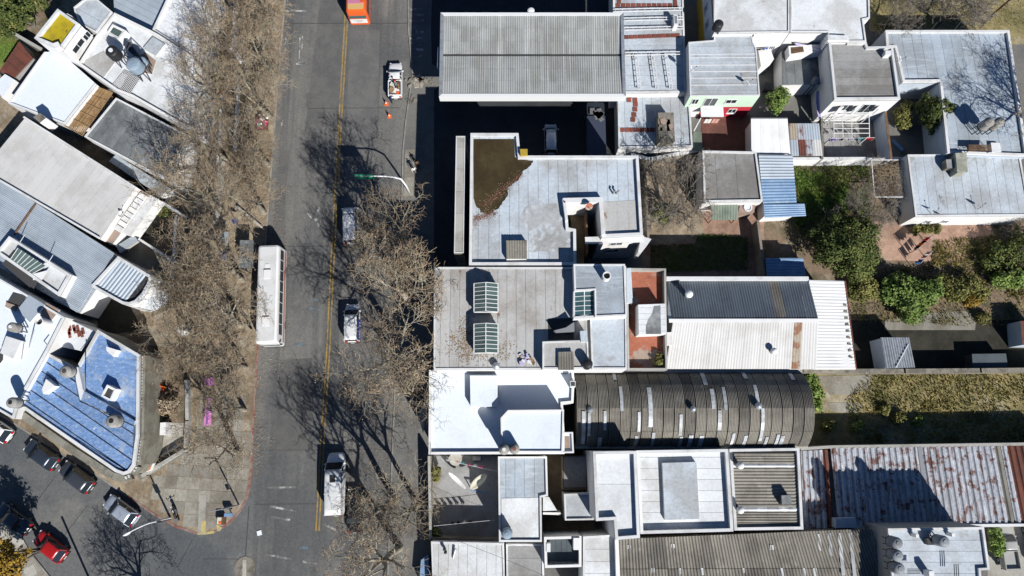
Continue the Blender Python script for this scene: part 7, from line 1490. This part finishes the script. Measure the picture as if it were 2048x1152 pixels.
# corner posts: traffic pole with a board, blue bin, coloured kiosk post
tp_ = thing('utility_pole', 'black pole with a square board at the corner, beside the motorcycle', 'pole', W(342, 1038, .12)); b = MB(); q = tp_.location; b.tube([q, q + Vector((0, 0, 3.0))], .07, 8); b.build('mast', M['metal_dark'], tp_); b = MB(); b.box((q.x, q.y, 3.0), (.5, .12, .75)); b.build('board', M['metal_dark'], tp_)
sg = thing('sign_pole', 'grey leaning sign pole with a small yellow sign near the red kerb', 'sign', W(478, 1010, .12)); q = sg.location; b = MB(); b.tube([q, q + Vector((0, 0, 4.6))], .09, 8); b.build('mast', M['metal_grey'], sg); b = MB(); b.tube([q + Vector((0, 0, 4.5)), q + Vector((-1.2, -.2, 4.7))], .05, 6); b.build('arm', M['metal_grey'], sg); b = MB(); b.box((q.x - .2, q.y, 1.9), (.5, .06, .5), .5); b.build('sign_plate', M['kerb_yellow'], sg)
bn = thing('litter_bin', 'bright blue street bin near the red kerb', 'bin', W(464, 1028, .12)); q = bn.location; b = MB(); b.box((q.x, q.y, 1.0), (.82, .36, .5)); b.build('bin_body', M['sheet_blue'], bn); b = MB(); b.bar((q.x, q.y, .12), (q.x, q.y, .75), .08); b.build('post', M['metal_dark'], bn)
ks = thing('street_cabinet', 'small yellow and brown street cabinet beside the blue bin', 'cabinet', W(446, 1040, .12)); q = ks.location; b = MB(); b.box((q.x, q.y, .5), (.75, .8, .76)); b.build('casing', M['wood_brown'], ks); b = MB(); b.box((q.x - .1, q.y, .895), (.45, .7, .03)); b.build('top_panel', M['cloth_cream'], ks); b = MB(); b.box((q.x + .02, q.y - .18, .93), (.3, .25, .035)); b.build('yellow_panel', M['cone_orange'], ks)
for u, v, lb in ((405, 986, 'left'), (418, 1000, 'right')): pass
pb_ = thing('sheet_of_paper', 'square white board lying on the road near the corner', 'board', W(519, 1066, .02), radians(15)); b = MB(); b.box((0, 0, .03), (.5, .5, .05)); b.build('board', M['white_roof'], pb_, local=True)
# pink banners on the pavement
def banner(label, a, b_, z0, z1, m_, marks=0):
    p, q = W(*a, z1), W(*b_, z1); o = thing('banner', label, 'banner', (p.x, p.y, .12)); mb = MB(); d = (q - p); n = Vector((-d.y, d.x, 0)).normalized()
    if n.x < 0: n = -n
    mb.add([p - n * .28, q - n * .28, q + n * .28 - Vector((0, 0, .45)), p + n * .28 - Vector((0, 0, .45)), p - n * .28 - Vector((0, 0, .04)), q - n * .28 - Vector((0, 0, .04)), q + n * .28 - Vector((0, 0, .49)), p + n * .28 - Vector((0, 0, .49))], [(0, 1, 2, 3), (7, 6, 5, 4), (0, 4, 5, 1), (2, 6, 7, 3), (1, 5, 6, 2), (3, 7, 4, 0)]); mb.build('cloth', M[m_], o)
    mb = MB(); [mb.bar((k.x - n.x * .26, k.y - n.y * .26, .12), (k.x - n.x * .26, k.y - n.y * .26, z1 - .05), .06) for k in (p, q)]; mb.build('posts', M['metal_grey'], o)['kind'] = 'stuff'
    for k in range(marks):
        f = (k + .8) / (marks + .6); c = p.lerp(q, f) + Vector((0, 0, -.21)); mb = MB(); e = d.normalized() * .16; g = n * .17 - Vector((0, 0, .28)) ; h2 = Vector((0, 0, .02))
        mb.quad(c - e * .5 - g * .5 + h2, c + e * .5 - g * .5 + h2, c + e * (.5 if k % 2 else .2) + g * .5 + h2, c - e * .5 + g * .5 + h2); mb.build('letter_mark', M['cloth_violet'], o)
banner('long bright pink banner with dark lettering on the west pavement', (416, 796), (413, 851), .9, 1.5, 'cloth_magenta', 11)
o = thing('pink_stall', 'small square pink stall top above the long pink banner', 'stall', W(421, 763, .12)); b = MB(); q = W(419, 763, 2.1); b.prism(ccw([(q.x - .42, q.y - .45), (q.x + .42, q.y - .45), (q.x + .42, q.y + .45), (q.x - .42, q.y + .45)]), 2.0, 2.08); b.build('canopy', M['cloth_magenta'], o); b = MB(); [b.bar((q.x + sx * .38, q.y + sy * .4, .12), (q.x + sx * .38, q.y + sy * .4, 2.0), .05) for sx in (-1, 1) for sy in (-1, 1)]; b.build('posts', M['metal_grey'], o)['kind'] = 'stuff'
banner('blue hanging banner on the inner west pavement, the lower one', (446, 502), (443, 520), 1.2, 2.4, 'cloth_blue'); banner('grey blue banner on the inner west pavement, the upper one', (449, 462), (447, 488), 1.2, 2.4, 'tank_blue'); banner('dark blue cloth hung near the slatted shelter', (466, 436), (471, 445), 1.2, 2.2, 'paint_blue')
# slatted bus shelter
bs = thing('bus_shelter', 'grey slatted bus shelter roof left of the white bus', 'bus shelter', W(494, 502, .12))
S_ = [W(u, v, 2.5) for u, v in ((480, 480), (507, 480), (506, 536), (477, 536))]
for k in range(7): f0, f1 = (k + .04) / 7, (k + .96) / 7; b = MB(); b.prism(ccw([S_[0].lerp(S_[3], f0), S_[1].lerp(S_[2], f0), S_[1].lerp(S_[2], f1), S_[0].lerp(S_[3], f1)]), 2.42, 2.5 + rnd.uniform(0, .03)); b.build('roof_slat', M['dark_membrane'], bs)
b = MB(); [b.bar((p.x, p.y, .12), (p.x, p.y, 2.42), .1) for p in (S_[0].lerp(S_[2], .06), S_[1].lerp(S_[3], .06), S_[2].lerp(S_[0], .06), S_[3].lerp(S_[1], .06))]; b.build('posts', M['metal_dark'], bs)['kind'] = 'stuff'
b = MB(); c = S_[0].lerp(S_[3], .5); b.box((c.x + .5, c.y, .55), (.4, 2.4, .08)); b.build('bench', M['wood_brown'], bs)
# flower stall
fs = thing('flower_stall', 'flower stall with pink and white bunches at the west kerb', 'stall', W(528, 248, .12)); q = fs.location
b = MB(); b.box((q.x, q.y, .55), (1.4, 2.0, .08)); b.build('tabletop', M['wood_brown'], fs); b = MB(); [b.bar((q.x + sx * .6, q.y + sy * .9, .12), (q.x + sx * .6, q.y + sy * .9, .51), .07) for sx in (-1, 1) for sy in (-1, 1)]; b.build('legs', M['wood_brown'], fs)['kind'] = 'stuff'
for i in range(26):
    x, y = q.x + rnd.uniform(-.6, .6), q.y + rnd.uniform(-.9, .9); m_ = rnd.choice(['cloth_pink', 'cloth_white', 'cloth_lilac', 'cloth_black', 'cloth_white', 'cloth_pink', 'leaf_dark']); o = MB(); o.lathe((x, y, .6), [(.06, 0), (.14, .2), (.16, .32), (.08, .4), (.01, .42)], 8); o.build('flower_bunch', M[m_], fs)
# painted rails and pale low walls seen through the twigs
wall_line('white painted low wall along the pavement, upper stretch under the twigs', [(470, -20), (466, 90)], .8, .25, 'wall_white', 'coping'); wall_line('white slanting ramp wall under the twigs', [(463, 94), (481, 121)], .7, .5, 'wall_white', 'coping'); wall_line('white low wall on the right of the cycle strip', [(476, 170), (470, 250), (468, 300)], .7, .22, 'wall_white', 'coping'); wall_line('pale low wall on the left of the cycle strip', [(443, 190), (438, 280), (434, 330)], .7, .22, 'wall_grey', 'coping')
sol = slabtop('cycle_strip', [(436, 320), (450, 320), (440, 450), (428, 450)], 'slab_light', .15)
tb2 = thing('fallen_beam', 'long pale timber beam leaning on the west pavement near the shelter', 'beam', W(500, 440, .12)); b = MB(); b.bar(W(474, 413, .5), W(524, 455, .4), .26, .2); b.build('timber', M['slab_light'], tb2)
# wires and poles
up_ = thing('utility_pole', 'leaning timber utility pole with cross arm at the upper right', 'pole', W(1968, 45, .13)); q = up_.location; b = MB(); b.tube([q, q + Vector((0, 0, 7.5))], [.16, .11], 9); b.build('mast', M['wood_brown'], up_); b = MB(); b.bar(q + Vector((-.9, 0, 7.2)), q + Vector((.9, .1, 7.2)), .1); b.build('cross_arm', M['wood_brown'], up_)
for (a, za, c, zc, lb) in (((2000, 10), 7.2, (1100, -60), 7.5, 'thin overhead wire from the leaning pole across the top'), ((2012, 12), 7.2, (2200, 60), 7.0, 'thin overhead wire leaving the leaning pole to the right'), ((872, 1066), 5.0, (1090, 1152), 5.2, 'thin wire sagging over the lower left roofs')):
    p, r = W(*a, za), W(*c, zc); b = MB(); b.tube([p.lerp(r, f / 8) - Vector((0, 0, .6 * 4 * (f / 8) * (1 - f / 8))) for f in range(9)], .016, 4); o = b.build('overhead_wire', M['tar'], None, loc=(p.x, p.y, p.z)); tag(o, lb, 'wire')
lp2 = lamp('tall street lamp beyond the lower edge whose shadow crosses the avenue', 722, 1352, 6.6, 172, 2.0)
lp3 = thing('utility_pole', 'tall dark pole beyond the lower left edge casting a long shadow line', 'pole', W(178, 1156, .02)); q = lp3.location; b = MB(); b.tube([q, q + Vector((0, 0, 5.6))], .12, 8); b.build('mast', M['wood_brown'], lp3)
# garden washing right
clothesline('washing line with an orange and a red shirt across the brick garden', (1836, 498), (1868, 470), 2.3, [(.35, .7, 'cloth_orange', 1.0, 'orange shirt on the brick garden line'), (.75, .6, 'cloth_red', .9, 'red shirt on the brick garden line'), (.15, .5, 'cloth_black', .9, 'black shirt on the brick garden line'), (.55, .4, 'cloth_black', .8, 'black trousers on the brick garden line')], group='washing in the brick garden')
clothesline('lower washing line with pale cloths and a blue towel in the brick garden', (1842, 526), (1866, 502), 2.1, [(.2, .6, 'cloth_blue', 1.0, 'blue towel on the lower brick garden line'), (.55, .5, 'cloth_salmon', .9, 'pink cloth on the lower brick garden line'), (.85, .5, 'cloth_white', .8, 'white cloth on the lower brick garden line')], group='washing in the brick garden')
solo_block('blue curved slide lying in the dark court beside the evergreen', [(1783, 280), (1788, 279), (1808, 297), (1804, 303)], .2, .5, 'sheet_blue', 'sheet_blue', 'slide', 'slide')
# washing on white terrace
clothesline('line of dark washing over the white stair yard', (1512, 97), (1550, 93), 3.6, [(.2, .5, 'cloth_black', .5, 'black shirt at the left of the stair yard line'), (.4, .5, 'cloth_navy', .5, 'navy shirt on the stair yard line'), (.6, .5, 'cloth_blue', .5, 'blue shirt on the stair yard line'), (.85, .4, 'cloth_black', .5, 'black cloth at the right of the stair yard line')], group='washing over the stair yard')
sagging('pale awning cloth strung above the small terrace', (1588, 86), (1648, 102), 4.3, 4.3, .5, 'cloth_lilac', .2)
sagging('pale lilac cloth hung beside the grey house wall', (1635, 180), (1640, 240), 2.4, 2.2, .5, 'cloth_lilac', .2)
solo_block('black basket heap in the narrow white yard', [(1530, 165), (1545, 168), (1543, 180), (1528, 178)], .15, 1.0, 'metal_dark', 'metal_dark', 'basket', 'basket')
# tanks by the roof edges in the middle block
tank('black water tank on the dirty pale rooftop beside the yellow wall', 1439, 45, 8.0, .55, 1.1, 6.12, 'tank_black')
tank('dark tank in the passage beside the grey house', 1634, 158, 3.8, .4, .9, .2, 'tank_grey', legs=True)
solo_block('white air conditioner on the corner of the grey house roof', [(1771, 101), (1782, 101), (1783, 109), (1771, 109)], 5.66, 6.5, 'metal_white', 'metal_white', 'air_conditioner', 'air conditioner')
# tall building beyond the lower edge whose shadow lies on the road
bs2 = building('building beyond the lower edge with its shadow on the avenue', [(640, 1368), (760, 1368), (760, 1520), (600, 1520)], 7.0, 'white_dirty', ph=.2)
